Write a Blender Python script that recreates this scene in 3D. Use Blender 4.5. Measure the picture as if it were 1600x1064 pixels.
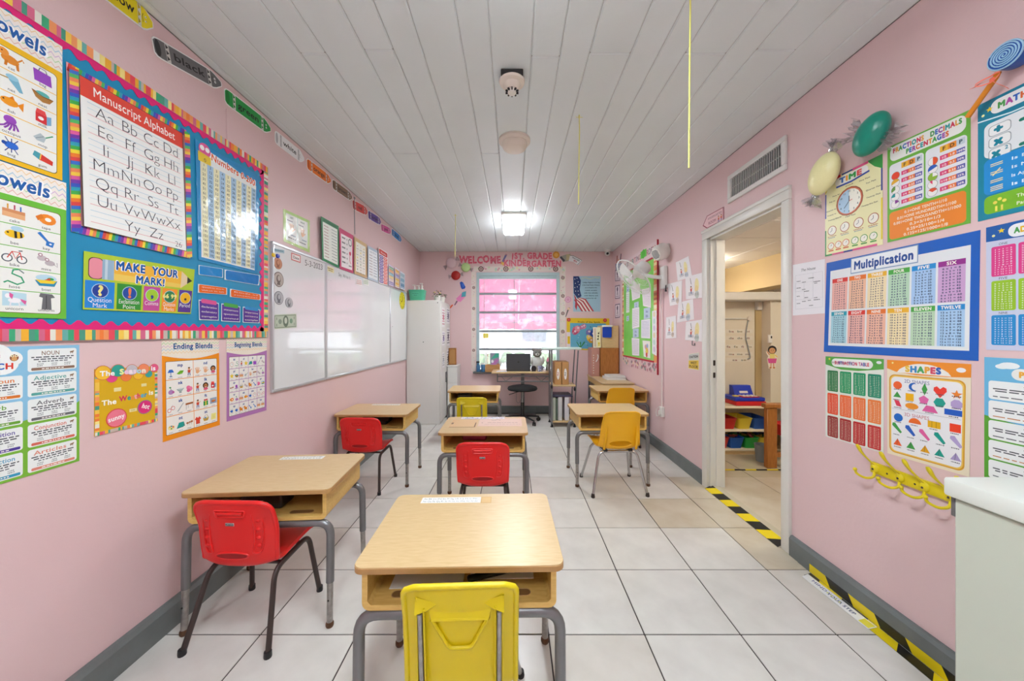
import bpy, bmesh, math, random
from mathutils import Vector, Matrix
random.seed(11)
for _o in list(bpy.data.objects):
    bpy.data.objects.remove(_o)
SC = bpy.context.scene
COL = SC.collection
PI = math.pi

# ------------------------------------------------------------------ camera, world, sun, exposure
F, PX, PY, CH = 547.0, 801.0, 521.0, 1.27          # focal length in pixels (1600 wide), principal point, eye height
XL, XR, YB, YN, ZC = -1.49, 1.605, 5.6, -1.9, 2.58  # room: left, right, far wall, wall behind the camera, ceiling
cd = bpy.data.cameras.new('camera'); cam = bpy.data.objects.new('camera', cd); COL.objects.link(cam)
cd.sensor_width = 36.0; cd.lens = 36.0 * F / 1600.0
cd.shift_x = -(PX - 800.0) / 1600.0; cd.shift_y = (PY - 532.0) / 1600.0
cd.clip_start = 0.02; cd.clip_end = 200
cam.location = (0, 0, CH); cam.rotation_euler = (PI / 2, 0, 0)
SC.camera = cam
SC.view_settings.view_transform = 'Standard'; SC.view_settings.look = 'None'
SC.view_settings.gamma = 1.0; SC.view_settings.use_curve_mapping = False
SC.view_settings.exposure = 1.0
W = bpy.data.worlds.new('sky'); SC.world = W; W.use_nodes = True
_n = W.node_tree.nodes; _bg = _n['Background']
_sky = _n.new('ShaderNodeTexSky'); _sky.sky_type = 'NISHITA'; _sky.sun_disc = False
_sky.sun_elevation = math.radians(48); _sky.sun_rotation = math.radians(150); _sky.air_density = 1.2; _sky.dust_density = 2.5
W.node_tree.links.new(_sky.outputs[0], _bg.inputs[0]); _bg.inputs[1].default_value = 0.5
_sd = bpy.data.lights.new('sun', 'SUN'); _sd.energy = 4.0; _sd.angle = math.radians(1.0); _sd.color = (1.0, 0.95, 0.87)
_so = bpy.data.objects.new('sun', _sd); COL.objects.link(_so); _so.location = (2, 9, 8)
_so.rotation_euler = (math.radians(-38), math.radians(12), 0)
LAMP, LAMP_FAR = 38.0, 38.0          # radiance of the ceiling lamp diffusers: added fill lamps overhead and behind, far one in view

# ------------------------------------------------------------------ helpers: colour, materials
def lin(c):
    if isinstance(c, str):
        c = tuple(int(c[i:i + 2], 16) for i in (0, 2, 4))
    out = []
    for v in c[:3]:
        v = v / 255.0
        out.append(v / 12.92 if v <= 0.04045 else ((v + 0.055) / 1.055) ** 2.4)
    return tuple(out) + (1.0,)

MATS = {}
def mat(name, col=(200, 200, 200), rough=0.5, metal=0.0, var=0.0, vscale=6.0, bump=0.0, bscale=80.0, coat=0.0,
        col2=None, stretch=None, emit=None, estr=0.0, spec=0.5):
    if name in MATS:
        return MATS[name]
    m = bpy.data.materials.new(name); m.use_nodes = True
    nt = m.node_tree; n = nt.nodes; l = nt.links; b = n['Principled BSDF']
    b.inputs['Base Color'].default_value = lin(col); b.inputs['Roughness'].default_value = rough
    b.inputs['Metallic'].default_value = metal; b.inputs['Coat Weight'].default_value = coat
    b.inputs['Specular IOR Level'].default_value = spec
    b.inputs['Coat Roughness'].default_value = 0.12
    if emit is not None:
        b.inputs['Emission Color'].default_value = lin(emit); b.inputs['Emission Strength'].default_value = estr
    if var > 0 or bump > 0:
        tc = n.new('ShaderNodeTexCoord'); mp = n.new('ShaderNodeMapping'); l.new(tc.outputs['Object'], mp.inputs[0])
        if stretch:
            mp.inputs['Scale'].default_value = stretch
    if var > 0:
        nz = n.new('ShaderNodeTexNoise'); nz.inputs['Scale'].default_value = vscale; nz.inputs['Detail'].default_value = 6
        l.new(mp.outputs[0], nz.inputs['Vector'])
        mr = n.new('ShaderNodeMapRange'); mr.inputs[1].default_value = 0.3; mr.inputs[2].default_value = 0.7
        l.new(nz.outputs['Fac'], mr.inputs[0])
        mx = n.new('ShaderNodeMix'); mx.data_type = 'RGBA'
        a = lin(col); c2 = lin(col2) if col2 else tuple(v * (1 - var) for v in a[:3]) + (1,)
        mx.inputs[6].default_value = a; mx.inputs[7].default_value = c2
        l.new(mr.outputs[0], mx.inputs[0]); l.new(mx.outputs[2], b.inputs['Base Color'])
    if bump > 0:
        nb = n.new('ShaderNodeTexNoise'); nb.inputs['Scale'].default_value = bscale; nb.inputs['Detail'].default_value = 4
        l.new(mp.outputs[0], nb.inputs['Vector'])
        bp = n.new('ShaderNodeBump'); bp.inputs['Strength'].default_value = bump; bp.inputs['Distance'].default_value = 0.01
        l.new(nb.outputs['Fac'], bp.inputs['Height']); l.new(bp.outputs[0], b.inputs['Normal'])
    MATS[name] = m
    return m

def print_mat(name, rough, bump, bscale=9.0, coat=0.0):
    m = bpy.data.materials.new(name); m.use_nodes = True
    n = m.node_tree.nodes; l = m.node_tree.links; b = n['Principled BSDF']
    at = n.new('ShaderNodeVertexColor'); at.layer_name = 'ink'; l.new(at.outputs[0], b.inputs['Base Color'])
    b.inputs['Roughness'].default_value = rough; b.inputs['Coat Weight'].default_value = coat; b.inputs['Coat Roughness'].default_value = 0.08
    if bump > 0:
        tc = n.new('ShaderNodeTexCoord'); nb = n.new('ShaderNodeTexNoise'); nb.inputs['Scale'].default_value = bscale
        nb.inputs['Detail'].default_value = 2.5; l.new(tc.outputs['Object'], nb.inputs['Vector'])
        bp = n.new('ShaderNodeBump'); bp.inputs['Strength'].default_value = bump; bp.inputs['Distance'].default_value = 0.02
        l.new(nb.outputs['Fac'], bp.inputs['Height']); l.new(bp.outputs[0], b.inputs['Normal'])
    MATS[name] = m
    return m
print_mat('print_paper', 0.55, 0.0)
print_mat('print_gloss', 0.32, 0.12, 7.0)
print_mat('print_laminate', 0.2, 0.35, 11.0, coat=0.25)

# ------------------------------------------------------------------ helpers: meshes
class MB:
    def __init__(s):
        s.v = []; s.f = []
    def add(s, vs, fs, M=None):
        o = len(s.v)
        if M is None:
            s.v += [tuple(p) for p in vs]
        else:
            s.v += [tuple(M @ Vector(p)) for p in vs]
        s.f += [tuple(i + o for i in q) for q in fs]
        return s
    def box(s, x0, y0, z0, x1, y1, z1, M=None):
        vs = [(x0, y0, z0), (x1, y0, z0), (x1, y1, z0), (x0, y1, z0), (x0, y0, z1), (x1, y0, z1), (x1, y1, z1), (x0, y1, z1)]
        return s.add(vs, [(0, 3, 2, 1), (4, 5, 6, 7), (0, 1, 5, 4), (1, 2, 6, 5), (2, 3, 7, 6), (3, 0, 4, 7)], M)
    def rbox(s, x0, y0, z0, x1, y1, z1, r, seg=2, M=None):
        bm = bmesh.new(); bmesh.ops.create_cube(bm, size=1.0)
        for v in bm.verts:
            v.co = Vector(((x0 + x1) / 2 + v.co.x * (x1 - x0), (y0 + y1) / 2 + v.co.y * (y1 - y0), (z0 + z1) / 2 + v.co.z * (z1 - z0)))
        bmesh.ops.bevel(bm, geom=list(bm.edges), offset=r, segments=seg, profile=0.5, affect='EDGES')
        bm.verts.index_update()
        s.add([v.co[:] for v in bm.verts], [[v.index for v in f.verts] for f in bm.faces], M); bm.free()
        return s
    def cyl(s, p0, p1, r0, r1=None, n=14, caps=True):
        return s.tube([p0, p1], r0, n, caps, r1=r1)
    def tube(s, pts, r, n=10, caps=True, r1=None, flat=1.0):
        pts = [Vector(p) for p in pts]; m = len(pts); o = len(s.v)
        t = [(pts[min(i + 1, m - 1)] - pts[max(i - 1, 0)]).normalized() for i in range(m)]
        up = Vector((0, 0, 1)) if abs(t[0].z) < 0.9 else Vector((1, 0, 0))
        a = t[0].cross(up).normalized()
        for i in range(m):
            if i:
                a = (a - t[i] * a.dot(t[i])).normalized()
            b = t[i].cross(a)
            rr = r[i] if isinstance(r, (list, tuple)) else (r if r1 is None else r + (r1 - r) * i / (m - 1))
            for k in range(n):
                th = 2 * PI * k / n
                s.v.append(tuple(pts[i] + a * (rr * math.cos(th)) + b * (rr * flat * math.sin(th))))
        for i in range(m - 1):
            for k in range(n):
                k2 = (k + 1) % n
                s.f.append((o + i * n + k, o + i * n + k2, o + (i + 1) * n + k2, o + (i + 1) * n + k))
        if caps:
            s.f.append(tuple(o + k for k in range(n))[::-1]); s.f.append(tuple(o + (m - 1) * n + k for k in range(n)))
        return s
    def lathe(s, prof, n=20, M=None):
        vs, fs = [], []
        for (r, z) in prof:
            for k in range(n):
                th = 2 * PI * k / n; vs.append((r * math.cos(th), r * math.sin(th), z))
        for i in range(len(prof) - 1):
            for k in range(n):
                k2 = (k + 1) % n
                fs.append((i * n + k, i * n + k2, (i + 1) * n + k2, (i + 1) * n + k))
        if prof[0][0] > 1e-6: fs.append(tuple(range(n))[::-1])
        if prof[-1][0] > 1e-6: fs.append(tuple((len(prof) - 1) * n + k for k in range(n)))
        return s.add(vs, fs, M)
    def prism(s, poly, z0, z1, M=None):
        n = len(poly); vs = [(p[0], p[1], z0) for p in poly] + [(p[0], p[1], z1) for p in poly]
        fs = [tuple(range(n))[::-1], tuple(range(n, 2 * n))] + [(i, (i + 1) % n, n + (i + 1) % n, n + i) for i in range(n)]
        return s.add(vs, fs, M)
    def ell(s, c, rx, ry, rz, nu=16, nv=10, M=None):
        prof = [(max(math.sin(PI * i / nv), 1e-7), -math.cos(PI * i / nv)) for i in range(nv + 1)]
        T = Matrix.Translation(Vector(c)) @ Matrix.Diagonal((rx, ry, rz, 1))
        return s.lathe(prof, nu, (M @ T) if M is not None else T)
    def shell(s, rows, t, skip=None):
        """rows: grid of points; closed double-sided sheet of thickness t; skip(i, j): cell left open"""
        m, n = len(rows), len(rows[0]); P = [[Vector(p) for p in r] for r in rows]; o = len(s.v)
        N = [[None] * n for _ in range(m)]
        for i in range(m):
            for j in range(n):
                du = P[i][min(j + 1, n - 1)] - P[i][max(j - 1, 0)]; dv = P[min(i + 1, m - 1)][j] - P[max(i - 1, 0)][j]
                N[i][j] = du.cross(dv).normalized()
        for sgn in (0.5, -0.5):
            for i in range(m):
                for j in range(n):
                    s.v.append(tuple(P[i][j] + N[i][j] * (t * sgn)))
        A = lambda i, j: o + i * n + j
        B = lambda i, j: o + m * n + i * n + j
        cells = {(i, j) for i in range(m - 1) for j in range(n - 1) if not (skip and skip(i, j))}
        for (i, j) in cells:
            s.f.append((A(i, j), A(i, j + 1), A(i + 1, j + 1), A(i + 1, j)))
            s.f.append((B(i, j), B(i + 1, j), B(i + 1, j + 1), B(i, j + 1)))
            for (di, dj, p, q) in ((-1, 0, (i, j), (i, j + 1)), (1, 0, (i + 1, j), (i + 1, j + 1)), (0, -1, (i, j), (i + 1, j)), (0, 1, (i, j + 1), (i + 1, j + 1))):
                if (i + di, j + dj) not in cells:
                    s.f.append((A(*p), A(*q), B(*q), B(*p)))
        return s
    def mesh(s, name, m, smooth=None):
        me = bpy.data.meshes.new(name); me.from_pydata(s.v, [], s.f)
        bm = bmesh.new(); bm.from_mesh(me)
        bmesh.ops.remove_doubles(bm, verts=bm.verts, dist=1e-6)
        bmesh.ops.recalc_face_normals(bm, faces=bm.faces); bm.to_mesh(me); bm.free()
        if smooth:
            for p in me.polygons: p.use_smooth = True
            me.set_sharp_from_angle(angle=math.radians(smooth))
        me.materials.append(MATS[m] if isinstance(m, str) else m)
        return me
    def build(s, name, m, parent=None, smooth=40, label=None, loc=None, rot=None):
        o = bpy.data.objects.new(name, s.mesh(name, m, smooth)); COL.objects.link(o)
        if parent is not None: o.parent = parent
        if label: o['label'] = label
        if loc is not None: o.location = loc
        if rot is not None: o.rotation_euler = rot
        return o

def tag(o, label, cat, group=None):
    o['label'] = label; o['category'] = cat
    if group: o['group'] = group
    return o
def thing(name, label, cat, loc=(0, 0, 0), rz=0.0, group=None, rot=None):
    o = bpy.data.objects.new(name, None); COL.objects.link(o); o.empty_display_size = 0.05
    o.location = loc; o.rotation_euler = rot if rot is not None else (0, 0, rz)
    return tag(o, label, cat, group)
def struct(o):
    o['kind'] = 'structure'
    return o
def copy_tree(o, parent=None):
    c = o.copy(); COL.objects.link(c)
    if parent is not None: c.parent = parent
    for ch in list(o.children): copy_tree(ch, c)
    return c
def dup(o, loc, rz, label):
    c = copy_tree(o); c.location = loc; c.rotation_euler = (0, 0, rz); c['label'] = label
    return c
def bez(p0, p1, p2, n=8):
    p0, p1, p2 = Vector(p0), Vector(p1), Vector(p2)
    return [p0 * (1 - t) ** 2 + p1 * 2 * t * (1 - t) + p2 * t * t for t in [i / n for i in range(n + 1)]]
def rrect_pts(x0, y0, x1, y1, r, n=5):
    out = []
    for (cx, cy, a0) in ((x1 - r, y1 - r, 0), (x0 + r, y1 - r, 90), (x0 + r, y0 + r, 180), (x1 - r, y0 + r, 270)):
        for i in range(n + 1):
            a = math.radians(a0 + 90 * i / n); out.append((cx + r * math.cos(a), cy + r * math.sin(a)))
    return out
def bend(pts, r, n=5):
    """round the corners of a polyline with radius r"""
    pts = [Vector(p) for p in pts]; out = [pts[0]]
    for i in range(1, len(pts) - 1):
        a = (pts[i - 1] - pts[i]); b = (pts[i + 1] - pts[i]); ra = min(r, a.length * 0.49, b.length * 0.49)
        out += bez(pts[i] + a.normalized() * ra, pts[i], pts[i] + b.normalized() * ra, n)
    return out + [pts[-1]]

# a photograph pixel on a known plane of the room -> the point in the room
def L(px, py, off=0.0):
    x = XL + off; d = x * F / (px - PX); return Vector((x, d, CH - (py - PY) * d / F))
def R(px, py, off=0.0):
    x = XR - off; d = x * F / (px - PX); return Vector((x, d, CH - (py - PY) * d / F))
def Dp(px, py, d):
    return Vector(((px - PX) * d / F, d, CH - (py - PY) * d / F))
def B(px, py, off=0.0):
    return Dp(px, py, YB - off)
NRM = {'L': Vector((1, 0, 0)), 'R': Vector((-1, 0, 0)), 'B': Vector((0, -1, 0)), 'F': Vector((0, 0, 1))}

# ------------------------------------------------------------------ helpers: flat print (lettering and pictures on sheets)
GL = {}
def glyph(ch, w=0.0, res=1):
    k = (ch, w, res)
    if k not in GL:
        def g(st, ww):
            cu = bpy.data.curves.new('glyph', 'FONT'); cu.body = st; cu.resolution_u = res; cu.offset = ww
            cu.dimensions = '2D'; cu.fill_mode = 'BOTH'
            ob = bpy.data.objects.new('glyph', cu); me = bpy.data.meshes.new_from_object(ob)
            vs = [(v.co.x, v.co.y) for v in me.vertices]; fs = [tuple(p.vertices) for p in me.polygons]
            bpy.data.objects.remove(ob); bpy.data.curves.remove(cu); bpy.data.meshes.remove(me)
            return vs, fs
        vs, fs = g(ch, w) if ch != ' ' else ([], [])
        adv = max(p[0] for p in g(ch + 'I', 0)[0]) - max(p[0] for p in g('I', 0)[0])
        GL[k] = (vs, fs, adv + w * 1.2)
    return GL[k]

class Sheet:
    """percent coordinates (0-100 across, 0-100 up); W, H in metres keep circles round and letters upright"""
    def __init__(s, W, H, base='FFFFFF', out=None):
        s.W, s.H, s.base = W, H, base; s.items = []; s.out = out or [(0, 0), (100, 0), (100, 100), (0, 100)]
    def _push(s, vs, fs, col, hs=None):
        x0 = min(p[0] for p in vs); x1 = max(p[0] for p in vs); y0 = min(p[1] for p in vs); y1 = max(p[1] for p in vs)
        lv = 1
        for it in s.items:
            b = it[3]
            if b[0] < x1 and b[1] > x0 and b[2] < y1 and b[3] > y0 and it[4] >= lv: lv = it[4] + 1
        s.items.append((vs, fs, lin(col), (x0, x1, y0, y1), lv, hs))
    def poly(s, pts, col):
        s._push(list(pts), [tuple(range(len(pts)))], col)
    def rect(s, x0, y0, x1, y1, col):
        s.poly([(x0, y0), (x1, y0), (x1, y1), (x0, y1)], col)
    def rrect(s, x0, y0, x1, y1, r, col):
        k = s.W / s.H
        s.poly([(p[0], y0 + (p[1] - y0 / k) * k) for p in rrect_pts(x0, y0 / k, x1, y1 / k, r)], col)
    def ell(s, cx, cy, r, col, ry=None, n=18, a0=0, a1=360):
        k = s.W / s.H; ry = r if ry is None else ry
        full = a1 - a0 >= 360; m = n if full else n + 1
        pts = [(cx + r * math.cos(math.radians(a0 + (a1 - a0) * i / n)), cy + k * ry * math.sin(math.radians(a0 + (a1 - a0) * i / n))) for i in range(m)]
        if not full and a1 - a0 != 180: pts.append((cx, cy))
        s.poly(pts, col)
    def ring(s, cx, cy, r, w, col, fill=None, ry=None, n=20):
        s.ell(cx, cy, r, col, ry, n)
        s.ell(cx, cy, r - w, fill or s.base, None if ry is None else ry - w, n)
    def line(s, pts, w, col):
        k = s.W / s.H; q = [Vector((p[0], p[1] / k)) for p in pts]; vs, fs = [], []
        for i in range(len(q)):
            t = (q[min(i + 1, len(q) - 1)] - q[max(i - 1, 0)]); t = t.normalized() if t.length > 1e-9 else Vector((1, 0))
            nn = Vector((-t.y, t.x)) * (w / 2)
            for e in (q[i] + nn, q[i] - nn): vs.append((e.x, e.y * k))
        for i in range(len(q) - 1): fs.append((2 * i, 2 * i + 1, 2 * i + 3, 2 * i + 2))
        s._push(vs, fs, col)
    def text(s, st, x, y, size, col, al='c', bold=0.0, rot=0.0, res=None, width=None, slant=0.0):
        """size: cap height in percent of H; width: squeeze to that many percent of W"""
        vs, fs, hs, pen = [], [], [], 0.0; cols = None
        if res is None: res = 4 if size * s.H > 1.4 else (2 if size * s.H > 0.55 else 1)
        if isinstance(col, (list, tuple)) and col and isinstance(col[0], str): cols = col
        sy = size / 0.686; sx = sy * s.H / s.W
        gw = bold if bold < 0 else 0.0; xb = max(bold, 0.0)
        tot = sum(glyph(c, gw, res)[2] + xb * 1.2 for c in st)
        if width is not None: sx = width / max(tot, 1e-6)
        nr = 0 if xb <= 0 else (2 if size * s.H < 0.5 else (6 if xb < 0.06 else 10))      # heavier strokes: the letter set several times, a hair apart
        ring = [(0.0, 0.0)] + [(xb * math.cos(2 * PI * q / nr), xb * math.sin(2 * PI * q / nr)) for q in range(nr)]
        if nr == 2: ring = [(-xb, 0.0), (xb, 0.0)]
        off = {'l': 0, 'c': -tot * sx / 2, 'r': -tot * sx}[al]
        ca, sa = math.cos(math.radians(rot)), math.sin(math.radians(rot)); k = s.W / s.H; ci = 0
        for c in st:
            gv, gf, adv = glyph(c, gw, res)
            P, G, Hs = [], [], []
            for qi, (ox, oy) in enumerate(ring if gv else []):
                Hs += [qi * 0.000015] * len(gv); o = len(P); G += [tuple(i + o for i in f) for f in gf]
                for p in gv:
                    lx = off + (pen + p[0] + ox + xb * 0.6 + slant * p[1]) * sx; ly = (p[1] + oy) * sy
                    P.append((x + lx * ca - ly / k * sa, y + (lx * sa) * k + ly * ca))
            if cols and P:
                s._push(P, G, cols[ci % len(cols)], Hs); ci += 1
            elif P:
                o = len(vs); vs += P; hs += Hs; fs += [tuple(i + o for i in f) for f in G]
            pen += adv + xb * 1.2
        if vs: s._push(vs, fs, col, hs)
    def scrawl(s, x0, x1, y, h, col, seed=0, al='c'):
        """a line of print too small to read: word-long bars"""
        rg = random.Random(seed * 977 + int(y * 31) + int(x0 * 7)); x = x0; vs, fs = [], []
        while x < x1 - 1:
            w = min(rg.uniform(0.05, 0.16) * (x1 - x0), x1 - x); o = len(vs)
            vs += [(x, y), (x + w, y), (x + w, y + h), (x, y + h)]; fs.append((o, o + 1, o + 2, o + 3)); x += w + 0.02 * (x1 - x0) + 0.4
        if vs: s._push(vs, fs, col)
    def build(s, name, P, n, m='print_paper', thick=0.0012, parent=None, step=0.0002, sink=0.0):
        """P: lower-left, lower-right, upper-right, upper-left in the room; n: outward normal"""
        P = [Vector(p) for p in P]; c = sum(P, Vector()) / 4 - n * sink
        def pt(u, v, h):
            u /= 100.0; v /= 100.0
            q = P[0] * (1 - u) * (1 - v) + P[1] * u * (1 - v) + P[2] * u * v + P[3] * (1 - u) * v
            return q - c + n * h
        vs, fs, cs = [], [], []
        k = len(s.out); bc = lin(s.base)
        vs += [pt(p[0], p[1], 0) for p in s.out] + [pt(p[0], p[1], thick) for p in s.out]
        fs.append(tuple(range(k))[::-1]); fs.append(tuple(range(k, 2 * k)))
        fs += [(i, (i + 1) % k, k + (i + 1) % k, k + i) for i in range(k)]; cs += [bc] * len(fs)
        for (iv, fi, col, bb, lv, hs) in s.items:
            o = len(vs); vs += [pt(p[0], p[1], thick + lv * step + (hs[q] if hs else 0.0)) for q, p in enumerate(iv)]
            for f in fi: fs.append(tuple(i + o for i in f)); cs.append(col)
        me = bpy.data.meshes.new(name); me.from_pydata(vs, [], fs)
        at = me.color_attributes.new('ink', 'FLOAT_COLOR', 'CORNER'); data = []
        for p in me.polygons: data += list(cs[p.index]) * p.loop_total
        at.data.foreach_set('color', data)
        me.materials.append(MATS[m]); o = bpy.data.objects.new(name, me); COL.objects.link(o); o.location = c
        if parent is not None: o.parent = parent
        return o

def wsheet(wall, tl, tr, br, bl, base='FFFFFF', off=0.0, out=None):
    fn = {'L': L, 'R': R, 'B': B}[wall]
    P = [fn(*bl, off), fn(*br, off), fn(*tr, off), fn(*tl, off)]
    s = Sheet(((P[1] - P[0]).length + (P[2] - P[3]).length) / 2, ((P[3] - P[0]).length + (P[2] - P[1]).length) / 2, base, out)
    s.P = P; s.n = NRM[wall]
    return s
def finish(s, name, label, cat='poster', group=None, m='print_paper', thick=0.0012, **k):
    return tag(s.build(name, s.P, s.n, m, thick, **k), label, cat, group)

# ------------------------------------------------------------------ materials of the place
mat('wall_pink', (227, 196, 197), 0.42, var=0.03, vscale=1.6, bump=0.08, bscale=55)
mat('wall_cream', (232, 224, 205), 0.6, var=0.05, vscale=2)
mat('tan_paint', (190, 168, 122), 0.6)
mat('ceiling_paint', (226, 234, 235), 0.32, var=0.05, vscale=2.5, bump=0.10, bscale=30)
mat('ceiling_gap', (176, 176, 174), 0.6)
mat('trim_white', (228, 226, 219), 0.35, var=0.05, vscale=5)
mat('base_grey', (112, 118, 118), 0.45, var=0.18, vscale=9, bump=0.1, bscale=40)
mat('grout', (60, 52, 50), 0.8)
mat('tile_white', (218, 216, 211), 0.28, var=0.10, vscale=7, bump=0.06, bscale=30, col2=(204, 201, 196))
mat('tile_warm', (214, 209, 202), 0.28, var=0.12, vscale=6, bump=0.06, bscale=30, col2=(200, 195, 187))
mat('tile_beige', (206, 198, 182), 0.32, var=0.18, vscale=6, bump=0.06, bscale=30, col2=(192, 180, 158))
mat('tile_back', (196, 186, 160), 0.35, var=0.15, vscale=5)
mat('window_blue', (178, 200, 205), 0.4, var=0.08, vscale=8)
mat('white_plastic', (236, 233, 226), 0.35)
mat('ivory_plastic', (230, 221, 208), 0.4)
mat('dark_gap', (40, 38, 38), 0.7)
mat('chrome', (196, 196, 198), 0.22, 1.0)
mat('steel_grey', (128, 128, 130), 0.35, 0.55, var=0.1, vscale=20)
mat('worn_chrome', (176, 172, 168), 0.35, 0.85, var=0.3, vscale=60)
mat('rusty_foot', (112, 80, 58), 0.5, 0.5, var=0.4, vscale=60)
mat('brown_metal', (66, 55, 52), 0.42, 0.3)
mat('black_plastic', (26, 26, 28), 0.45)
mat('black_rubber', (20, 20, 21), 0.75)
mat('red_plastic', (226, 30, 30), 0.34, bump=0.05, bscale=400)
mat('lemon_plastic', (224, 202, 14), 0.38, bump=0.04, bscale=300)
mat('amber_plastic', (240, 178, 18), 0.36, bump=0.04, bscale=300)
mat('desk_top', (216, 187, 142), 0.34, var=0.16, vscale=5, stretch=(4, 26, 4), col2=(206, 174, 125), spec=0.5)
mat('desk_edge', (186, 143, 88), 0.45, var=0.15, vscale=30)
mat('desk_ply', (230, 194, 116), 0.42, var=0.16, vscale=8, stretch=(3, 14, 14), col2=(214, 172, 90))
mat('oak', (186, 122, 58), 0.45, var=0.3, vscale=6, stretch=(14, 14, 2), col2=(160, 98, 42))
mat('light_wood', (222, 190, 138), 0.45, var=0.15, vscale=6, stretch=(3, 20, 20))
mat('cardboard', (190, 142, 88), 0.75, var=0.08, vscale=10)
mat('cabinet_white', (228, 226, 222), 0.4, var=0.03, vscale=3)
mat('cabinet_green', (200, 205, 190), 0.4, var=0.04, vscale=4)
mat('cabinet_top', (226, 230, 222), 0.3)
mat('whiteboard', (236, 238, 240), 0.2, var=0.03, vscale=4, coat=1.0)
MATS['whiteboard'].node_tree.nodes['Principled BSDF'].inputs['Coat Roughness'].default_value = 0.03
mat('aluminium', (206, 208, 212), 0.35, 0.6)
mat('fill_lamp_glow', (255, 255, 255), 0.5, emit=(238, 250, 255), estr=LAMP)
mat('lamp_glow_far', (255, 255, 255), 0.5, emit=(244, 250, 255), estr=LAMP_FAR)
mat('lamp_side', (255, 255, 255), 0.5, emit=(244, 250, 255), estr=4.8)
mat('paper_white', (236, 236, 234), 0.6)
mat('string_yellow', (226, 222, 120), 0.7)
mat('foil_clear', (240, 240, 240), 0.1)
mat('leaf_green', (70, 105, 40), 0.55, var=0.4, vscale=30)
def translucent(name, col, tr):
    m = bpy.data.materials.new(name); m.use_nodes = True; n = m.node_tree.nodes; l = m.node_tree.links
    n.remove(n['Principled BSDF']); d = n.new('ShaderNodeBsdfDiffuse'); t = n.new('ShaderNodeBsdfTranslucent'); mx = n.new('ShaderNodeMixShader')
    d.inputs[0].default_value = lin(col); t.inputs[0].default_value = lin(col); mx.inputs[0].default_value = tr
    l.new(d.outputs[0], mx.inputs[1]); l.new(t.outputs[0], mx.inputs[2]); l.new(mx.outputs[0], n['Material Output'].inputs[0]); MATS[name] = m
translucent('awning_red', (222, 160, 178), 0.62)
def clear(name, tint, gloss, rough=0.05, haze=0.0, hscale=30.0, milk='ShaderNodeBsdfTranslucent'):
    """clear sheet: mostly transparent, a share of mirror gloss, a share of milky haze in patches"""
    m = bpy.data.materials.new(name); m.use_nodes = True; n = m.node_tree.nodes; l = m.node_tree.links
    n.remove(n['Principled BSDF']); a = n.new('ShaderNodeBsdfTransparent'); g = n.new('ShaderNodeBsdfGlossy'); mx = n.new('ShaderNodeMixShader')
    a.inputs[0].default_value = lin(tint); g.inputs['Roughness'].default_value = rough; mx.inputs[0].default_value = gloss
    l.new(a.outputs[0], mx.inputs[1]); l.new(g.outputs[0], mx.inputs[2]); out = mx.outputs[0]
    if haze > 0:
        tc = n.new('ShaderNodeTexCoord'); nz = n.new('ShaderNodeTexNoise'); nz.inputs['Scale'].default_value = hscale; nz.inputs['Detail'].default_value = 5
        l.new(tc.outputs['Object'], nz.inputs['Vector']); mr = n.new('ShaderNodeMapRange'); mr.inputs[1].default_value = 0.5; mr.inputs[2].default_value = 0.75
        mr.inputs[3].default_value = haze * 0.25; mr.inputs[4].default_value = haze; l.new(nz.outputs['Fac'], mr.inputs[0])
        t = n.new(milk); t.inputs[0].default_value = (0.95, 0.95, 0.97, 1); m2 = n.new('ShaderNodeMixShader')
        l.new(mr.outputs[0], m2.inputs[0]); l.new(out, m2.inputs[1]); l.new(t.outputs[0], m2.inputs[2]); out = m2.outputs[0]
    l.new(out, n['Material Output'].inputs[0]); MATS[name] = m
clear('window_glass', (246, 250, 252), 0.06, 0.03, haze=0.42, hscale=7)
clear('cellophane', (252, 252, 253), 0.24, 0.1, haze=0.12, hscale=60, milk='ShaderNodeBsdfDiffuse')
clear('glass_shelf', (196, 226, 216), 0.12, 0.03)

# ------------------------------------------------------------------ floor, ceiling, walls
TS = 0.4054; GX = 0.557 - 5 * TS; GY = 1.478 - 9 * TS
fl = struct(MB().box(XL - 0.05, YN, -0.06, XR + 0.13, YB, -0.003).build('floor', 'grout', smooth=None))
tm = {}
for mname in ('tile_white', 'tile_warm', 'tile_beige'):
    h = TS / 2 - 0.0028
    tm[mname] = MB().rbox(-h, -h, -0.012, h, h, 0.0, 0.0015, 1).mesh('tile', mname, None)
i = 0
for a in range(-1, 9):
    for b in range(-1, 19):
        x0, y0 = GX + a * TS, GY + b * TS; cx, cy = x0 + TS / 2, y0 + TS / 2
        if x0 + TS < XL + 0.02 or x0 > XR or y0 + TS < YN + 0.02 or y0 > YB - 0.02: continue
        key = 'tile_beige' if (cx > 1.3 and 1.75 < cy < 3.2) or (cx > 1.1 and 2.2 < cy < 2.7) else ('tile_warm' if random.random() < 0.22 else 'tile_white')
        cut = x0 < XL or x0 + TS > XR or y0 < YN or y0 + TS > YB
        if cut:
            g = 0.0028; o = MB().rbox(max(x0 + g, XL - 0.03), max(y0 + g, YN), -0.012, min(x0 + TS - g, XR + 0.02), min(y0 + TS - g, YB), 0.0, 0.0015, 1).build('tile', key, fl, None)
        else:
            o = bpy.data.objects.new('tile', tm[key]); COL.objects.link(o); o.parent = fl; o.location = (cx, cy, 0)
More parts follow.
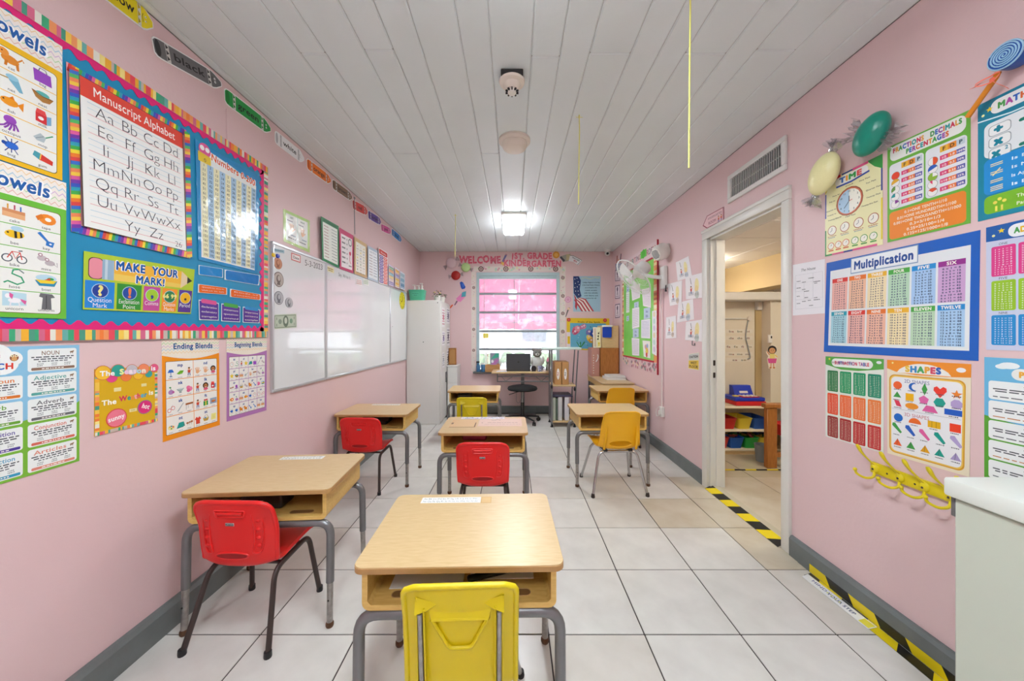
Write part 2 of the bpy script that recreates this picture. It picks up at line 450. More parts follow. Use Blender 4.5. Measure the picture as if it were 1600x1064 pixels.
# ceiling: painted boards running towards the far wall, uneven widths as in the photo
ce = struct(MB().box(XL - 0.1, YN - 0.1, ZC + 0.006, XR + 0.1, YB + 0.1, ZC + 0.08).build('ceiling', 'ceiling_gap', smooth=None))
gpx = [225.7, 273, 328.7, 405.6, 452.5, 527.5, 581.9, 634.4, 709.4, 761.9, 836.1, 890, 944.4, 1021, 1073.7, 1122.5, 1199.4, 1250, 1323, 1394]
gx = [XL] + [(p - PX) * 1.375 / F for p in gpx] + [XR]
for i in range(len(gx) - 1):
    joints = [YN, 1.62 + 0.02 * (i % 3), YB] if i in (4, 6, 11, 13, 16, 18) else ([YN, 2.55, YB] if i in (5, 9) else [YN, YB])
    for k in range(len(joints) - 1):
        MB().rbox(gx[i] + 0.0008, joints[k] + 0.0008, ZC, gx[i + 1] - 0.0008, joints[k + 1] - 0.0008, ZC + 0.013, 0.006, 1).build('plank', 'ceiling_paint', ce, None)
T = 0.14
struct(MB().box(XL - T, YN - T, 0, XL, YB + T, ZC).build('wall_left', 'wall_pink', smooth=None))
struct(MB().box(XL, YN - T, 0, XR, YN, ZC).build('wall_front', 'wall_pink', smooth=None))
DY0, DY1, DZ = 2.07, 2.87, 2.05                     # doorway in the right wall
WT = 0.125
struct(MB().box(XR, YN - T, 0, XR + WT, DY0, ZC).box(XR, DY1, 0, XR + WT, YB + T, ZC).box(XR, DY0, DZ, XR + WT, DY1, ZC).build('wall_right', 'wall_pink', smooth=None))
WX0, WX1, WZ0, WZ1 = Dp(744.5, 0, YB).x, Dp(874, 0, YB).x, 0.665, 2.245   # window opening in the far wall
BT = 0.2
struct(MB().box(XL, YB, 0, WX0, YB + BT, ZC).box(WX1, YB, 0, XR, YB + BT, ZC).box(WX0, YB, 0, WX1, YB + BT, WZ0).box(WX0, YB, WZ1, WX1, YB + BT, ZC).build('wall_back', 'wall_pink', smooth=None))
def baseboard(name, x0, y0, x1, y1, nx, ny, t):
    m = MB(); prof = [(0, 0), (t, 0), (t, 0.098), (t * 0.55, 0.113), (0, 0.115)]
    vs = [(x + nx * p[0], y + ny * p[0], p[1]) for (x, y) in ((x0, y0), (x1, y1)) for p in prof]
    m.add(vs, [(0, 1, 2, 3, 4), (9, 8, 7, 6, 5)] + [(i, (i + 1) % 5, 5 + (i + 1) % 5, 5 + i) for i in range(5)])
    return struct(m.build(name, 'base_grey', smooth=None))
bl_ = baseboard('baseboard_left', XL, YN, XL, YB, 1, 0, 0.03)
baseboard('baseboard_right', XR, 1.945, XR, DY0 - 0.062, -1, 0, 0.02)
baseboard('baseboard_right', XR, DY1 + 0.07, XR, YB, -1, 0, 0.02)
baseboard('baseboard_right', XR, YN, XR, 1.943, -1, 0, 0.023)
baseboard('baseboard_back', XL, YB, XR, YB, 0, -1, 0.015)

# door frame (no leaf hung in it)
df = struct(thing('door_1', '', 'door')); del df['label'], df['category']
for (y0, y1, nm) in ((DY0 - 0.057, DY0 + 0.004, 'casing'), (DY1 - 0.004, DY1 + 0.069, 'casing')):
    MB().rbox(XR - 0.018, y0, 0, XR + 0.01, y1, DZ - 0.004, 0.005, 2).build(nm, 'trim_white', df)
MB().rbox(XR - 0.018, DY0 - 0.057, DZ - 0.004, XR + 0.01, DY1 + 0.069, DZ + 0.07, 0.005, 2).rbox(XR - 0.024, DY0 - 0.06, DZ + 0.052, XR, DY1 + 0.072, DZ + 0.075, 0.004, 2).build('head_casing', 'trim_white', df)
MB().box(XR + 0.008, DY0 - 0.002, 0, XR + WT, DY0 + 0.018, DZ).build('jamb', 'trim_white', df)
MB().box(XR + 0.008, DY1 - 0.018, 0, XR + WT, DY1 + 0.002, DZ).box(XR + 0.05, DY1 - 0.03, 0, XR + 0.085, DY1 - 0.018, DZ - 0.018).build('jamb', 'trim_white', df)
MB().box(XR + 0.008, DY0, DZ - 0.018, XR + WT, DY1, DZ + 0.002).build('jamb', 'trim_white', df)
for z in (0.93, 1.03):
    MB().rbox(XR + 0.028, DY1 - 0.0215, z - 0.022, XR + 0.046, DY1 - 0.017, z + 0.022, 0.002, 1).build('strike_plate', 'brown_metal', df)
mat('sill_beige', (196, 188, 168), 0.5, var=0.1, vscale=8)
pr = [(XR - 0.034, 0.0), (XR - 0.034, 0.002), (XR + 0.026, 0.030), (XR + 0.074, 0.030), (XR + 0.078, 0.0)]
MB().add([(x, y, z) for y in (DY0 + 0.004, DY1 - 0.004) for (x, z) in pr], [(0, 1, 2, 3, 4), (9, 8, 7, 6, 5)] + [(i, (i + 1) % 5, 5 + (i + 1) % 5, 5 + i) for i in range(5)]).build('threshold', 'sill_beige', df, None)

# window: pale blue frame, five hinged panes one above the other
w1 = struct(thing('window_1', '', 'window')); del w1['label'], w1['category']
fy0, fy1 = YB - 0.012, YB + 0.07
MB().box(WX0, fy0, WZ0, WX0 + 0.045, fy1, WZ1).build('window_frame', 'window_blue', w1, None)
MB().box(WX1 - 0.045, fy0, WZ0, WX1, fy1, WZ1).build('window_frame', 'window_blue', w1, None)
MB().box(WX0 + 0.045, fy0, WZ1 - 0.05, WX1 - 0.045, fy1, WZ1).box(WX0 + 0.045, fy0 + 0.02, WZ1 - 0.10, WX1 - 0.045, fy1, WZ1 - 0.05).build('window_frame', 'window_blue', w1, None)
MB().box(WX0 + 0.045, fy0 + 0.02, WZ0, WX1 - 0.045, fy1, WZ0 + 0.03).build('window_frame', 'window_blue', w1, None)
zs = [WZ1 - 0.10] + [B(0, p).z for p in (458.6, 487.8, 517.4, 545.8)] + [WZ0 + 0.03]
mat('bar_grey', (138, 148, 152), 0.4, 0.2)
for i in range(5):
    z1, z0 = zs[i], zs[i + 1]
    MB().box(WX0 + 0.055, YB + 0.04, z0 + 0.012, WX1 - 0.055, YB + 0.044, z1 - 0.012).build('pane', 'window_glass', w1, None)
    if i < 4: MB().rbox(WX0 + 0.045, YB + 0.022, z0 - 0.018, WX1 - 0.045, YB + 0.06, z0 + 0.016, 0.004, 1).build('window_bar', 'bar_grey', w1)
for xx in (0.028, 0.985):
    MB().box(WX0 + 0.055 + xx * 0 + (0.06 if xx < 0.5 else 0.0), YB + 0.046, zs[5], WX0 + 0.062 + (0.06 if xx < 0.5 else 0.0), YB + 0.052, zs[0]).build('mullion', 'window_blue', w1, None) if xx < 0.5 else None
MB().box(0.02, YB + 0.07, zs[3], 0.032, YB + 0.08, zs[0]).build('mullion', 'bar_grey', w1, None)
MB().rbox(WX0 - 0.05, YB - 0.07, WZ0 - 0.03, WX1 + 0.0, YB + 0.06, WZ0, 0.006, 1).build('window_sill', 'base_grey', w1)

# ------------------------------------------------------------------ outdoors seen through the window
mat('outdoor_ground', (206, 204, 198), 0.9, var=0.1, vscale=0.6)
mat('outdoor_wall', (236, 238, 238), 0.8, var=0.05, vscale=1.0)
mat('hedge_green', (120, 150, 100), 0.8, var=0.5, vscale=7)
struct(MB().box(-14, YB + BT, -0.25, 14, 30, -0.15).build('ground', 'outdoor_ground', smooth=None))
aw = thing('awning', 'red fabric awning hanging outside over the upper window', 'awning', (0, 0, 0))
rows = [[(x, YB + 0.22 + 1.45 * t, 2.62 - 1.12 * t - 0.03 * math.sin(t * PI) + 0.012 * math.sin(x * 9)) for x in [-1.5 + 0.1 * k for k in range(33)]] for t in [i / 8 for i in range(9)]]
MB().shell(rows, 0.004).build('canopy', 'awning_red', aw, 60)
rows = [[(x, YB + 1.672 + 0.01 * math.sin(x * 20), 1.50 - 0.13 * t - 0.02 * t * abs(math.sin(x * 11))) for x in [-1.5 + 0.05 * k for k in range(65)]] for t in (0, 0.5, 1)]
MB().shell(rows, 0.003).build('valance', 'awning_red', aw, 60)
m = MB()
m.tube([(-1.5, YB + 1.66, 1.495), (1.7, YB + 1.66, 1.495)], 0.012, 8)
for x in (-1.5, 0.12, 1.7): m.tube([(x, YB + 0.2, 2.56), (x, YB + 1.66, 1.48)], 0.012, 8); m.tube([(x, YB + 0.2, 1.5), (x, YB + 1.66, 1.48)], 0.01, 8)
m.build('awning_frame', 'aluminium', aw)
nb = thing('house', 'white house standing across the yard outside the window', 'building', (0, 17, -0.15))
MB().box(-7, 0, 0, 8, 3, 2.6).build('wall', 'outdoor_wall', nb, None)
MB().box(-7.4, -0.4, 2.6, 8.4, 3.4, 2.75).build('roof_slab', 'trim_white', nb, None)
for x in (-3.0, 0.4, 3.6):
    o = MB().box(x, -0.05, 0.95, x + 1.3, 0.02, 2.0).build('window', 'bar_grey', nb, None)
    MB().box(x + 0.08, -0.07, 1.03, x + 1.22, -0.05, 1.92).build('pane', 'window_glass', o, None)
m = MB(); rg = random.Random(3)
for k in range(90):
    x = rg.uniform(-6, 6); m.ell((x, 15.2 + rg.uniform(-0.25, 0.25), -0.1 + rg.uniform(0, 0.4)), rg.uniform(0.2, 0.4), 0.25, rg.uniform(0.15, 0.3), 8, 6)
tag(m.build('hedge', 'hedge_green', smooth=60), 'low green hedge in front of the white house outside', 'hedge')['kind'] = 'stuff'

# ------------------------------------------------------------------ the playroom beyond the doorway
RX0, RX1, RY0, RY1, RZ = XR + WT, 4.7, 0.4, 6.3, 2.32
pf = struct(MB().box(XR + 0.08, RY0, -0.06, RX1, RY1, 0.012).build('floor_playroom', 'grout', smooth=None))
pm = MB().rbox(-TS / 2 + 0.003, -TS / 2 + 0.003, -0.01, TS / 2 - 0.003, TS / 2 - 0.003, 0.0, 0.0015, 1)
pme = {k: pm.mesh('tile', k, None) for k in ('tile_back', 'tile_beige')}
for a in range(7):
    for b in range(9):
        cx, cy = XR + 0.088 + (a + 0.5) * TS, 1.86 + (b + 0.5) * TS * 0.98
        if cx + TS / 2 > RX1 or cy > 5.2: continue
        o = bpy.data.objects.new('tile', pme['tile_back' if cy > 3.0 else 'tile_beige']); COL.objects.link(o); o.parent = pf; o.location = (cx, cy, 0.016)
struct(MB().box(RX0, RY0, RZ, RX1, RY1, RZ + 0.05).build('ceiling_playroom', 'wall_cream', smooth=None))
pc = bpy.data.objects['ceiling_playroom']
pn = MB().rbox(-0.295, -0.295, -0.012, 0.295, 0.295, 0.0, 0.004, 1).mesh('ceiling_panel', 'cabinet_white', None)
for a in range(4):
    for b in range(7):
        o = bpy.data.objects.new('ceiling_panel', pn); COL.objects.link(o); o.parent = pc; o.location = (RX0 + 0.35 + a * 0.6, 1.7 + b * 0.6, RZ)
struct(MB().box(RX1, RY0, 0, RX1 + 0.1, RY1, RZ).build('wall_playroom_right', 'wall_cream', smooth=None))
struct(MB().box(RX0, RY1, 0, RX1, RY1 + 0.1, RZ).build('wall_playroom_back', 'wall_cream', smooth=None))
struct(MB().box(RX0, RY0 - 0.1, 0, RX1, RY0, RZ).build('wall_playroom_front', 'wall_cream', smooth=None))
PYW = 4.0
struct(MB().box(RX0, PYW, 0, RX1, PYW + 0.1, 1.66).box(2.83, PYW - 0.16, 0, RX1, PYW, 1.66).build('wall_playroom_partition', 'wall_cream', smooth=None))
struct(MB().box(2.765, PYW - 0.02, 0, 2.83, PYW, 1.66).build('trim_1', 'tan_paint', smooth=None))
struct(MB().rbox(RX0, PYW - 0.22, 1.63, RX1, PYW + 0.14, 1.72, 0.01, 1).build('trim_2', 'trim_white'))
struct(MB().box(3.45, RY0, 1.9, 3.75, RY1, RZ).build('beam_playroom', 'tan_paint', smooth=None))
pl = thing('ceiling_lamp', 'flat white ceiling lamp of the playroom beyond the doorway', 'lamp', (2.6, 2.3, RZ - 0.012))  # unseen lamp, added because the playroom needs light
MB().rbox(-0.1, -0.1, -0.10, 0.1, 0.1, 0.0, 0.006, 1).build('housing', 'white_plastic', pl)
mat('fill_lamp_warm', (255, 250, 235), 0.5, emit=(255, 244, 226), estr=8.5)
MB().rbox(-0.29, -0.29, -0.17, 0.29, 0.29, -0.10, 0.02, 2).build('diffuser', 'fill_lamp_warm', pl)
p2_ = copy_tree(pl); p2_.location = (2.55, 5.1, RZ - 0.012); p2_['label'] = 'second added flat lamp, unseen, brightening the playroom ceiling, behind the partition with the white ledge'  # unseen copy, added to lighten the far playroom ceiling

# ------------------------------------------------------------------ ceiling lamp, detectors, cords
def strip_lamp(label, x, y, glow='fill_lamp_glow'):
    t = thing('ceiling_lamp', label, 'lamp', (x, y, ZC), group='strip lamps on the boarded ceiling')
    MB().rbox(-0.135, -0.31, -0.028, 0.135, 0.31, 0.0, 0.008, 2).build('housing', 'white_plastic', t)
    MB().rbox(-0.128, -0.303, -0.080, 0.128, 0.303, -0.026, 0.024, 4).build('diffuser', 'lamp_side', t)
    MB().prism(rrect_pts(-0.112, -0.287, 0.112, 0.287, 0.02, 4), -0.084, -0.079).build('light_panel', glow, t, None)
    return t
strip_lamp('glowing white rectangular lamp on the boarded ceiling towards the window', 0.014, 4.08, 'lamp_glow_far')
strip_lamp('second white rectangular ceiling lamp, overhead just outside the top of the picture', 0.0, 0.8)  # unseen fill lamp, added to light side walls and desks evenly
strip_lamp('third white rectangular ceiling lamp, over the end of the room behind the viewer', 0.0, -0.8)  # unseen fill lamp, added to brighten the near end of the room
t = thing('smoke_detector', 'round ivory smoke detector with dark backing box on the ceiling', 'smoke detector', (Dp(800, 0, 1.78).x, 1.78, ZC))
MB().rbox(-0.055, -0.05, -0.03, 0.055, 0.05, 0.0, 0.003, 1).build('backing_box', 'dark_gap', t)
MB().lathe([(0.0, -0.048), (0.045, -0.047), (0.062, -0.04), (0.066, -0.03), (0.062, -0.028), (0, -0.028)][::-1], 28).build('base', 'ivory_plastic', t)
MB().lathe([(0.0, -0.075), (0.03, -0.074), (0.036, -0.068), (0.044, -0.05), (0.046, -0.046)][::-1], 24).build('sensor_head', 'ivory_plastic', t)
MB().lathe([(0.0, -0.092), (0.019, -0.091), (0.022, -0.086), (0.023, -0.074)][::-1], 20).build('cap', 'white_plastic', t)
m = MB()
for a in range(10):
    c, s_ = math.cos(a * PI / 5), math.sin(a * PI / 5); m.box(-0.003, 0.0225, -0.086, 0.003, 0.034, -0.078, Matrix.Rotation(a * PI / 5, 4, 'Z'))
m.build('vent_slot', 'dark_gap', t)
t = thing('smoke_detector', 'plain domed ivory detector on the ceiling between lamp and smoke detector', 'detector', (Dp(804, 0, 2.37).x, 2.37, ZC))
MB().lathe([(0.0, -0.03), (0.095, -0.028), (0.107, -0.015), (0.107, 0.0)][::-1], 32).build('base', 'ivory_plastic', t)
MB().lathe([(0.0, -0.072), (0.05, -0.07), (0.075, -0.06), (0.086, -0.04), (0.088, -0.027)][::-1], 32).build('dome', 'ivory_plastic', t)
for (x, y, z1, lab) in ((Dp(1078, 0, 1.3).x, 1.3, 1.885, 'long yellow cord hanging from the ceiling near the right wall'),
                        (Dp(905, 0, 2.1).x, 2.1, 2.045, 'short yellow cord hanging to the right of the domed detector'),
                        (Dp(711.5, 0, 3.85).x, 3.85, 2.115, 'pale cord hanging in front of the candy decorations by the far wall')):
    o = MB().tube([(0.0, 0, 0), (0.002, 0.001, -0.1), (-0.002, 0, (z1 - ZC) * 0.6), (-0.004, 0, z1 - ZC)], 0.003, 6).tube([(-0.02, 0, -0.012), (0.02, 0, -0.014)], 0.0015, 6).tube([(0, 0, 0.0), (0, 0, -0.02)], 0.004, 6).build('pull_string', 'string_yellow', loc=(x, y, ZC))
    tag(o, lab, 'cord', 'yellow cords hanging from the ceiling')
# security camera in the far corner
t = thing('security_camera', 'small white dome camera at the ceiling in the far right corner', 'camera', (1.49, 5.51, ZC))
MB().lathe([(0.0, -0.02), (0.045, -0.02), (0.05, 0)][::-1], 20).build('base', 'white_plastic', t)
MB().ell((0, -0.005, -0.05), 0.042, 0.042, 0.042).build('body', 'white_plastic', t)
MB().cyl((-0.006, -0.03, -0.058), (-0.009, -0.052, -0.062), 0.02, 0.018, 16).build('lens', 'black_plastic', t)

# ------------------------------------------------------------------ school desks
mat('slot_shade_brown', (128, 92, 50), 0.7)
def make_desk(label):
    t = thing('school_desk', label, 'desk', group='open-front school desks')
    hw, dp, zt = 0.305, 0.455, 0.603      # origin: middle of the front edge on the floor, +y away from the sitter
    MB().prism(rrect_pts(-hw, 0, hw, dp, 0.03, 6), zt - 0.0185, zt - 0.0035).build('edge_band', 'desk_edge', t)
    MB().prism(rrect_pts(-hw + 0.0015, 0.0015, hw - 0.0015, dp - 0.0015, 0.029, 6), zt - 0.004, zt).prism(rrect_pts(-hw + 0.004, 0.004, hw - 0.004, dp - 0.004, 0.028, 6), zt - 0.02, zt - 0.018).build('desk_top', 'desk_top', t)
    bx = MB(); z0, z1, w = zt - 0.138, zt - 0.0185, 0.283; tk = 0.016
    out = [(-w, z1), (-w, z0 + 0.022)] + [(-w + 0.022 - 0.022 * math.cos(a), z0 + 0.022 - 0.022 * math.sin(a)) for a in (0.4, 0.8, 1.2)] + [(-w + 0.022, z0)]
    out = out + [(-p[0], p[1]) for p in out[::-1]]
    inn = [(-w + tk, z1), (-w + tk, z0 + 0.026), (-w + tk + 0.01, z0 + tk)]; inn = inn + [(-p[0], p[1]) for p in inn[::-1]]
    ring = out + inn[::-1]; vs = [(p[0], y, p[1]) for y in (0.022, 0.42) for p in ring]; n = len(ring)
    bx.add(vs, [tuple(range(n)), tuple(range(2 * n - 1, n - 1, -1))] + [(i, (i + 1) % n, n + (i + 1) % n, n + i) for i in range(n)])
    b = bx.build('book_box', 'desk_ply', t, 30)
    MB().box(-w + tk, 0.405, z0 + tk, w - tk, 0.42, z1).build('back_panel', 'desk_ply', t, None)
    for sx in (-1, 1):   # finger slots in the box floor: flat plates, recess shade painted in darker brown
        MB().prism(rrect_pts(sx * 0.16 - 0.05, 0.05, sx * 0.16 + 0.05, 0.078, 0.0138, 5), z0 + tk - 0.0002, z0 + tk + 0.0006).build('slot_shade_plate', 'slot_shade_brown', b)
        r = rrect_pts(sx * 0.16 - 0.05, 0.05, sx * 0.16 + 0.05, 0.078, 0.0138, 5); MB().tube([(p[0], p[1], z0 + tk) for p in r + r[:1]], 0.0016, 6).build('slot_rim', 'desk_edge', b)
    for (y, ys) in ((0.035, -0.012), (0.42, 0.014)):
        m = MB(); path = bend([(-0.296, y + ys * 0.5, 0.19), (-0.296, y, z0 - 0.018), (0.296, y, z0 - 0.018), (0.296, y + ys * 0.5, 0.19)], 0.06, 6)
        m.tube(path, 0.0165, 12).build('leg_frame', 'steel_grey', t, 50)
        for sx in (-1, 1):
            lg = MB().cyl((sx * 0.296, y + ys * 0.5, 0.20), (sx * 0.297, y + ys, 0.022), 0.0128, 0.0125, 12).build('leg', 'worn_chrome', t, 50)
            MB().lathe([(0.0, 0.0), (0.014, 0.0), (0.0165, 0.006), (0.0165, 0.016), (0.013, 0.022), (0, 0.023)], 12, Matrix.Translation((sx * 0.297, y + ys, 0))).build('foot', 'rusty_foot', lg)
            MB().ell((sx * 0.296, y + ys - 0.0128, 0.12), 0.004, 0.002, 0.004, 8, 6).build('screw', 'dark_gap', lg)
    return t
desks = [(-0.154, 1.0, 1.3, 'school desk at the very front of the photo with yellow chair and alphabet strip'),
         (-1.088, 1.475, 4.0, 'school desk against the pink left wall below the Ending Blends poster'),
         (-1.172, 2.875, 0.3, 'school desk beside the left wall under the whiteboards'),
         (-0.20, 2.345, 0.4, 'school desk in the middle with pink papers and pencil marks on its top'),
         (-0.452, 4.04, 0.5, 'small far school desk beside the tall white cabinet'),
         (0.832, 2.885, 1.2, 'school desk on the right side with an amber chair, nearest the doorway'),
         (1.283, 4.06, 0.2, 'far right school desk against the wall below the green bulletin board')]
D0 = make_desk(desks[0][3]); DK = []
for i, (x, y, a, lab) in enumerate(desks):
    o = D0 if i == 0 else dup(D0, (x, y, 0), math.radians(a), lab)
    o.location = (x, y, 0); o.rotation_euler = (0, 0, math.radians(a)); DK.append(o)
DKW = [Matrix.Translation((x, y, 0)) @ Matrix.Rotation(math.radians(a), 4, 'Z') for (x, y, a, l) in desks]
def on_desk(k, x, y, z):
    return DKW[k] @ Vector((x, y, z))

# ------------------------------------------------------------------ chairs (all face +y, away from the camera, origin on the floor below the seat)
def resample(pts, n):
    """even spacing along a polyline of (y, z)"""
    P = [Vector((p[0], p[1])) for p in pts]; d = [0.0]
    for i in range(1, len(P)): d.append(d[-1] + (P[i] - P[i - 1]).length)
    out = []; j = 0
    for k in range(n):
        t = d[-1] * k / (n - 1)
        while j < len(P) - 2 and d[j + 1] < t: j += 1
        q = (t - d[j]) / max(d[j + 1] - d[j], 1e-9); out.append(tuple(P[j] + (P[j + 1] - P[j]) * min(1, q)))
    return out
def shell_rows(prof, wf, cf, n=21):
    """prof: (y, z) from the front of the seat up to the top of the back; wf: half width; cf: how far the sides curl forward/up"""
    rows = []
    for i, (y, z) in enumerate(prof):
        a = prof[max(i - 1, 0)]; b = prof[min(i + 1, len(prof) - 1)]
        ty, tz = b[0] - a[0], b[1] - a[1]; l = math.hypot(ty, tz); ny, nz = tz / l, -ty / l      # normal towards the sitter's side
        s = i / (len(prof) - 1); w = wf(s); c = cf(s); r = []
        for j in range(n):
            u = -1 + 2 * j / (n - 1); k = c * abs(u) ** 2.6
            r.append((u * w, y + ny * k, z + nz * k))
        rows.append(r)
    return rows
def edge_of(rows, i0):
    return [r[0] for r in rows[i0:]] + list(rows[-1][1:-1]) + [r[-1] for r in rows[i0:]][::-1]
def fade(s, a=0.86):
    return 1.0 if s < a else max(0.0, 1 - (s - a) / (1 - a)) ** 0.7
def samp(pts, n):
    """smooth curve (Catmull-Rom) through pts"""
    P = [Vector(p) for p in pts]; P = [2 * P[0] - P[1]] + P + [2 * P[-1] - P[-2]]; out = []
    for i in range(1, len(P) - 2):
        for k in range(n):
            t = k / n; a, b, c, d = P[i - 1:i + 3]
            out.append(0.5 * (2 * b + (c - a) * t + (2 * a - 5 * b + 4 * c - d) * t * t + (3 * b - a - 3 * c + d) * t ** 3))
    out.append(P[-2]); return out
def corner(s, a, b, r0, r1):
    """0..1 factor that rounds the ends of a strip: r0 at s = 0, r1 at s = 1"""
    f = 1.0
    if s < r0: f *= math.sqrt(max(0, 1 - ((r0 - s) / r0) ** 2)) * (1 - a) + a
    if s > 1 - r1: f *= math.sqrt(max(0, 1 - ((s - 1 + r1) / r1) ** 2)) * (1 - b) + b
    return f

def make_red(label):
    t = thing('red_chair', label, 'chair', group='red plastic chairs with brown metal legs')
    prof = resample([tuple(p) for p in samp([(0.19, 0.308, 0), (0.12, 0.325, 0), (0.0, 0.318, 0), (-0.08, 0.310, 0), (-0.125, 0.322, 0), (-0.142, 0.36, 0), (-0.148, 0.42, 0), (-0.154, 0.5, 0), (-0.163, 0.592, 0)], 8)], 54)
    wf = lambda s: (0.150 if s < 0.45 else 0.150 + 0.008 * min(1, (s - 0.45) / 0.3)) * corner(s, 0.72, 0.70, 0.07, 0.085)
    cf = lambda s: (0.012 + 0.022 * max(0, min(1, (s - 0.4) / 0.2))) * fade(s, 0.8)
    rows = shell_rows(prof, wf, cf, 25)
    MB().shell(rows, 0.015).build('seat_shell', 'red_plastic', t, 60)
    def bk(u, z):          # outer face of the back
        y = next((prof[i][0] + (prof[i + 1][0] - prof[i][0]) * (z - prof[i][1]) / max(1e-6, prof[i + 1][1] - prof[i][1]) for i in range(30, 53) if prof[i][1] <= z <= prof[i + 1][1]), -0.16)
        return Vector((u, y - 0.0078 + 0.03 * (abs(u) / 0.158) ** 2.6, z))
    MB().tube(edge_of(rows, 27), 0.0098, 10).build('rim', 'red_plastic', t, 70)
    q = [bk(-0.062, 0.560), bk(0.062, 0.560), bk(0.056, 0.533), bk(-0.056, 0.533)]
    MB().tube(bend(q + [q[0]], 0.008, 3), 0.0042, 6).tube([bk(-0.052, 0.548), bk(0.052, 0.548)], 0.006, 8).build('hand_hold', 'red_plastic', t, 60)
    MB().tube([bk(0.066 * math.cos(a * PI / 12), 0.372 + 0.014 * math.sin(a * PI / 12)) for a in range(25)], 0.004, 6).build('slot_rim', 'red_plastic', t, 60)
    MB().prism([(0.062 * math.cos(a * PI / 12), 0.0115 * math.sin(a * PI / 12)) for a in range(24)], 0, 0.003, Matrix.Translation((0, bk(0, 0.372).y + 0.001, 0.372)) @ Matrix.Rotation(PI / 2 + 0.1, 4, 'X')).build('slot', 'red_slot_shade', t, None)  # slot is a flat plate, its shade painted in darker red
    for sx in (-1, 1):
        q = [bk(sx * 0.085, 0.545), bk(sx * 0.092, 0.49), bk(sx * 0.092, 0.43), bk(sx * 0.084, 0.385)]; q2 = [bk(sx * 0.116, 0.555), bk(sx * 0.124, 0.49), bk(sx * 0.122, 0.43), bk(sx * 0.112, 0.385)]
        m = MB().tube(samp(q + q2[::-1] + q[:1], 5), 0.0034, 6); r_ = m.build('rib', 'red_plastic', t, 60)
        for z in (0.41, 0.445, 0.48, 0.515): MB().ell(bk(sx * 0.106, z), 0.010, 0.0045, 0.008, 10, 6).build('nub', 'red_plastic', r_, 60)
    s = Sheet(0.034, 0.012, 'D8D4D0'); s.rect(2, 6, 98, 94, '2A2A2A'); s.text('LIFETIME', 50, 32, 38, 'F0F0F0', width=86, bold=0.01)
    p = bk(0, 0.505); p.y -= 0.0012; d = Vector((0, -0.1, 1)).normalized(); hx = Vector((0.017, 0, 0)); n = Vector((0, -1, -0.1)).normalized()
    s.build('badge', [p - hx - d * 0.006, p + hx - d * 0.006, p + hx + d * 0.006, p - hx + d * 0.006], n, 'print_paper', 0.002, t)
    for sx in (-1, 1):
        x = sx * 0.138
        pts = bend([(sx * 0.172, -0.185, 0.008), (x, -0.10, 0.285), (x, 0.13, 0.297), (sx * 0.17, 0.168, 0.008)], 0.05, 6)
        lg = MB().tube(pts, 0.0125, 10, flat=0.8).build('leg', 'brown_metal', t, 60)
        for (yy, xx) in ((-0.187, sx * 0.1725), (0.169, sx * 0.1705)): MB().lathe([(0, 0), (0.014, 0), (0.0145, 0.004), (0.0138, 0.024), (0, 0.024)], 10, Matrix.Translation((xx, yy, 0))).build('foot', 'black_plastic', lg)
    for y in (-0.06, 0.08): MB().tube([(-0.138, y, 0.292), (0.138, y, 0.292)], 0.008, 8).build('cross_bar', 'brown_metal', t, 60)
    return t
mat('red_slot_shade', (150, 14, 16), 0.6)
RC = make_red('red plastic chair pulled out at the desk below the Ending Blends poster')
RC.location = (-1.128, 1.565, 0); RC.rotation_euler = (0, 0, math.radians(-1.5))
dup(RC, (-1.215, 2.945, 0), math.radians(-2), 'red plastic chair at the desk under the whiteboards by the left wall')
dup(RC, (-0.186, 2.315, 0), 0.0, 'red plastic chair at the middle desk, seen straight from behind')

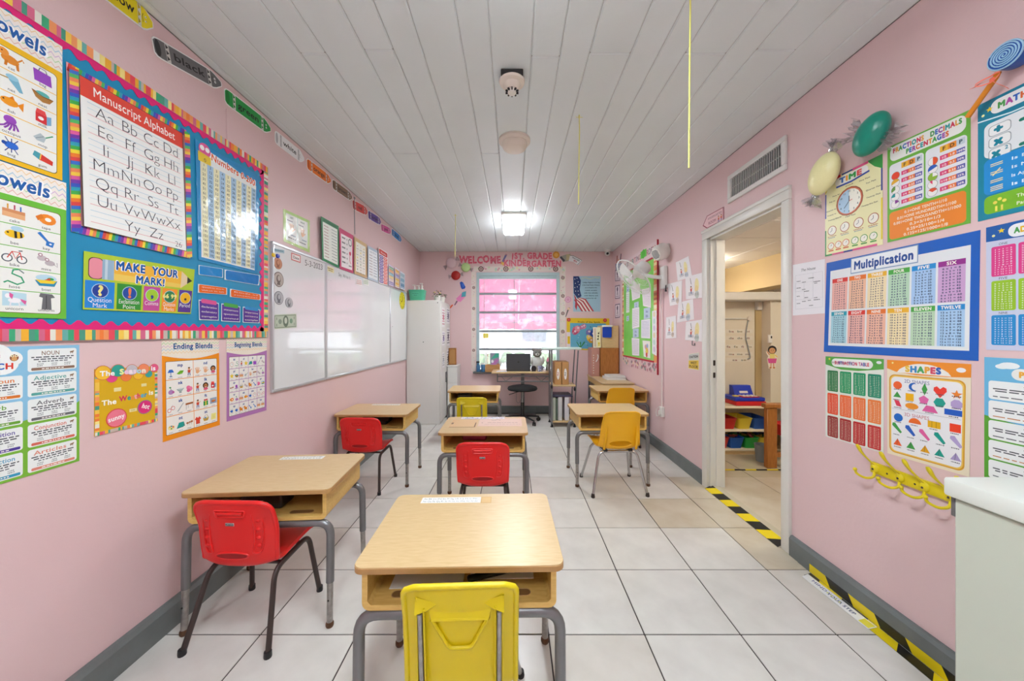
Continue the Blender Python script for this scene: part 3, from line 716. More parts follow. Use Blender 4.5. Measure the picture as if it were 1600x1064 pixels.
def make_amber(label):
    t = thing('amber_chair', label, 'chair', group='amber plastic chairs with chrome legs')
    prof = [tuple(p)[:2] for p in samp([(0.20, 0.352, 0), (0.17, 0.372, 0), (0.06, 0.374, 0), (-0.07, 0.362, 0), (-0.14, 0.362, 0), (-0.172, 0.385, 0), (-0.19, 0.44, 0), (-0.208, 0.53, 0), (-0.226, 0.62, 0), (-0.237, 0.672, 0)], 6)]
    prof = resample(prof, 62)
    wf = lambda s: (0.165 if s < 0.5 else 0.165 - 0.030 * (s - 0.5) / 0.5) * corner(s, 0.74, 0.72, 0.07, 0.055)
    cf = lambda s: (0.010 + 0.022 * max(0, min(1, (s - 0.35) / 0.2))) * fade(s, 0.82)
    rows = shell_rows(prof, wf, cf, 33)
    # oval opening low in the back
    hz, hw, hh = 0.415, 0.088, 0.026
    ins = lambda p: p[1] < -0.12 and (p[0] / hw) ** 2 + ((p[2] - hz) / hh) ** 2 < 1
    m_, n_ = len(rows), len(rows[0]); gone = set()
    for i in range(m_ - 1):
        for j in range(n_ - 1):
            c = [sum(rows[a][b][k] for a in (i, i + 1) for b in (j, j + 1)) / 4 for k in range(3)]
            if ins(c): gone.add((i, j))
    for i in range(m_):
        for j in range(n_):
            nb_ = [(a, b) in gone for a in (i - 1, i) for b in (j - 1, j)]
            if any(nb_) and not all(nb_):
                p = rows[i][j]; k = math.hypot(p[0] / hw, (p[2] - hz) / hh)
                if 0.5 < k < 1.8: rows[i][j] = (p[0] / k, p[1] - (p[2] - hz) * (1 - 1 / k) * -0.25, hz + (p[2] - hz) / k)
    MB().shell(rows, 0.006, skip=lambda i, j: (i, j) in gone).build('seat_shell', 'amber_plastic', t, 60)
    MB().tube(edge_of(rows, 1), 0.0058, 8).build('rim', 'amber_plastic', t, 70)
    for sx in (-1, 1): MB().tube(samp([(sx * 0.125, -0.168, 0.372), (sx * 0.124, -0.19, 0.43), (sx * 0.114, -0.214, 0.56)], 5), [0.011] * 8 + [0.007, 0.004, 0.002], 8).build('rib', 'amber_plastic', t, 60)
    fr = MB().tube(bend([(-0.215, -0.175, 0.01), (-0.15, -0.115, 0.335), (0.15, -0.115, 0.335), (0.215, -0.175, 0.01)], 0.055, 6), 0.0108, 12).build('leg_frame', 'chrome', t, 60)
    f2 = MB().tube(bend([(-0.215, 0.21, 0.01), (-0.15, 0.10, 0.338), (0.15, 0.10, 0.338), (0.215, 0.21, 0.01)], 0.055, 6), 0.0108, 12).build('leg_frame', 'chrome', t, 60)
    for (f, y) in ((fr, -0.1765), (f2, 0.2125)):
        for sx in (-1, 1): MB().lathe([(0, 0), (0.014, 0), (0.016, 0.005), (0.013, 0.022), (0.0118, 0.03), (0, 0.03)], 12, Matrix.Translation((sx * 0.2145, y, 0))).build('foot', 'brown_metal', f)
    for sx in (-1, 1): MB().rbox(sx * 0.10 - 0.016, -0.13, 0.335, sx * 0.10 + 0.016, 0.12, 0.356, 0.004, 1).build('seat_bracket', 'black_plastic', t)
    return t
AC = make_amber('amber yellow plastic chair with chrome legs in the aisle nearest the doorway')
AC.location = (0.83, 2.895, 0); AC.rotation_euler = (0, 0, math.radians(2.2))
dup(AC, (1.20, 4.06, 0), math.radians(-1), 'amber yellow plastic chair tucked in at the far right desk')

def make_lemon(label):
    t = thing('lemon_chair', label, 'chair', group='lemon yellow chairs with metal uprights')
    prof = resample([tuple(p)[:2] for p in samp([(0.17, 0.262, 0), (0.13, 0.28, 0), (0.03, 0.276, 0), (-0.09, 0.268, 0), (-0.135, 0.278, 0), (-0.152, 0.31, 0), (-0.162, 0.40, 0), (-0.176, 0.50, 0), (-0.19, 0.604, 0)], 8)], 60)
    wf = lambda s: 0.150 * corner(s, 0.76, 0.80, 0.07, 0.045)
    cf = lambda s: (0.008 + 0.012 * max(0, min(1, (s - 0.35) / 0.2))) * fade(s, 0.84)
    rows = shell_rows(prof, wf, cf, 25)
    MB().shell(rows, 0.006).build('seat_shell', 'lemon_plastic', t, 60)
    yb = lambda z: -0.164 - (z - 0.40) * 0.135
    MB().tube([Vector(p) + Vector((0, -0.002, 0)) for p in edge_of(rows, 26)], 0.0082, 10).build('rim', 'lemon_plastic', t, 70)
    for sx in (-1, 1):        # channel walls beside the metal uprights and the flared pocket above them
        rb = MB()
        for dx in (-0.0105, 0.0105):
            x = sx * 0.104 + dx; top = 0.575 if dx * sx > 0 else 0.548
            vs = [(x - 0.0016, yb(0.29), 0.29), (x + 0.0016, yb(0.29), 0.29), (x + 0.0016, yb(top), top), (x - 0.0016, yb(top), top)]
            vs += [(v[0], v[1] - (0.017 if v[2] < 0.4 else (0.004 if dx * sx > 0 else 0.015)), v[2]) for v in vs]
            rb.add(vs, [(0, 1, 2, 3), (4, 5, 6, 7), (0, 1, 5, 4), (1, 2, 6, 5), (2, 3, 7, 6), (3, 0, 4, 7)])
        xo, xi = sx * 0.117, sx * 0.058        # pocket: a slanted lip
        vs = [(xo, yb(0.575), 0.575), (xi, yb(0.553) + 0.001, 0.553), (sx * 0.088, yb(0.542) - 0.008, 0.540), (xo, yb(0.542) - 0.019, 0.537), (xo, yb(0.53), 0.528), (sx * 0.088, yb(0.53), 0.53)]
        rb.add(vs, [(0, 1, 2, 3), (1, 5, 2), (2, 5, 4, 3), (0, 3, 4), (0, 4, 5, 1)])
        rb.build('rib', 'lemon_plastic', t, 25)
    tr = MB()                  # triangular hand hold
    q = [(-0.075, yb(0.507) - 0.006, 0.512), (0.075, yb(0.507) - 0.006, 0.512), (0.03, yb(0.44) - 0.004, 0.425), (-0.03, yb(0.44) - 0.004, 0.425)]
    tr.tube(bend(q + [q[0]], 0.012, 4), 0.0052, 8)
    tr.add([(-0.082, yb(0.53) + 0.001, 0.532), (0.082, yb(0.53) + 0.001, 0.532), (0.075, yb(0.51) - 0.011, 0.510), (-0.075, yb(0.51) - 0.011, 0.510), (-0.08, yb(0.5), 0.505), (0.08, yb(0.5), 0.505)],
           [(0, 1, 2, 3), (3, 2, 5, 4), (0, 3, 4), (1, 5, 2), (0, 4, 5, 1)])
    tr.build('hand_hold', 'lemon_plastic', t, 40)
    for sx in (-1, 1):
        up = MB().tube(bend([(sx * 0.104, yb(0.535) - 0.009, 0.535), (sx * 0.104, yb(0.29) - 0.011, 0.262), (sx * 0.104, 0.09, 0.246)], 0.03, 5), 0.0068, 10).build('upright', 'worn_chrome', t, 60)
    for (y, ye) in ((-0.09, -0.185), (0.09, 0.175)):
        lf = MB().tube(bend([(-0.185, ye, 0.008), (-0.13, y, 0.24), (0.13, y, 0.24), (0.185, ye, 0.008)], 0.045, 6), 0.0098, 10).build('leg_frame', 'chrome', t, 60)
        for sx in (-1, 1): MB().lathe([(0, 0), (0.013, 0), (0.0145, 0.005), (0.012, 0.022), (0, 0.024)], 12, Matrix.Translation((sx * 0.1855, ye - 0.001, 0))).build('foot', 'black_plastic', lf)
    return t
LC = make_lemon('lemon yellow plastic chair in the foreground, cut off by the lower picture edge')
LC.location = (-0.148, 1.115, 0); LC.rotation_euler = (0, 0, math.radians(2.5))
dup(LC, (-0.425, 3.80, 0), math.radians(0.5), 'lemon yellow plastic chair at the far desk beside the tall white cabinet')

# ------------------------------------------------------------------ near cabinet, tall cabinet and what stands on them
t = thing('file_cabinet', 'pale green metal cabinet with white top at the lower right edge', 'cabinet', (1.41, 0.65, 0))
MB().rbox(-0.183, -0.33, 0.03, 0.175, 0.325, 0.815, 0.006, 1).build('body', 'cabinet_green', t)
MB().box(-0.17, -0.31, 0.0, 0.17, 0.31, 0.03).build('plinth', 'dark_gap', t, None)
MB().rbox(-0.195, -0.335, 0.815, 0.18, 0.34, 0.867, 0.008, 2).build('top', 'cabinet_top', t)
MB().rbox(-0.181, 0.323, 0.76, -0.17, 0.333, 0.815, 0.002, 1).build('hinge', 'steel_grey', t)
t = thing('tall_cabinet', 'tall white cabinet in the far left corner beside the whiteboards', 'cabinet', (-1.247, 5.235, 0))
MB().rbox(-0.235, -0.35, 0.0, 0.235, 0.35, 1.734, 0.006, 1).build('body', 'cabinet_white', t)
for (z0, z1) in ((0.04, 1.70),):
    d_ = MB().rbox(0.235, -0.335, z0, 0.25, -0.003, z1, 0.003, 1).build('door', 'cabinet_white', t)
    MB().rbox(0.25, -0.05, 0.55, 0.262, -0.03, 0.7, 0.003, 1).build('handle', 'steel_grey', d_)
    d_ = MB().rbox(0.235, 0.003, z0, 0.25, 0.335, z1, 0.003, 1).build('door', 'cabinet_white', t)
    MB().rbox(0.25, 0.02, 0.55, 0.262, 0.035, 0.7, 0.003, 1).build('handle', 'steel_grey', d_)
for (x, z) in ((0.0, 1.15), (0.2, 1.70)):
    MB().lathe([(0, 0), (0.007, 0), (0.006, 0.003), (0, 0.004)], 10, Matrix.Translation((x, -0.35, z)) @ Matrix.Rotation(PI / 2, 4, 'X')).build('screw', 'dark_gap', t)
for k, (y0, y1, z0, z1, cols) in enumerate(((-0.30, -0.10, 1.36, 1.64, ('D87A90', 'C06070')), (-0.29, -0.09, 1.10, 1.30, ('7A6AA0', '404040')), (-0.27, -0.12, 0.78, 1.0, ('AAB0B8', '909090')), (0.05, 0.28, 1.42, 1.66, ('505060', '8A7AA0')), (0.06, 0.29, 1.08, 1.36, ('605070', '303038')), (0.06, 0.29, 0.75, 1.02, ('50505A', '3A3A44')))):
    s = Sheet(y1 - y0, z1 - z0, 'F2F0F2'); rg = random.Random(k)
    for j in range(6):
        s.scrawl(8, 92, 84 - j * 14, 5, cols[j % 2], k)
    s.ell(50, 50, 22, cols[0], n=10); s.ell(40, 60, 10, cols[1], n=8)
    x = -1.247 + 0.2506
    o = s.build('taped_sheet', [(x, 5.235 + y0, z0), (x, 5.235 + y1, z0), (x, 5.235 + y1, z1), (x, 5.235 + y0, z1)], Vector((1, 0, 0)))
    tag(o, ['upper', 'middle', 'lower'][k % 3] + ' printed sheet taped on the ' + ['nearer', 'farther'][k // 3] + ' door of the tall white cabinet', 'paper', 'sheets taped on the tall cabinet')
# teal basket with bottles
t = thing('basket', 'teal plastic basket on top of the tall white cabinet', 'basket', (-1.355, 4.99, 1.734))
mat('teal_plastic', (96, 206, 168), 0.4)
mb = MB(); o_ = rrect_pts(-0.11, -0.08, 0.11, 0.08, 0.02, 3); n = len(o_)
for (z, k, kk) in ((0, 0.84, 0.84), (0.145, 1.0, 1.0), (0.15, 1.04, 1.05), (0.15, 0.97, 0.96), (0.012, 0.81, 0.8)):
    mb.v += [(p[0] * k, p[1] * kk, z) for p in o_]
for i in range(4): mb.f += [(i * n + j, i * n + (j + 1) % n, (i + 1) * n + (j + 1) % n, (i + 1) * n + j) for j in range(n)]
mb.f += [tuple(range(n))[::-1], tuple(4 * n + j for j in range(n))]
mb.build('tub', 'teal_plastic', t, 40)
s = Sheet(0.1, 0.07, '5FCBA6'); s.text('Hand Sanitizer', 50, 60, 16, '205040', width=80); s.text('Soap', 50, 25, 18, '205040', width=40)
s.build('lettering', [(-0.06, -0.0885, 0.05), (0.05, -0.0885, 0.05), (0.05, -0.094, 0.12), (-0.06, -0.094, 0.12)], Vector((0, -1, 0)), thick=0.0008, parent=t)
for k, (x, y, h) in enumerate(((-1.40, 5.0, 0.21), (-1.335, 4.98, 0.2), (-1.30, 5.02, 0.235))):
    b = thing('spray_bottle', ['short white bottle nearest the wall in the teal basket', 'middle white bottle in the teal basket', 'tallest white pump bottle in the teal basket'][k], 'bottle', (x, y, 1.748), group='white bottles in the teal basket')
    MB().lathe([(0, 0), (0.027, 0), (0.029, 0.01), (0.029, h * 0.62), (0.013, h * 0.74), (0.013, h * 0.8), (0, h * 0.8)], 14).build('body', 'white_plastic', b)
    MB().lathe([(0, h * 0.78), (0.015, h * 0.78), (0.015, h * 0.88), (0.006, h * 0.9), (0.005, h), (0, h)], 12).rbox(-0.035, -0.008, h * 0.97, 0.012, 0.008, h * 1.03, 0.003, 1).build('pump', 'white_plastic', b)
for k, (x, y, z, sc_) in enumerate(((-1.075, 4.99, 1.734, 1.0), (-1.045, 5.18, 1.734, 0.9))):
    p = thing('potted_plant', ['small potted plant with yellow and pink flowers on the cabinet front corner', 'small potted plant with dark leaves further back on the white cabinet'][k], 'plant', (x, y, z), group='potted plants on the tall cabinet')
    MB().lathe([(0, 0), (0.038, 0), (0.046, 0.05), (0.048, 0.075), (0.043, 0.075), (0.04, 0.06), (0, 0.06)], 16).build('pot', 'white_plastic', p)
    m = MB(); rg = random.Random(k + 5)
    for j in range(26):
        a = rg.uniform(0, 2 * PI); r = rg.uniform(0.005, 0.06); h = rg.uniform(0.07, 0.14) * sc_
        M = Matrix.Translation((r * math.cos(a), r * math.sin(a), h)) @ Matrix.Rotation(a, 4, 'Z') @ Matrix.Rotation(rg.uniform(-0.2, 0.9), 4, 'Y')
        m.add([(0, 0, 0), (0.018, 0.009, 0.004), (0.04, 0, 0), (0.018, -0.009, 0.004), (0.018, 0, -0.002)], [(0, 1, 2), (0, 2, 3), (0, 4, 1), (4, 2, 1), (0, 3, 4), (4, 3, 2)], M)
    m.build('leaves', 'leaf_green', p)['kind'] = 'stuff'
    if k == 0:
        for j, (dx, dz, c) in enumerate(((-0.03, 0.12, 'fl_y'), (0.02, 0.135, 'fl_p'), (0.045, 0.11, 'fl_y'))):
            mat('fl_y', (226, 206, 120), 0.6); mat('fl_p', (226, 170, 150), 0.6); MB().ell((dx, -0.03, dz), 0.014, 0.014, 0.009, 10, 6).build('flower', c, p)
# low white drawer unit and the frame behind the tall cabinet
t = thing('drawer_unit', 'low white drawer unit half hidden behind the tall cabinet', 'cabinet', (-0.91, 5.42, 0))
MB().rbox(-0.075, -0.15, 0.0, 0.075, 0.16, 0.77, 0.004, 1).build('body', 'cabinet_white', t)
MB().rbox(-0.08, -0.158, 0.77, 0.08, 0.165, 0.785, 0.003, 1).build('top', 'cabinet_white', t)
for z in (0.05, 0.29, 0.53): MB().rbox(-0.068, -0.162, z, 0.068, -0.15, z + 0.22, 0.003, 1).build('drawer', 'cabinet_white', t)
t = thing('picture_board', 'brown wooden picture frame leaning on the low white drawer unit', 'frame', (-0.93, 5.42, 0.786))
MB().rbox(-0.06, -0.006, 0, 0.06, 0.01, 0.26, 0.004, 1).build('back_board', 'cardboard', t)
MB().tube([(-0.05, -0.008, 0.01), (-0.05, -0.008, 0.25), (0.05, -0.008, 0.25), (0.05, -0.008, 0.01), (-0.05, -0.008, 0.01)], 0.008, 6).build('moulding', 'oak', t)

# ------------------------------------------------------------------ teacher's corner under the window
t = thing('teacher_desk', 'light wood teacher desk with grey metal frame under the window', 'desk', (0.14, 5.05, 0))
MB().rbox(-0.445, 0, 0.69, 0.445, 0.42, 0.712, 0.004, 1).build('desk_top', 'light_wood', t)
m = MB()
for z in (0.645, 0.57): m.box(-0.36, 0.05, z - 0.008, 0.40, 0.066, z + 0.008)
m.box(-0.37, 0.05, 0.562, -0.352, 0.066, 0.69).box(0.385, 0.05, 0.562, 0.40, 0.066, 0.69)
m.build('frame', 'steel_grey', t, None)
for (a, b_) in ((-0.30, -0.24), (-0.24, -0.14), (0.2, 0.28), (0.28, 0.36)):
    up = a in (-0.24, 0.28)
    MB().tube([(a, 0.058, 0.64 if not up else 0.575), (b_, 0.058, 0.575 if not up else 0.64)], 0.004, 6).build('brace', 'steel_grey', t)
MB().rbox(-0.012, 0.3, 0.0, 0.04, 0.34, 0.69, 0.004, 1).build('column', 'steel_grey', t)
MB().rbox(-0.2, 0.28, 0.0, 0.22, 0.40, 0.03, 0.006, 1).build('foot_plate', 'steel_grey', t)
t = thing('laptop', 'dark grey laptop standing open on the teacher desk, lid towards the room', 'laptop', (0.085, 5.16, 0.7125))
mat('laptop_grey', (70, 73, 78), 0.4, 0.3)
MB().rbox(-0.178, 0.0, 0, 0.178, 0.24, 0.016, 0.004, 1).build('base', 'laptop_grey', t)
lid = MB().rbox(-0.178, -0.006, 0.012, 0.178, 0.004, 0.262, 0.003, 1).build('lid', 'laptop_grey', t, loc=(0, 0, 0), rot=(math.radians(4), 0, 0))
MB().lathe([(0, 0), (0.014, 0), (0.013, 0.0008), (0, 0.001)], 18, Matrix.Translation((0, -0.006, 0.14)) @ Matrix.Rotation(PI / 2, 4, 'X')).build('emblem', 'black_plastic', lid)
MB().box(-0.165, 0.004, 0.03, 0.165, 0.0052, 0.25).build('screen', 'black_plastic', lid, None)
s = Sheet(0.24, 0.12, 'F4F4F2'); [s.scrawl(8, 92, 80 - 12 * j, 4, '9A9AA0', 3) for j in range(6)]
tag(s.build('paper', [(-0.24, 5.06, 0.713), (-0.08, 5.06, 0.713), (-0.09, 5.2, 0.713), (-0.22, 5.2, 0.713)], NRM['F'], thick=0.004), 'white papers lying on the teacher desk beside the laptop', 'paper')
# teddy bear
t = thing('teddy_bear', 'grey and white teddy bear sitting behind the laptop on the desk', 'soft toy', (0.375, 5.37, 0.7125))
mat('bear_grey', (150, 146, 140), 0.95, var=0.4, vscale=40, bump=0.6, bscale=160); mat('bear_white', (226, 224, 218), 0.95, var=0.15, vscale=40, bump=0.5, bscale=160)
MB().ell((0, 0, 0.108), 0.085, 0.07, 0.106).build('body', 'bear_white', t, 80)
MB().ell((0, -0.015, 0.255), 0.07, 0.06, 0.062).build('head', 'bear_grey', t, 80)
for sx in (-1, 1):
    MB().ell((sx * 0.055, 0, 0.308), 0.026, 0.014, 0.026).build('ear', 'bear_grey', t, 80)
    MB().ell((sx * 0.085, -0.03, 0.15), 0.025, 0.03, 0.06).build('arm', 'bear_white', t, 80)
    MB().ell((sx * 0.06, -0.07, 0.036), 0.035, 0.06, 0.034).build('leg', 'bear_grey', t, 80)
    MB().ell((sx * 0.024, -0.07, 0.268), 0.007, 0.005, 0.007, 8, 6).build('eye', 'black_plastic', t)
MB().ell((0, -0.07, 0.238), 0.03, 0.022, 0.022).build('muzzle', 'bear_white', t, 80)
MB().ell((0, -0.09, 0.247), 0.01, 0.006, 0.007, 8, 6).build('nose', 'black_plastic', t)
t = thing('mug', 'blue and white patterned mug on the teacher desk beside the bear', 'mug', (0.405, 5.13, 0.7125))
mat('blue_china', (34, 60, 150), 0.25, var=0.9, vscale=45, col2=(225, 230, 240))
MB().lathe([(0, 0), (0.036, 0), (0.042, 0.012), (0.043, 0.08), (0.039, 0.08), (0.038, 0.012), (0, 0.01)], 20).build('cup', 'blue_china', t)
MB().tube(bez((0.04, 0, 0.068), (0.085, 0, 0.045), (0.04, 0, 0.018)), 0.006, 8).build('handle', 'blue_china', t)
t = thing('desk_clock', 'round black clock standing between laptop and bear', 'clock', (0.312, 5.17, 0.7125))
MB().lathe([(0, 0), (0.036, 0.0), (0.04, 0.008), (0.04, 0.026), (0.036, 0.034), (0, 0.034)], 24, Matrix.Translation((0, 0.017, 0.042)) @ Matrix.Rotation(PI / 2, 4, 'X')).build('case', 'black_plastic', t)
MB().box(-0.03, -0.015, 0, 0.03, 0.03, 0.012).build('stand', 'black_plastic', t)
t = thing('figurine', 'small grey figurine with pink hat at the end of the teacher desk', 'figurine', (0.535, 5.3, 0.7125))
mat('pink_paint', (214, 120, 150), 0.5)
MB().lathe([(0, 0), (0.036, 0), (0.04, 0.02), (0.03, 0.07), (0.022, 0.1), (0.03, 0.115), (0.026, 0.14), (0, 0.15)], 16).build('body', 'bear_grey', t)
MB().lathe([(0, 0.135), (0.03, 0.135), (0.018, 0.165), (0.004, 0.2), (0, 0.2)], 14).build('hat', 'pink_paint', t)
# on the sill
t = thing('book_box', 'brown wooden tray holding papers on the window sill', 'tray', (-0.30, 5.53, WZ0))
MB().rbox(-0.13, -0.05, 0.06, 0.10, 0.05, 0.075, 0.003, 1).rbox(-0.13, -0.05, 0.075, 0.10, -0.04, 0.115, 0.003, 1).rbox(-0.13, 0.04, 0.075, 0.10, 0.05, 0.115, 0.003, 1).rbox(-0.13, -0.05, 0.0, 0.10, 0.05, 0.06, 0.003, 1).build('tray', 'cardboard', t)
for k, (x0, x1, z1, c, lab) in enumerate(((-0.355, -0.21, 0.30, 'cover', 'colourful picture book standing in the tray on the sill'), (-0.40, -0.388, 0.29, 'r', 'thin red book standing at the end of the sill tray'), (-0.43, -0.412, 0.31, 'w', 'white folder standing at the far end of the sill tray'))):
    s = Sheet(x1 - x0, z1 - 0.11, {'cover': '9AA0A8', 'r': 'D86A6A', 'w': 'EEECEA'}[c])
    if c == 'cover':
        s.rect(5, 5, 95, 95, '8890A0'); s.poly([(5, 55), (60, 95), (95, 95), (95, 70), (40, 60)], '2CA88A'); s.poly([(5, 20), (70, 60), (95, 50), (60, 15)], 'B070B0'); s.poly([(40, 5), (95, 30), (95, 5)], 'B8604A'); s.ell(25, 40, 14, 'E0E4EC')
    else: s.rect(20, 20, 80, 80, 'F4F0F0')
    tag(s.build('book', [(x0, 5.51, WZ0 + 0.076), (x1, 5.51, WZ0 + 0.076), (x1, 5.53, WZ0 + z1), (x0, 5.53, WZ0 + z1)], NRM['B'], 'print_gloss', 0.012), lab, 'book')
t = thing('spray_bottle', 'blue spray bottle at the left end of the window sill', 'bottle', (-0.545, 5.55, WZ0))
mat('bottle_blue', (70, 120, 160), 0.2)
MB().lathe([(0, 0), (0.03, 0), (0.033, 0.01), (0.033, 0.09), (0.014, 0.12), (0.013, 0.14), (0, 0.14)], 16).build('body', 'bottle_blue', t)
MB().rbox(-0.03, -0.012, 0.138, 0.02, 0.012, 0.165, 0.004, 1).rbox(-0.028, -0.006, 0.11, -0.02, 0.006, 0.14, 0.002, 1).build('trigger', 'black_plastic', t)
t = thing('jar', 'clear jar with blue lid on the window sill beside the spray bottle', 'jar', (-0.47, 5.54, WZ0))
MB().lathe([(0, 0), (0.032, 0), (0.034, 0.012), (0.034, 0.10), (0.028, 0.115), (0, 0.115)], 18).build('body', 'bottle_blue', t)
MB().lathe([(0, 0.115), (0.03, 0.115), (0.03, 0.135), (0, 0.137)], 18).build('lid', 'white_plastic', t)
s = Sheet(0.06, 0.05, 'F0DC30'); s.ell(50, 50, 30, 'F6EC80')
tag(s.build('window_sticker', [B(755, 528), B(763, 528), B(763, 521), B(755, 521)], NRM['B'], thick=0.001, sink=-0.036), 'small yellow sticker on the fourth window pane', 'sticker')

# round office stool
t = thing('office_stool', 'round black stool on castors in front of the teacher desk', 'stool', (0.14, 5.0, 0))
MB().lathe([(0, 0.46), (0.17, 0.46), (0.205, 0.468), (0.215, 0.485), (0.205, 0.508), (0.17, 0.52), (0, 0.522)], 36).build('seat', 'black_rubber', t)
MB().cyl((0, 0, 0.28), (0, 0, 0.46), 0.014, n=14).build('gas_lift', 'worn_chrome', t)
MB().cyl((0, 0, 0.08), (0, 0, 0.29), 0.026, n=16).build('column', 'black_plastic', t)
MB().tube([(-0.02, -0.01, 0.45), (-0.10, -0.05, 0.435), (-0.19, -0.11, 0.415)], 0.006, 8).build('height_lever', 'black_plastic', t)
MB().tube(bend([(-0.085, -0.02, 0.46), (-0.09, -0.02, 0.3), (-0.05, -0.02, 0.275), (0.045, -0.02, 0.46)], 0.03, 4), 0.0025, 6).build('cable_loop', 'steel_grey', t)
for k in range(5):
    a = math.radians(20 + 72 * k); c, s_ = math.cos(a), math.sin(a)
    ar = MB().tube([(0, 0, 0.095), (0.12 * c, 0.12 * s_, 0.088), (0.255 * c, 0.255 * s_, 0.066)], [0.024, 0.018, 0.013], 8, flat=0.7).build('base_arm', 'black_plastic', t)
    M = Matrix.Translation((0.25 * c, 0.25 * s_, 0.0)) @ Matrix.Rotation(a + 0.7, 4, 'Z')
    m = MB()
    for dx in (-0.013, 0.013): m.lathe([(0, -0.008), (0.024, -0.008), (0.027, -0.004), (0.027, 0.004), (0.024, 0.008), (0, 0.008)], 16, M @ Matrix.Translation((dx, 0, 0.027)) @ Matrix.Rotation(PI / 2, 4, 'Y'))
    m.cyl((0.25 * c, 0.25 * s_, 0.03), (0.25 * c, 0.25 * s_, 0.065), 0.007, n=8); m.build('castor', 'black_rubber', ar)

# rolling shelf cart with files
mat('shelf_mint', (206, 226, 220), 0.15)
t = thing('shelf_cart', 'grey metal shelf cart with wooden shelves beside the teacher desk', 'shelf', (0.53, 4.75, 0))
m = MB()
for (x0, y0, x1, y1, zt) in ((0, 0, 0.0, 0.0, 1.05), (0.0, 0.27, 0.0, 0.27, 1.05)): m.box(x0 - 0.012, y0 - 0.008, 0.035, x0 + 0.012, y0 + 0.012, zt)
for y in (0.0, 0.27): m.tube([(0.31, y, 0.04), (0.32, y, 0.4), (0.36, y, 1.04)], 0.009, 8)
m.build('post', 'steel_grey', t)
for (z, mm_) in ((0.06, 'light_wood'), (0.55, 'light_wood')): MB().rbox(0.0, -0.005, z, 0.325, 0.275, z + 0.02, 0.003, 1).build('shelf', mm_, t)
MB().rbox(-0.14, -0.02, 1.0505, 0.40, 0.29, 1.078, 0.003, 1).build('top_shelf', 'shelf_mint', t)
MB().box(-0.008, 0.005, 0.06, -0.002, 0.27, 0.55).build('side_panel', 'steel_grey', t, None)
for (x, y) in ((0, 0), (0.31, 0), (0, 0.27), (0.31, 0.27)): MB().lathe([(0, 0), (0.018, 0), (0.02, 0.006), (0.01, 0.03), (0.01, 0.045), (0, 0.045)], 12, Matrix.Translation((x, y, 0))).build('foot', 'black_plastic', t)
for (x, z, r) in ((0.0, 0.55, 0.018), (0.31, 0.52, 0.022)): MB().ell((x, -0.012, z), 0.014, 0.014, 0.03).build('clamp', 'black_plastic', t)
for k, (x, txt) in enumerate(((0.575, 'FILE'), (0.675, 'FILE'))):
    f = thing('magazine_file', ['brown cardboard magazine file on the cart shelf next to the desk', 'brown cardboard magazine file on the cart shelf next to the pink wall'][k], 'box', (x, 4.78, 0.571), group='cardboard magazine files')
    MB().rbox(0, 0, 0, 0.092, 0.26, 0.31, 0.003, 1).build('box', 'cardboard', f)
    s = Sheet(0.04, 0.15, 'F0ECE8', rrect_pts(0, 0, 100, 100, 48, 6)); s.text(txt, 68, 50, 13, ['B02830', '707070'][k], rot=90, al='c', bold=0.03)
    s.build('label', [(0.026, -0.0005, 0.07), (0.066, -0.0005, 0.07), (0.066, -0.0005, 0.22), (0.026, -0.0005, 0.22)], NRM['B'], parent=f)
mat('binder_a', (196, 204, 186), 0.5); mat('binder_b', (206, 206, 204), 0.5); mat('binder_c', (222, 216, 220), 0.5); mat('binder_d', (90, 108, 90), 0.5)
for k, (x, w, h, lean, mm_, lab) in enumerate(((0.545, 0.042, 0.315, 0, 'binder_a', 'pale green binder at the left of the lowest cart shelf'), (0.594, 0.02, 0.30, 0, 'binder_d', 'thin dark green binder on the lowest cart shelf'),
                                               (0.62, 0.055, 0.32, 0, 'binder_b', 'grey white binder in the middle of the lowest cart shelf'), (0.71, 0.06, 0.32, 0, 'binder_c', 'pinkish white binder at the right of the lowest cart shelf'))):
    f = thing('binder', lab, 'binder', (x, 4.775, 0.081), group='binders on the cart', rot=(0, math.radians(-lean), 0))
    MB().rbox(0, 0, 0, w, 0.25, h, 0.004, 1).build('cover', mm_, f); MB().box(0.004, 0.245, 0.006, w - 0.004, 0.2515, h - 0.006).build('pages', 'paper_white', f, None)
for k, (z, c) in enumerate(((0.405, (86, 70, 96)), (0.42, (70, 66, 90)))):
    mat('book_%d' % k, c, 0.5, var=0.5, vscale=30)
    o = MB().rbox(0.54, 4.77, z, 0.82 - k * 0.02, 5.01, z + 0.014, 0.002, 1).build('flat_book', 'book_%d' % k); tag(o, ['dark printed book lying on top of the cart binders', 'upper dark printed book lying on the cart binders'][k], 'book')

# right rear corner: table, cupboard, boxes
t = thing('side_table', 'light wood side table in the far right corner holding the oak cupboard', 'table', (1.385, 5.06, 0))
MB().rbox(-0.205, -0.49, 0.6, 0.21, 0.5, 0.622, 0.004, 1).build('table_top', 'desk_top', t)
for (x, y) in ((-0.18, -0.4), (0.18, -0.4), (-0.18, 0.46), (0.18, 0.46)): MB().cyl((x, y, 0), (x, y, 0.6), 0.014, n=10).build('leg', 'steel_grey', t)
MB().box(-0.195, -0.47, 0.53, 0.2, -0.455, 0.6).box(-0.195, -0.455, 0.53, -0.182, 0.48, 0.6).build('apron', 'desk_ply', t, None)
t = thing('cupboard', 'small oak cupboard standing on the side table in the corner', 'cupboard', (1.46, 5.40, 0.6225))
MB().rbox(-0.135, -0.15, 0, 0.135, 0.16, 0.43, 0.003, 1).build('body', 'oak', t)
MB().rbox(-0.125, -0.157, 0.012, 0.125, -0.15, 0.42, 0.002, 1).build('back_panel', 'oak', t)
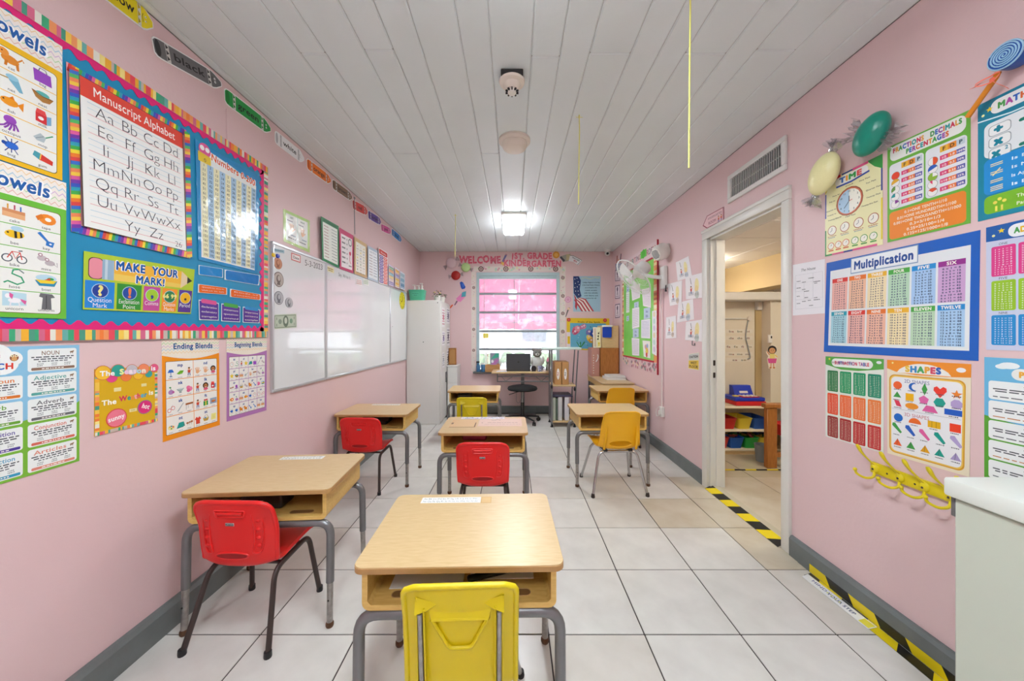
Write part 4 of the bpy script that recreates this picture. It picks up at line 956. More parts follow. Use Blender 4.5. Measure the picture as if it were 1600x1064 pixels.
t = thing('dotted_box', 'narrow pink-brown box with a column of white dots beside the cupboard', 'box', (1.255, 5.42, 0.6225))
mat('dusty_pink', (196, 142, 130), 0.6)
MB().rbox(-0.06, -0.12, 0, 0.062, 0.13, 0.43, 0.003, 1).build('box', 'dusty_pink', t)
for k in range(8): MB().lathe([(0, 0), (0.007, 0), (0.006, 0.001), (0, 0.0012)], 10, Matrix.Translation((-0.03, -0.12, 0.05 + 0.038 * k)) @ Matrix.Rotation(PI / 2, 4, 'X')).build('dot', 'paper_white', t)
MB().tube(bez((0.03, -0.126, 0.33), (0.055, -0.128, 0.28), (0.005, -0.126, 0.22)), 0.007, 8).build('ribbon', 'paper_white', t)
t = thing('wooden_box', 'pale wooden box on the cupboard with a blue pocket in front', 'box', (1.46, 5.39, 1.0535))
MB().rbox(-0.118, -0.14, 0, 0.13, 0.16, 0.335, 0.003, 1).build('box', 'light_wood', t)
mat('pocket_blue', (20, 66, 190), 0.35)
MB().prism(rrect_pts(-0.115, 0.155, 0.02, 0.315, 0.02, 4), 0, 0.02, Matrix.Translation((0, -0.14, 0)) @ Matrix.Rotation(PI / 2, 4, 'X')).build('pocket', 'pocket_blue', t)
MB().rbox(-0.12, -0.17, 0.315, 0.03, -0.135, 0.34, 0.003, 1).build('pocket_rim', 'white_plastic', t)
for k, (x, c, lab) in enumerate(((1.22, 'F0E8D8', 'narrow cream panel with gold stripe leaning beside the wooden box'), (1.278, 'F2ECC0', 'narrow cream panel with black figures leaning beside the wooden box'))):
    s = Sheet(0.055, 0.31, c)
    if k == 0: s.rect(30, 5, 70, 95, 'C8A080'); s.rect(42, 5, 58, 95, 'E8D8C0')
    else:
        for (x_, y_) in ((45, 70), (35, 56), (25, 42)): s.ell(x_, y_, 22, '181818', n=9); s.line([(x_, y_), (x_ + 25, y_ + 9)], 8, '181818')
        s.ell(50, 22, 26, 'E8C830'); s.rect(30, 8, 70, 18, 'E8D060')
    tag(s.build('panel_strip', [(x, 5.30, 1.054), (x + 0.055, 5.30, 1.054), (x + 0.055, 5.32, 1.365), (x, 5.32, 1.365)], NRM['B'], thick=0.01), lab, 'panel')
o = MB().rbox(1.25, 5.33, 1.0535, 1.34, 5.5, 1.2, 0.004, 1).build('carton', 'cardboard'); tag(o, 'small cardboard carton behind the cream panels on the dotted box', 'box')
for k, (x0, z, a, h) in enumerate(((1.31, 0.6225, 0.0, 0.035), (1.36, 0.658, 0.06, 0.02))):
    m = thing('binder', ['thick white ring binder lying on the side table in the corner', 'thin white binder on top of the thick one on the side table'][k], 'binder', (x0, 4.86 + 0.02 * k, z), a)
    w_ = 0.27 if k == 0 else 0.22
    MB().box(0.004, 0.006, 0.003, w_ - 0.004, 0.25, h - 0.003).build('pages', 'paper_white', m, None)
    MB().rbox(0, 0, 0, w_, 0.255, 0.003, 0.001, 1).rbox(0, 0, h - 0.003, w_, 0.255, h, 0.001, 1).rbox(0, 0, 0, 0.004, 0.255, h, 0.001, 1).build('cover', 'cabinet_white', m)
t = thing('power_outlet', 'white power outlet low on the far wall beside the side table', 'outlet', tuple(B(925, 595, 0.0)))
MB().rbox(-0.035, -0.006, -0.055, 0.035, 0, 0.055, 0.002, 1).build('plate', 'white_plastic', t)
for z in (-0.022, 0.022): MB().rbox(-0.014, -0.0075, z - 0.012, 0.014, -0.005, z + 0.012, 0.001, 1).build('socket', 'bar_grey', t)

# ------------------------------------------------------------------ things in and on the desks
def in_desk(k, name, lab, cat, mbuilder, m, x, y, z=0.482, rz=0.0):
    p = on_desk(k, x, y, z); o = mbuilder.build(name, m, loc=p); o.rotation_euler = (0, 0, math.radians(desks[k][2]) + rz); return tag(o, lab, cat)
mat('case_black', (40, 36, 36), 0.5, var=0.3, vscale=40); mat('pencil_case_pink', (160, 50, 90), 0.6)
in_desk(1, 'pencil_case', 'black pencil case inside the desk by the left wall poster', 'pencil case', MB().rbox(-0.09, -0.05, 0, 0.09, 0.06, 0.075, 0.012, 3), 'case_black', -0.03, 0.14)
o = MB().rbox(-0.03, -0.002, -0.012, 0.03, 0.002, 0.012, 0.001, 1).build('tag', 'paper_white', loc=on_desk(1, -0.045, 0.087, 0.51)); o.parent = bpy.data.objects['pencil_case']; o.location = (-0.02, -0.051, 0.03)
in_desk(2, 'folder', 'dark folder lying inside the desk under the whiteboards', 'folder', MB().rbox(-0.14, -0.05, 0, 0.10, 0.1, 0.03, 0.004, 1).rbox(-0.10, -0.06, 0.03, 0.12, 0.08, 0.07, 0.006, 1), 'case_black', -0.02, 0.2)
in_desk(4, 'folder', 'dark box inside the small far desk by the cabinet', 'box', MB().rbox(-0.08, -0.06, 0, 0.08, 0.08, 0.07, 0.006, 1), 'case_black', -0.12, 0.16)
in_desk(3, 'pencil_case', 'pink pencil case deep inside the middle desk', 'pencil case', MB().rbox(-0.09, -0.04, 0, 0.09, 0.05, 0.06, 0.015, 3), 'pencil_case_pink', -0.08, 0.27)
def flat_on(k, name, lab, cat, x0, y0, x1, y1, z, draw, base='F2F1EE', th=0.0015, m='print_paper'):
    P = [on_desk(k, *p, z) for p in ((x0, y0), (x1, y0), (x1, y1), (x0, y1))]
    s = Sheet((P[1] - P[0]).length, (P[3] - P[0]).length, base); draw(s)
    return tag(s.build(name, P, NRM['F'], m, th), lab, cat)
def sketch(s):
    rg = random.Random(2)
    for j in range(9):
        x, y = rg.uniform(35, 60), rg.uniform(55, 85); s.line([(x, y), (x + rg.uniform(-14, 14), y + rg.uniform(-14, 10)), (x + rg.uniform(-16, 16), y + rg.uniform(-16, 10))], 0.7, '4A4640')
flat_on(0, 'drawing', 'white sheet with a small pencil sketch inside the front desk', 'paper', -0.225, 0.085, 0.0, 0.35, 0.4815, sketch, th=0.002)
flat_on(0, 'worksheet', 'white worksheet on the right inside the front desk', 'paper', 0.02, 0.12, 0.225, 0.36, 0.482, lambda s: (s.rect(70, 10, 96, 22, '2A3C70'), s.scrawl(10, 80, 60, 3, '9098A8', 4)), th=0.003)
o = MB().rbox(-0.07, -0.012, 0, 0.075, 0.012, 0.014, 0.004, 1).build('stapler', 'black_plastic', loc=on_desk(0, 0.08, 0.13, 0.4855)); o.rotation_euler = (0, 0, 0.35); tag(o, 'black stapler lying on the worksheet inside the front desk', 'stapler')
def strip(s):
    al = 'AaBbCcDdEeFfGgHhIiJjKkLlMm'; a2 = 'NnOoPpQqRrSsTtUuVvWwXxYyZz'
    s.text(' '.join(al[i:i + 2] for i in range(0, 26, 2)), 3, 60, 26, '6A6A70', 'l', width=92); s.text(' '.join(a2[i:i + 2] for i in range(0, 26, 2)), 3, 14, 26, '6A6A70', 'l', width=92)
for k, (x0, x1, lab) in {0: (-0.20, 0.035, 'alphabet strip taped to the top of the front desk'), 1: (-0.12, 0.10, 'alphabet strip taped to the top of the desk by the left wall'), 2: (-0.14, 0.12, 'pale alphabet strip taped to the desk under the whiteboards')}.items():
    flat_on(k, 'alphabet_strip', lab, 'strip', x0, 0.38, x1, 0.425, 0.6032, strip, th=0.0006)
flat_on(0, 'tape_patch', 'brown packing tape patch beside the alphabet strip on the front desk', 'tape', 0.037, 0.376, 0.078, 0.428, 0.6032, lambda s: s.rect(8, 8, 92, 92, 'D8B27A'), base='CFA66C', th=0.0004)
def pinksheen(s):
    s.scrawl(20, 90, 42, 3, '8A5A60', 5); s.scrawl(14, 96, 22, 2.2, '9A7A80', 6); s.line([(28, 78), (36, 70), (42, 84), (50, 74)], 1.6, '6A4A58'); s.ell(8, 40, 1.6, '403038', n=8)
flat_on(3, 'tape_patch', 'wide pinkish tape sheet on the top of the middle desk', 'tape', -0.05, 0.17, 0.27, 0.40, 0.6032, pinksheen, base='E2C2B4', th=0.0005)  # pinkish reflection on the desk top is painted into the sheet's base colour
flat_on(3, 'alphabet_strip', 'worn blue and white name strip along the rear of the middle desk top', 'strip', -0.20, 0.385, 0.14, 0.44, 0.6038, lambda s: [s.ell(random.Random(j).uniform(3, 97), random.Random(j + 50).uniform(15, 85), 2.2, ['8AA0C8', 'C0A0C8', 'A0B8D0', 'D8A8B8'][j % 4], n=7) for j in range(34)], base='E4E2EA', th=0.0005)
def pencilframe(s):
    s.rect(2, 2, 96, 6, '6A4A34'); s.rect(92, 6, 96, 60, '6A4A34'); s.rect(2, 40, 10, 60, '7A5A44')
flat_on(3, 'tape_patch', 'brown tape square with dark corner marks on the left of the middle desk', 'tape', -0.255, 0.14, -0.06, 0.36, 0.6032, pencilframe, base='DDB689', th=0.0005)

# ------------------------------------------------------------------ small printed pictures
IC = {
 'cat': [('e', -.1, -.1, .7, .45, 'E08A2A'), ('e', -.6, .45, .42, .4, 'E8943A'), ('l', [(.5, .1), (.85, .55), (.95, .3)], .14, 'E08A2A'), ('p', [(-.5, -.3), (-.55, -.9), (-.35, -.9), (-.25, -.3)], 'D07A20'), ('p', [(.3, -.3), (.4, -.9), (.6, -.9), (.55, -.2)], 'D07A20'), ('e', -.72, .5, .07, .07, '2A1A10')],
 'bag': [('p', [(-.7, -.8), (.8, -.8), (.7, .45), (-.8, .5)], '9A4CC0'), ('l', [(-.35, .45), (-.25, .8), (.25, .8), (.35, .45)], .1, '7A7A80')],
 'net': [('l', [(-.95, .1), (-.1, .2)], .12, 'B89040'), ('p', [(-.3, .6), (.5, .45), (.9, -.8), (.6, -.85), (-.2, .05)], '7AB4CC'), ('e', .05, .4, .5, .3, '98CADC')],
 'nest': [('p', [(-.95, .35), (.95, .1), (.6, -.5), (0, -.65), (-.6, -.35)], 'B07A3C'), ('e', 0, .25, .6, .28, '5AB4B0'), ('l', [(-.9, .3), (0, 0), (.9, .08)], .08, '7A4A20')],
 'fish': [('e', -.15, 0, .7, .45, 'F09A20'), ('p', [(.45, 0), (.95, .5), (.9, -.5)], 'E88A18'), ('p', [(-.2, .4), (.1, .75), (.25, .35)], 'E07A10'), ('e', -.6, .12, .08, .08, '201810')],
 'milk': [('p', [(-.6, -.7), (.35, -.8), (.35, .2), (-.6, .3)], 'D83038'), ('p', [(.35, -.8), (.75, -.6), (.75, .35), (.35, .2)], '7AA8CC'), ('p', [(-.6, .3), (.35, .2), (.2, .7), (-.5, .75)], 'E85050'), ('e', -.15, -.25, .25, .2, 'F4F0F0')],
 'octopus': [('e', -.1, .4, .5, .45, '9A4AB8')] + [('l', [(-.1 + .12 * i, .1), (-.3 + .25 * i, -.35), (-.55 + .35 * i, -.75 + .1 * abs(i - 1))], .16, '8A3CAA') for i in range(-1, 4)],
 'mop': [('l', [(.1, -.1), (.9, .55)], .12, '2E9A6A'), ('p', [(-.8, -.3), (-.2, .35), (.3, 0), (.1, -.6), (-.5, -.6)], 'B8C4C8'), ('l', [(-.6, -.4), (.1, .1)], .08, '8A9AA0')],
 'bug': [('e', 0, 0, .55, .4, '2A6AD0'), ('e', -.55, .1, .2, .2, '1A4AA0')] + [('l', [(.1 * i, .3 * q), (.25 * i, .75 * q)], .08, '1A3A80') for i in (-2, 0, 2) for q in (-1, 1)],
 'gum': [('p', [(-.3, -.4), (.85, -.6), (.9, -.1), (-.2, .35)], 'D83A30'), ('p', [(-.85, -.1), (-.3, -.4), (-.2, .35), (-.7, .45)], '4AA0B0'), ('l', [(-.25, -.35), (-.15, .3)], .1, 'F0D050')],
 'cake': [('p', [(-.9, -.6), (.8, -.7), (.8, .1), (-.9, .15)], 'E8B080'), ('p', [(-.9, -.1), (.8, -.2), (.8, .15), (-.9, .2)], 'D89060'), ('l', [(-.5, .2), (-.5, .7)], .12, 'E0A030'), ('l', [(0, .2), (0, .7)], .12, 'C04060'), ('l', [(.45, .15), (.45, .65)], .12, '3A70C0')],
 'tape': [('e', .1, .0, .75, .6, 'F08A28'), ('e', .15, .0, .28, .22, 'F4F4F0'), ('p', [(-.9, .1), (-.4, .5), (-.2, .1), (-.7, -.3)], 'E07A20')],
 'bee': [('e', 0, -.05, .75, .42, 'F0C020'), ('p', [(-.05, .36), (.15, .33), (.2, -.42), (0, -.45)], '28241C'), ('p', [(.38, .28), (.55, .22), (.6, -.28), (.42, -.36)], '28241C'), ('e', .2, .55, .5, .28, 'B4D4E4'), ('e', -.5, .05, .09, .09, '28241C')],
 'key': [('p', [(-.75, .6), (-.5, .8), (.2, -.1), (.7, -.15), (.55, -.75), (-.05, -.6), (0, -.2)], '2A78C8'), ('e', .35, -.4, .12, .1, 'F0F0F4')],
 'bike': [('r', -.55, -.3, .42, '505A60'), ('r', .55, -.35, .42, '505A60'), ('l', [(-.55, -.3), (-.2, .4), (.4, .4), (.55, -.35)], .09, 'D84A3C'), ('l', [(-.2, .4), (.05, -.3), (.4, .4)], .08, 'D84A3C'), ('l', [(.3, .55), (.6, .6)], .1, '404448')],
 'mice': [('e', -.35, .2, .42, .3, 'C8BCC0'), ('e', .3, -.25, .45, .3, 'C0B4B8'), ('r', -.5, .55, .2, 'B08A94'), ('r', .05, .1, .2, 'B08A94'), ('l', [(.6, -.3), (.95, -.6), (.9, -.1)], .05, '8A7A80')],
 'hose': [('l', [(.3, .9), (-.1, .8), (-.2, .4), (.5, .1), (.7, -.4), (.2, -.7), (-.5, -.4), (-.8, -.6)], .15, '2EA070'), ('l', [(.3, .9), (.7, .55)], .12, '7A8A88')],
 'boat': [('e', 0, .3, .9, .4, 'B8D8E8'), ('p', [(-.95, .0), (.95, .1), (.7, -.55), (-.6, -.6)], '2A8AB0'), ('p', [(-.9, .05), (.9, .12), (.6, -.25), (-.5, -.3)], 'F0D030'), ('e', .35, .25, .3, .15, '3AA050'), ('p', [(-.2, .1), (.3, .35), (.35, .05)], 'D85030')],
 'unicorn': [('p', [(-.9, -.7), (.9, -.6), (.9, .7), (-.9, .8)], 'BCDCE8'), ('e', 0, -.1, .5, .28, 'F2F0F4'), ('e', -.5, .35, .22, .25, 'F2F0F4'), ('p', [(-.4, .7), (-.1, .5), (-.2, .0), (-.4, .3)], 'E060A0'), ('p', [(.4, .1), (.9, -.1), (.8, -.5), (.5, -.15)], 'E060A0'), ('l', [(-.3, -.3), (-.35, -.8)], .12, 'E8E6EC'), ('l', [(.3, -.3), (.4, -.8)], .12, 'E8E6EC')],
 'uniform': [('p', [(-.5, .9), (.5, .85), (.75, .5), (.4, .4), (.45, -.9), (-.4, -.9), (-.3, .4), (-.6, .5)], '6A6A6E'), ('l', [(0, .7), (0, -.8)], .08, '404044')],
 'lamp': [('p', [(-.35, .7), (.35, .7), (.7, .05), (-.7, .05)], '2A6AC8'), ('l', [(0, .05), (0, -.7)], .14, '5A7AB0'), ('e', 0, -.75, .35, .12, '5A7AB0')],
 'leaf': [('p', [(-.8, -.3), (0, .35), (.85, .3), (.5, -.35), (-.3, -.5)], '7ABE3A'), ('l', [(-.8, -.3), (.8, .3)], .07, '4A8A24')],
 'kid': [('e', 0, .6, .28, .28, 'E0A878'), ('p', [(-.35, .3), (.35, .3), (.3, -.3), (-.3, -.3)], 'D05038'), ('l', [(-.15, -.3), (-.25, -.9)], .2, '3A5A9A'), ('l', [(.15, -.3), (.25, -.9)], .2, '3A5A9A'), ('e', 0, .78, .26, .14, '4A2A1A'), ('l', [(.3, .2), (.7, .45)], .14, 'E0A878')],
 'hand': [('e', 0, -.3, .42, .42, 'E8B084')] + [('l', [(-.3 + .2 * i, -.1), (-.55 + .33 * i, .75 - .1 * abs(i - 1.5))], .17, 'E8B084') for i in range(4)] + [('l', [(.3, -.4), (.8, .0)], .18, 'E8B084')],
 'vase': [('e', 0, -.25, .6, .5, 'B488C0'), ('l', [(0, .2), (-.1, .8)], .12, '3A8A50'), ('e', -.2, .75, .25, .15, '4AA060'), ('e', .5, -.3, .25, .25, 'C060A0')],
 'sink': [('p', [(-.9, .2), (.9, .3), (.4, -.3), (-.4, -.35)], 'A8B8B8'), ('p', [(-.25, -.3), (.25, -.3), (.3, -.7), (-.3, -.7)], '98A8A8'), ('e', 0, .22, .6, .14, 'D4E0E0')],
 'blob': [('e', -.2, .2, .5, .45, 'F078A8'), ('e', .3, -.1, .5, .5, 'F088B0'), ('e', -.2, -.4, .45, .4, 'E86898')],
 'girl': [('e', 0, .1, .75, .7, '2A1C18'), ('e', 0, 0, .5, .52, 'B87848'), ('e', -.18, .05, .08, .08, '1A1010'), ('e', .18, .05, .08, .08, '1A1010'), ('e', 0, -.7, .6, .28, 'E06080'), ('l', [(-.2, -.22), (0, -.3), (.2, -.22)], .07, 'F4F0F0')],
 'mask': [('r', -.4, -.25, .42, 'D83030'), ('r', .4, .15, .42, 'D83030'), ('l', [(-.2, .1), (.3, .8)], .06, '9A9A9A')],
 'tusk': [('p', [(-.8, -.8), (-.4, -.75), (.8, .9), (.6, .9)], 'B8C0C4'), ('l', [(-.7, -.75), (.65, .85)], .05, '8A949A')],
 'desk': [('p', [(-.9, .6), (.9, .7), (.9, .3), (-.9, .2)], 'A8643A'), ('l', [(-.75, .2), (-.75, -.8)], .1, '9A9AA0'), ('l', [(.75, .3), (.75, -.75)], .1, '9A9AA0'), ('l', [(-.3, .2), (-.3, -.5)], .08, '9A9AA0')],
 'gift': [('p', [(-.6, -.8), (.6, -.75), (.6, .3), (-.6, .25)], '3A9A50'), ('p', [(-.15, -.8), (.15, -.78), (.15, .3), (-.15, .28)], 'E8D048'), ('e', -.25, .5, .28, .2, 'D84040'), ('e', .25, .52, .28, .2, 'D84040')],
 'raft': [('p', [(-.9, -.7), (.9, -.65), (.9, .7), (-.9, .65)], '98A8C0'), ('e', 0, -.1, .6, .25, 'C86A3A'), ('e', .1, .1, .35, .15, 'E89A60')],
 'tent': [('p', [(-.9, -.6), (-.4, .55), (.7, .6), (.6, -.5)], '20A098'), ('p', [(.6, -.5), (.7, .6), (.95, -.35)], '187A74'), ('l', [(-.9, -.6), (.6, -.5)], .08, '106058')],
 'ant': [('e', -.5, 0, .3, .22, 'B0704A'), ('e', 0, .1, .22, .18, 'B0704A'), ('e', .5, .15, .3, .24, 'B0704A')] + [('l', [(.1 * i, 0), (.25 * i, -.5)], .06, '7A4A2A') for i in (-2, 0, 2)],
 'shirt': [('p', [(-.4, .8), (.4, .8), (.8, .3), (.5, .1), (.5, -.8), (-.5, -.8), (-.5, .1), (-.8, .3)], 'E04838'), ('e', 0, .72, .2, .14, 'F0F0EC')],
 'basket': [('p', [(-.8, .1), (.8, .1), (.5, -.6), (-.5, -.6)], 'C8A048'), ('l', [(-.7, .1), (-.2, .75), (.3, .75), (.7, .1)], .08, '9A7830'), ('e', -.2, .18, .25, .2, '6A9ACC'), ('e', .25, .18, .25, .2, 'D8D8A0')],
 'note': [('p', [(-.7, -.7), (.6, -.75), (.75, .7), (-.6, .75)], 'F0E890'), ('l', [(-.3, .2), (.4, .2)], .06, 'C0B450'), ('l', [(-.3, -.2), (.4, -.2)], .06, 'C0B450')],
 'paint': [('e', 0, -.1, .75, .5, 'F0E4A0'), ('e', -.35, .1, .18, .15, 'E0B030'), ('e', 0, .2, .18, .15, '3A8AC0'), ('e', .35, 0, .18, .15, 'D04848'), ('e', 0, -.3, .18, .15, '48A050')],
 'clock': [('r', 0, 0, .8, 'C86A50'), ('l', [(0, 0), (0, .5)], .08, '404040'), ('l', [(0, 0), (.35, .1)], .08, '404040')],
 'tree': [('p', [(0, .95), (.55, 0), (.25, 0), (.65, -.6), (-.65, -.6), (-.25, 0), (-.55, 0)], '2E8A4A'), ('p', [(-.12, -.6), (.12, -.6), (.12, -.95), (-.12, -.95)], '7A5030')],
 'star': [('p', [(math.cos(PI / 2 + i * PI / 5) * (.95 if i % 2 == 0 else .42), math.sin(PI / 2 + i * PI / 5) * (.95 if i % 2 == 0 else .42)) for i in range(10)], 'F0D030')],
 'owl': [('e', 0, -.1, .6, .65, '8A4A24'), ('e', 0, -.3, .38, .4, 'D8A468'), ('e', -.26, .25, .24, .24, 'F6E8C0'), ('e', .26, .25, .24, .24, 'F6E8C0'), ('e', -.26, .25, .1, .1, '2A1A10'), ('e', .26, .25, .1, .1, '2A1A10'), ('p', [(-.08, .15), (.08, .15), (0, -.05)], 'E89020')],
 'animal': [('e', 0, 0, .7, .4, '8A6A50'), ('e', .6, .35, .3, .28, '8A6A50'), ('l', [(-.4, -.3), (-.4, -.85)], .2, '7A5A40'), ('l', [(.4, -.3), (.4, -.85)], .2, '7A5A40')],
}
def icon(s, kind, cx, cy, r, rot=0):
    k = s.W / s.H
    for p in IC[kind]:
        if p[0] == 'e': s.ell(cx + p[1] * r, cy + p[2] * r * k, p[3] * r, p[5], p[4] * r, 12)
        elif p[0] == 'r': s.ring(cx + p[1] * r, cy + p[2] * r * k, p[3] * r, .1 * r, p[4], 'F4F4F2', n=14)
        elif p[0] == 'p': s.poly([(cx + q[0] * r, cy + q[1] * r * k) for q in p[1]], p[2])
        else: s.line([(cx + q[0] * r, cy + q[1] * r * k) for q in p[1]], p[2] * r, p[3])
def zigzag(s, x0, x1, y0, y1, cols, rows=4, per=9, w=0.9):
    for i in range(rows):
        yy = y0 + (y1 - y0) * (i + 0.5) / rows; a = (y1 - y0) / rows * 0.32; n = int((x1 - x0) / per * 2)
        s.line([(x0 + (x1 - x0) * j / n, yy + (a if j % 2 else -a)) for j in range(n + 1)], w, cols[i % len(cols)])
PAL = ['E84A5A', 'F0B030', '3AA878', 'F4E08A', 'F08038', 'E8E4D8', '6AB0A8', 'D86A8A', 'F4C850', '4A9A80', 'F09A60', 'C8B8B0']
ZC4 = ['E8B8B0', 'B8D8A8', 'D8B8D8', 'A8CCE0', 'F0D0A0']

# ------------------------------------------------------------------ left wall: blue bulletin board with its borders
by0, by1, bz0, bz1 = 0.56, 2.115, 1.247, 2.272
bt = thing('bulletin_board', 'blue bulletin board with pink scalloped and striped border on the left wall', 'bulletin board', (XL + 0.001, by0, bz0))
mat('board_blue', (18, 142, 190), 0.5, var=0.1, vscale=5); mat('scallop_pink', (226, 30, 118), 0.45)
MB().box(0, 0, 0, 0.006, by1 - by0, bz1 - bz0).build('backing_paper', 'board_blue', bt, None)
def scallop(name, length, M, per=0.047):
    n = int(length / per); pts = [(0, 0)] + [(length * j / (n * 6), 0.026 + 0.009 * math.sin(j / 6 * 2 * PI)) for j in range(n * 6 + 1)] + [(length, 0)]
    MB().prism(pts, 0.006, 0.008, M).build(name, 'scallop_pink', bt, None)
Lb, Hb = by1 - by0, bz1 - bz0
AX = lambda e1, e2, o: Matrix(((0, 0, 1, o[0]), (e1[0], e2[0], 0, o[1]), (e1[1], e2[1], 0, o[2]), (0, 0, 0, 1)))
scallop('scalloped_border', Lb - 0.02, AX((1, 0), (0, 1), (0, 0, 0.034))); scallop('scalloped_border', Lb - 0.02, AX((1, 0), (0, -1), (0, 0, Hb - 0.034))); scallop('scalloped_border', Hb - 0.07, AX((0, 1), (-1, 0), (0, Lb - 0.03, 0.035)))
def stripes(name, P, length, n, parent, seed, horizontal=True, m='print_paper', th=0.0022, wmin=0.008, wmax=0.02, pal=None):
    P = [Vector(p) for p in P]; W_ = (P[1] - P[0]).length; H_ = (P[3] - P[0]).length; s = Sheet(W_, H_, 'F2E6D0'); rg = random.Random(seed); x = 0.0; tot = W_ if horizontal else H_; last = None
    while x < tot:
        w = min(rg.uniform(wmin, wmax), tot - x); c = rg.choice([q for q in (pal or PAL) if q != last]); last = c
        a, b = 100 * x / tot, 100 * (x + w) / tot
        s.rect(a, 0, b, 100, c) if horizontal else s.rect(0, a, 100, b, c)
        x += w
    for it in range(len(s.items)): s.items[it] = s.items[it][:4] + (1, None)
    return s.build(name, P, n, m, th, parent)
hx = 0.0085
stripes('striped_border', [(hx, 0, 0), (hx, Lb, 0), (hx, Lb, 0.036), (hx, 0, 0.036)], Lb, NRM['L'], bt, 1)
stripes('striped_border', [(hx, 0, Hb - 0.036), (hx, Lb, Hb - 0.036), (hx, Lb, Hb), (hx, 0, Hb)], Lb, NRM['L'], bt, 2)
stripes('striped_border', [(hx, Lb - 0.032, 0.036), (hx, Lb, 0.036), (hx, Lb, Hb - 0.036), (hx, Lb - 0.032, Hb - 0.036)], Hb, NRM['L'], bt, 3, False)
BO = 0.0095     # sheets pinned on the board lie this far off the wall
def wl(y0, z0, y1, z1, off):       # left wall rectangle in metres
    s = Sheet(y1 - y0, z1 - z0); s.P = [Vector((XL + off, y0, z0)), Vector((XL + off, y1, z0)), Vector((XL + off, y1, z1)), Vector((XL + off, y0, z1))]; s.n = NRM['L']; return s
k_ = list(IC)
def vowels(y0, z0, y1, z1, fr, title, rows, label):
    s = wl(y0, z0, y1, z1, BO); s.base = 'F1EFE8'
    s.rect(0, 0, 100, 80, fr); s.rect(0, 80, 100, 100, 'F4ECE4'); zigzag(s, 0, 100, 80.5, 99.5, ZC4, 5, 5.5, 1.0)
    s.text(title, 50, 85.2, 9, 'FFFFFF', bold=0.07, slant=0.1, width=79); s.text(title, 50, 85.2, 9, '1E5EA8', bold=0.03, slant=0.1, width=76)
    s.rrect(4, 3, 96, 76, 3, '6A5A20'); s.rrect(4.5, 3.4, 95.5, 75.6, 3, 'F0EFEA')
    for i, (v, a, wa, b, wb) in enumerate(rows):
        y = 75.6 - 14.44 * (i + 1)
        if i < 4: s.rect(4.6, y - .25, 95.4, y + .25, fr)
        s.text(v, 10, y + 4.5, 6, '1E5EA8', bold=0.03); icon(s, k_[(i * 3 + len(title)) % 30], 26, y + 8.4, 7.5); icon(s, k_[(i * 5 + 9) % 30], 45, y + 8.4, 7.5)
        icon(s, a, 65, y + 8.4, 8.2); s.text(wa, 65, y + 1.4, 1.9, '303038'); icon(s, b, 85.5, y + 8.4, 8.2); s.text(wb, 85.5, y + 1.4, 1.9, '303038')
    return finish(s, 'vowels_chart', label, m='print_gloss')
vowels(0.815, 1.772, 1.150, 2.212, 'F0BC1C', 'Short Vowels', [('a', 'cat', 'cat', 'bag', 'bag'), ('e', 'net', 'net', 'nest', 'nest'), ('i', 'fish', 'fish', 'milk', 'milk'), ('o', 'octopus', 'octopus', 'mop', 'mop'), ('u', 'bug', 'bug', 'gum', 'gum')], 'yellow framed vowels chart with cat and fish, upper left on the blue board')
vowels(0.815, 1.318, 1.160, 1.768, '6CBE3C', 'Long Vowels', [('a', 'cake', 'cake', 'tape', 'tape'), ('e', 'bee', 'bee', 'key', 'key'), ('i', 'bike', 'bike', 'mice', 'mice'), ('o', 'hose', 'hose', 'boat', 'boat'), ('u', 'unicorn', 'unicorn', 'uniform', 'uniform')], 'green framed vowels chart with bee and bike, lower left on the blue board')
# manuscript alphabet
s = wsheet('L', (103, 96), (290, 205), (297, 404), (111, 362), 'F2B0B8', BO)
def rainbow(s, x0, x1, y0, y1, horiz, seed):
    cols = ['E04848', 'F08030', 'F4DC40', '48B050', '30A0B8', '3858C0', '7A3CA8', 'E060A0', 'F4C848', 'F08858', '58B868', '3A70C8']; n = 44; rg = random.Random(seed)
    for i in range(n):
        a0, a1 = i / n, (i + 1) / n; j = 0.6 / n
        if horiz: s.poly([(x0 + (x1 - x0) * a0, y0), (x0 + (x1 - x0) * a1, y0), (x0 + (x1 - x0) * (a1 + j), y1), (x0 + (x1 - x0) * (a0 + j), y1)], cols[(i + seed) % 12])
        else: s.poly([(x0, y0 + (y1 - y0) * a0), (x1, y0 + (y1 - y0) * min(1, a0 + j)), (x1, y0 + (y1 - y0) * min(1, a1 + j)), (x0, y0 + (y1 - y0) * a1)], cols[(i + seed) % 12])
rainbow(s, 0, 97, 0, 5, True, 3); rainbow(s, 0, 97, 95, 100, True, 0); rainbow(s, 0, 6, 0, 98, False, 5); rainbow(s, 94, 100, 0, 98, False, 8)
s.rect(6, 4.6, 94, 96, '50483C'); s.rect(6.6, 5, 93.4, 95.6, 'F1F1EE')
s.rect(6.6, 84, 93.4, 95.6, 'E2493A'); s.text('Manuscript Alphabet', 50, 87.2, 5.6, 'FBF3EE', width=70, bold=0.008)
al = [['Aa', 'Bb', 'Cc', 'Dd'], ['Ee', 'Ff', 'Gg', 'Hh'], ['Ii', 'Jj', 'Kk', 'Ll'], ['Mm', 'Nn', 'Oo', 'Pp'], ['Qq', 'Rr', 'Ss', 'Tt'], ['Uu', 'Vv', 'Ww', 'Xx'], ['', 'Yy', 'Zz', '']]
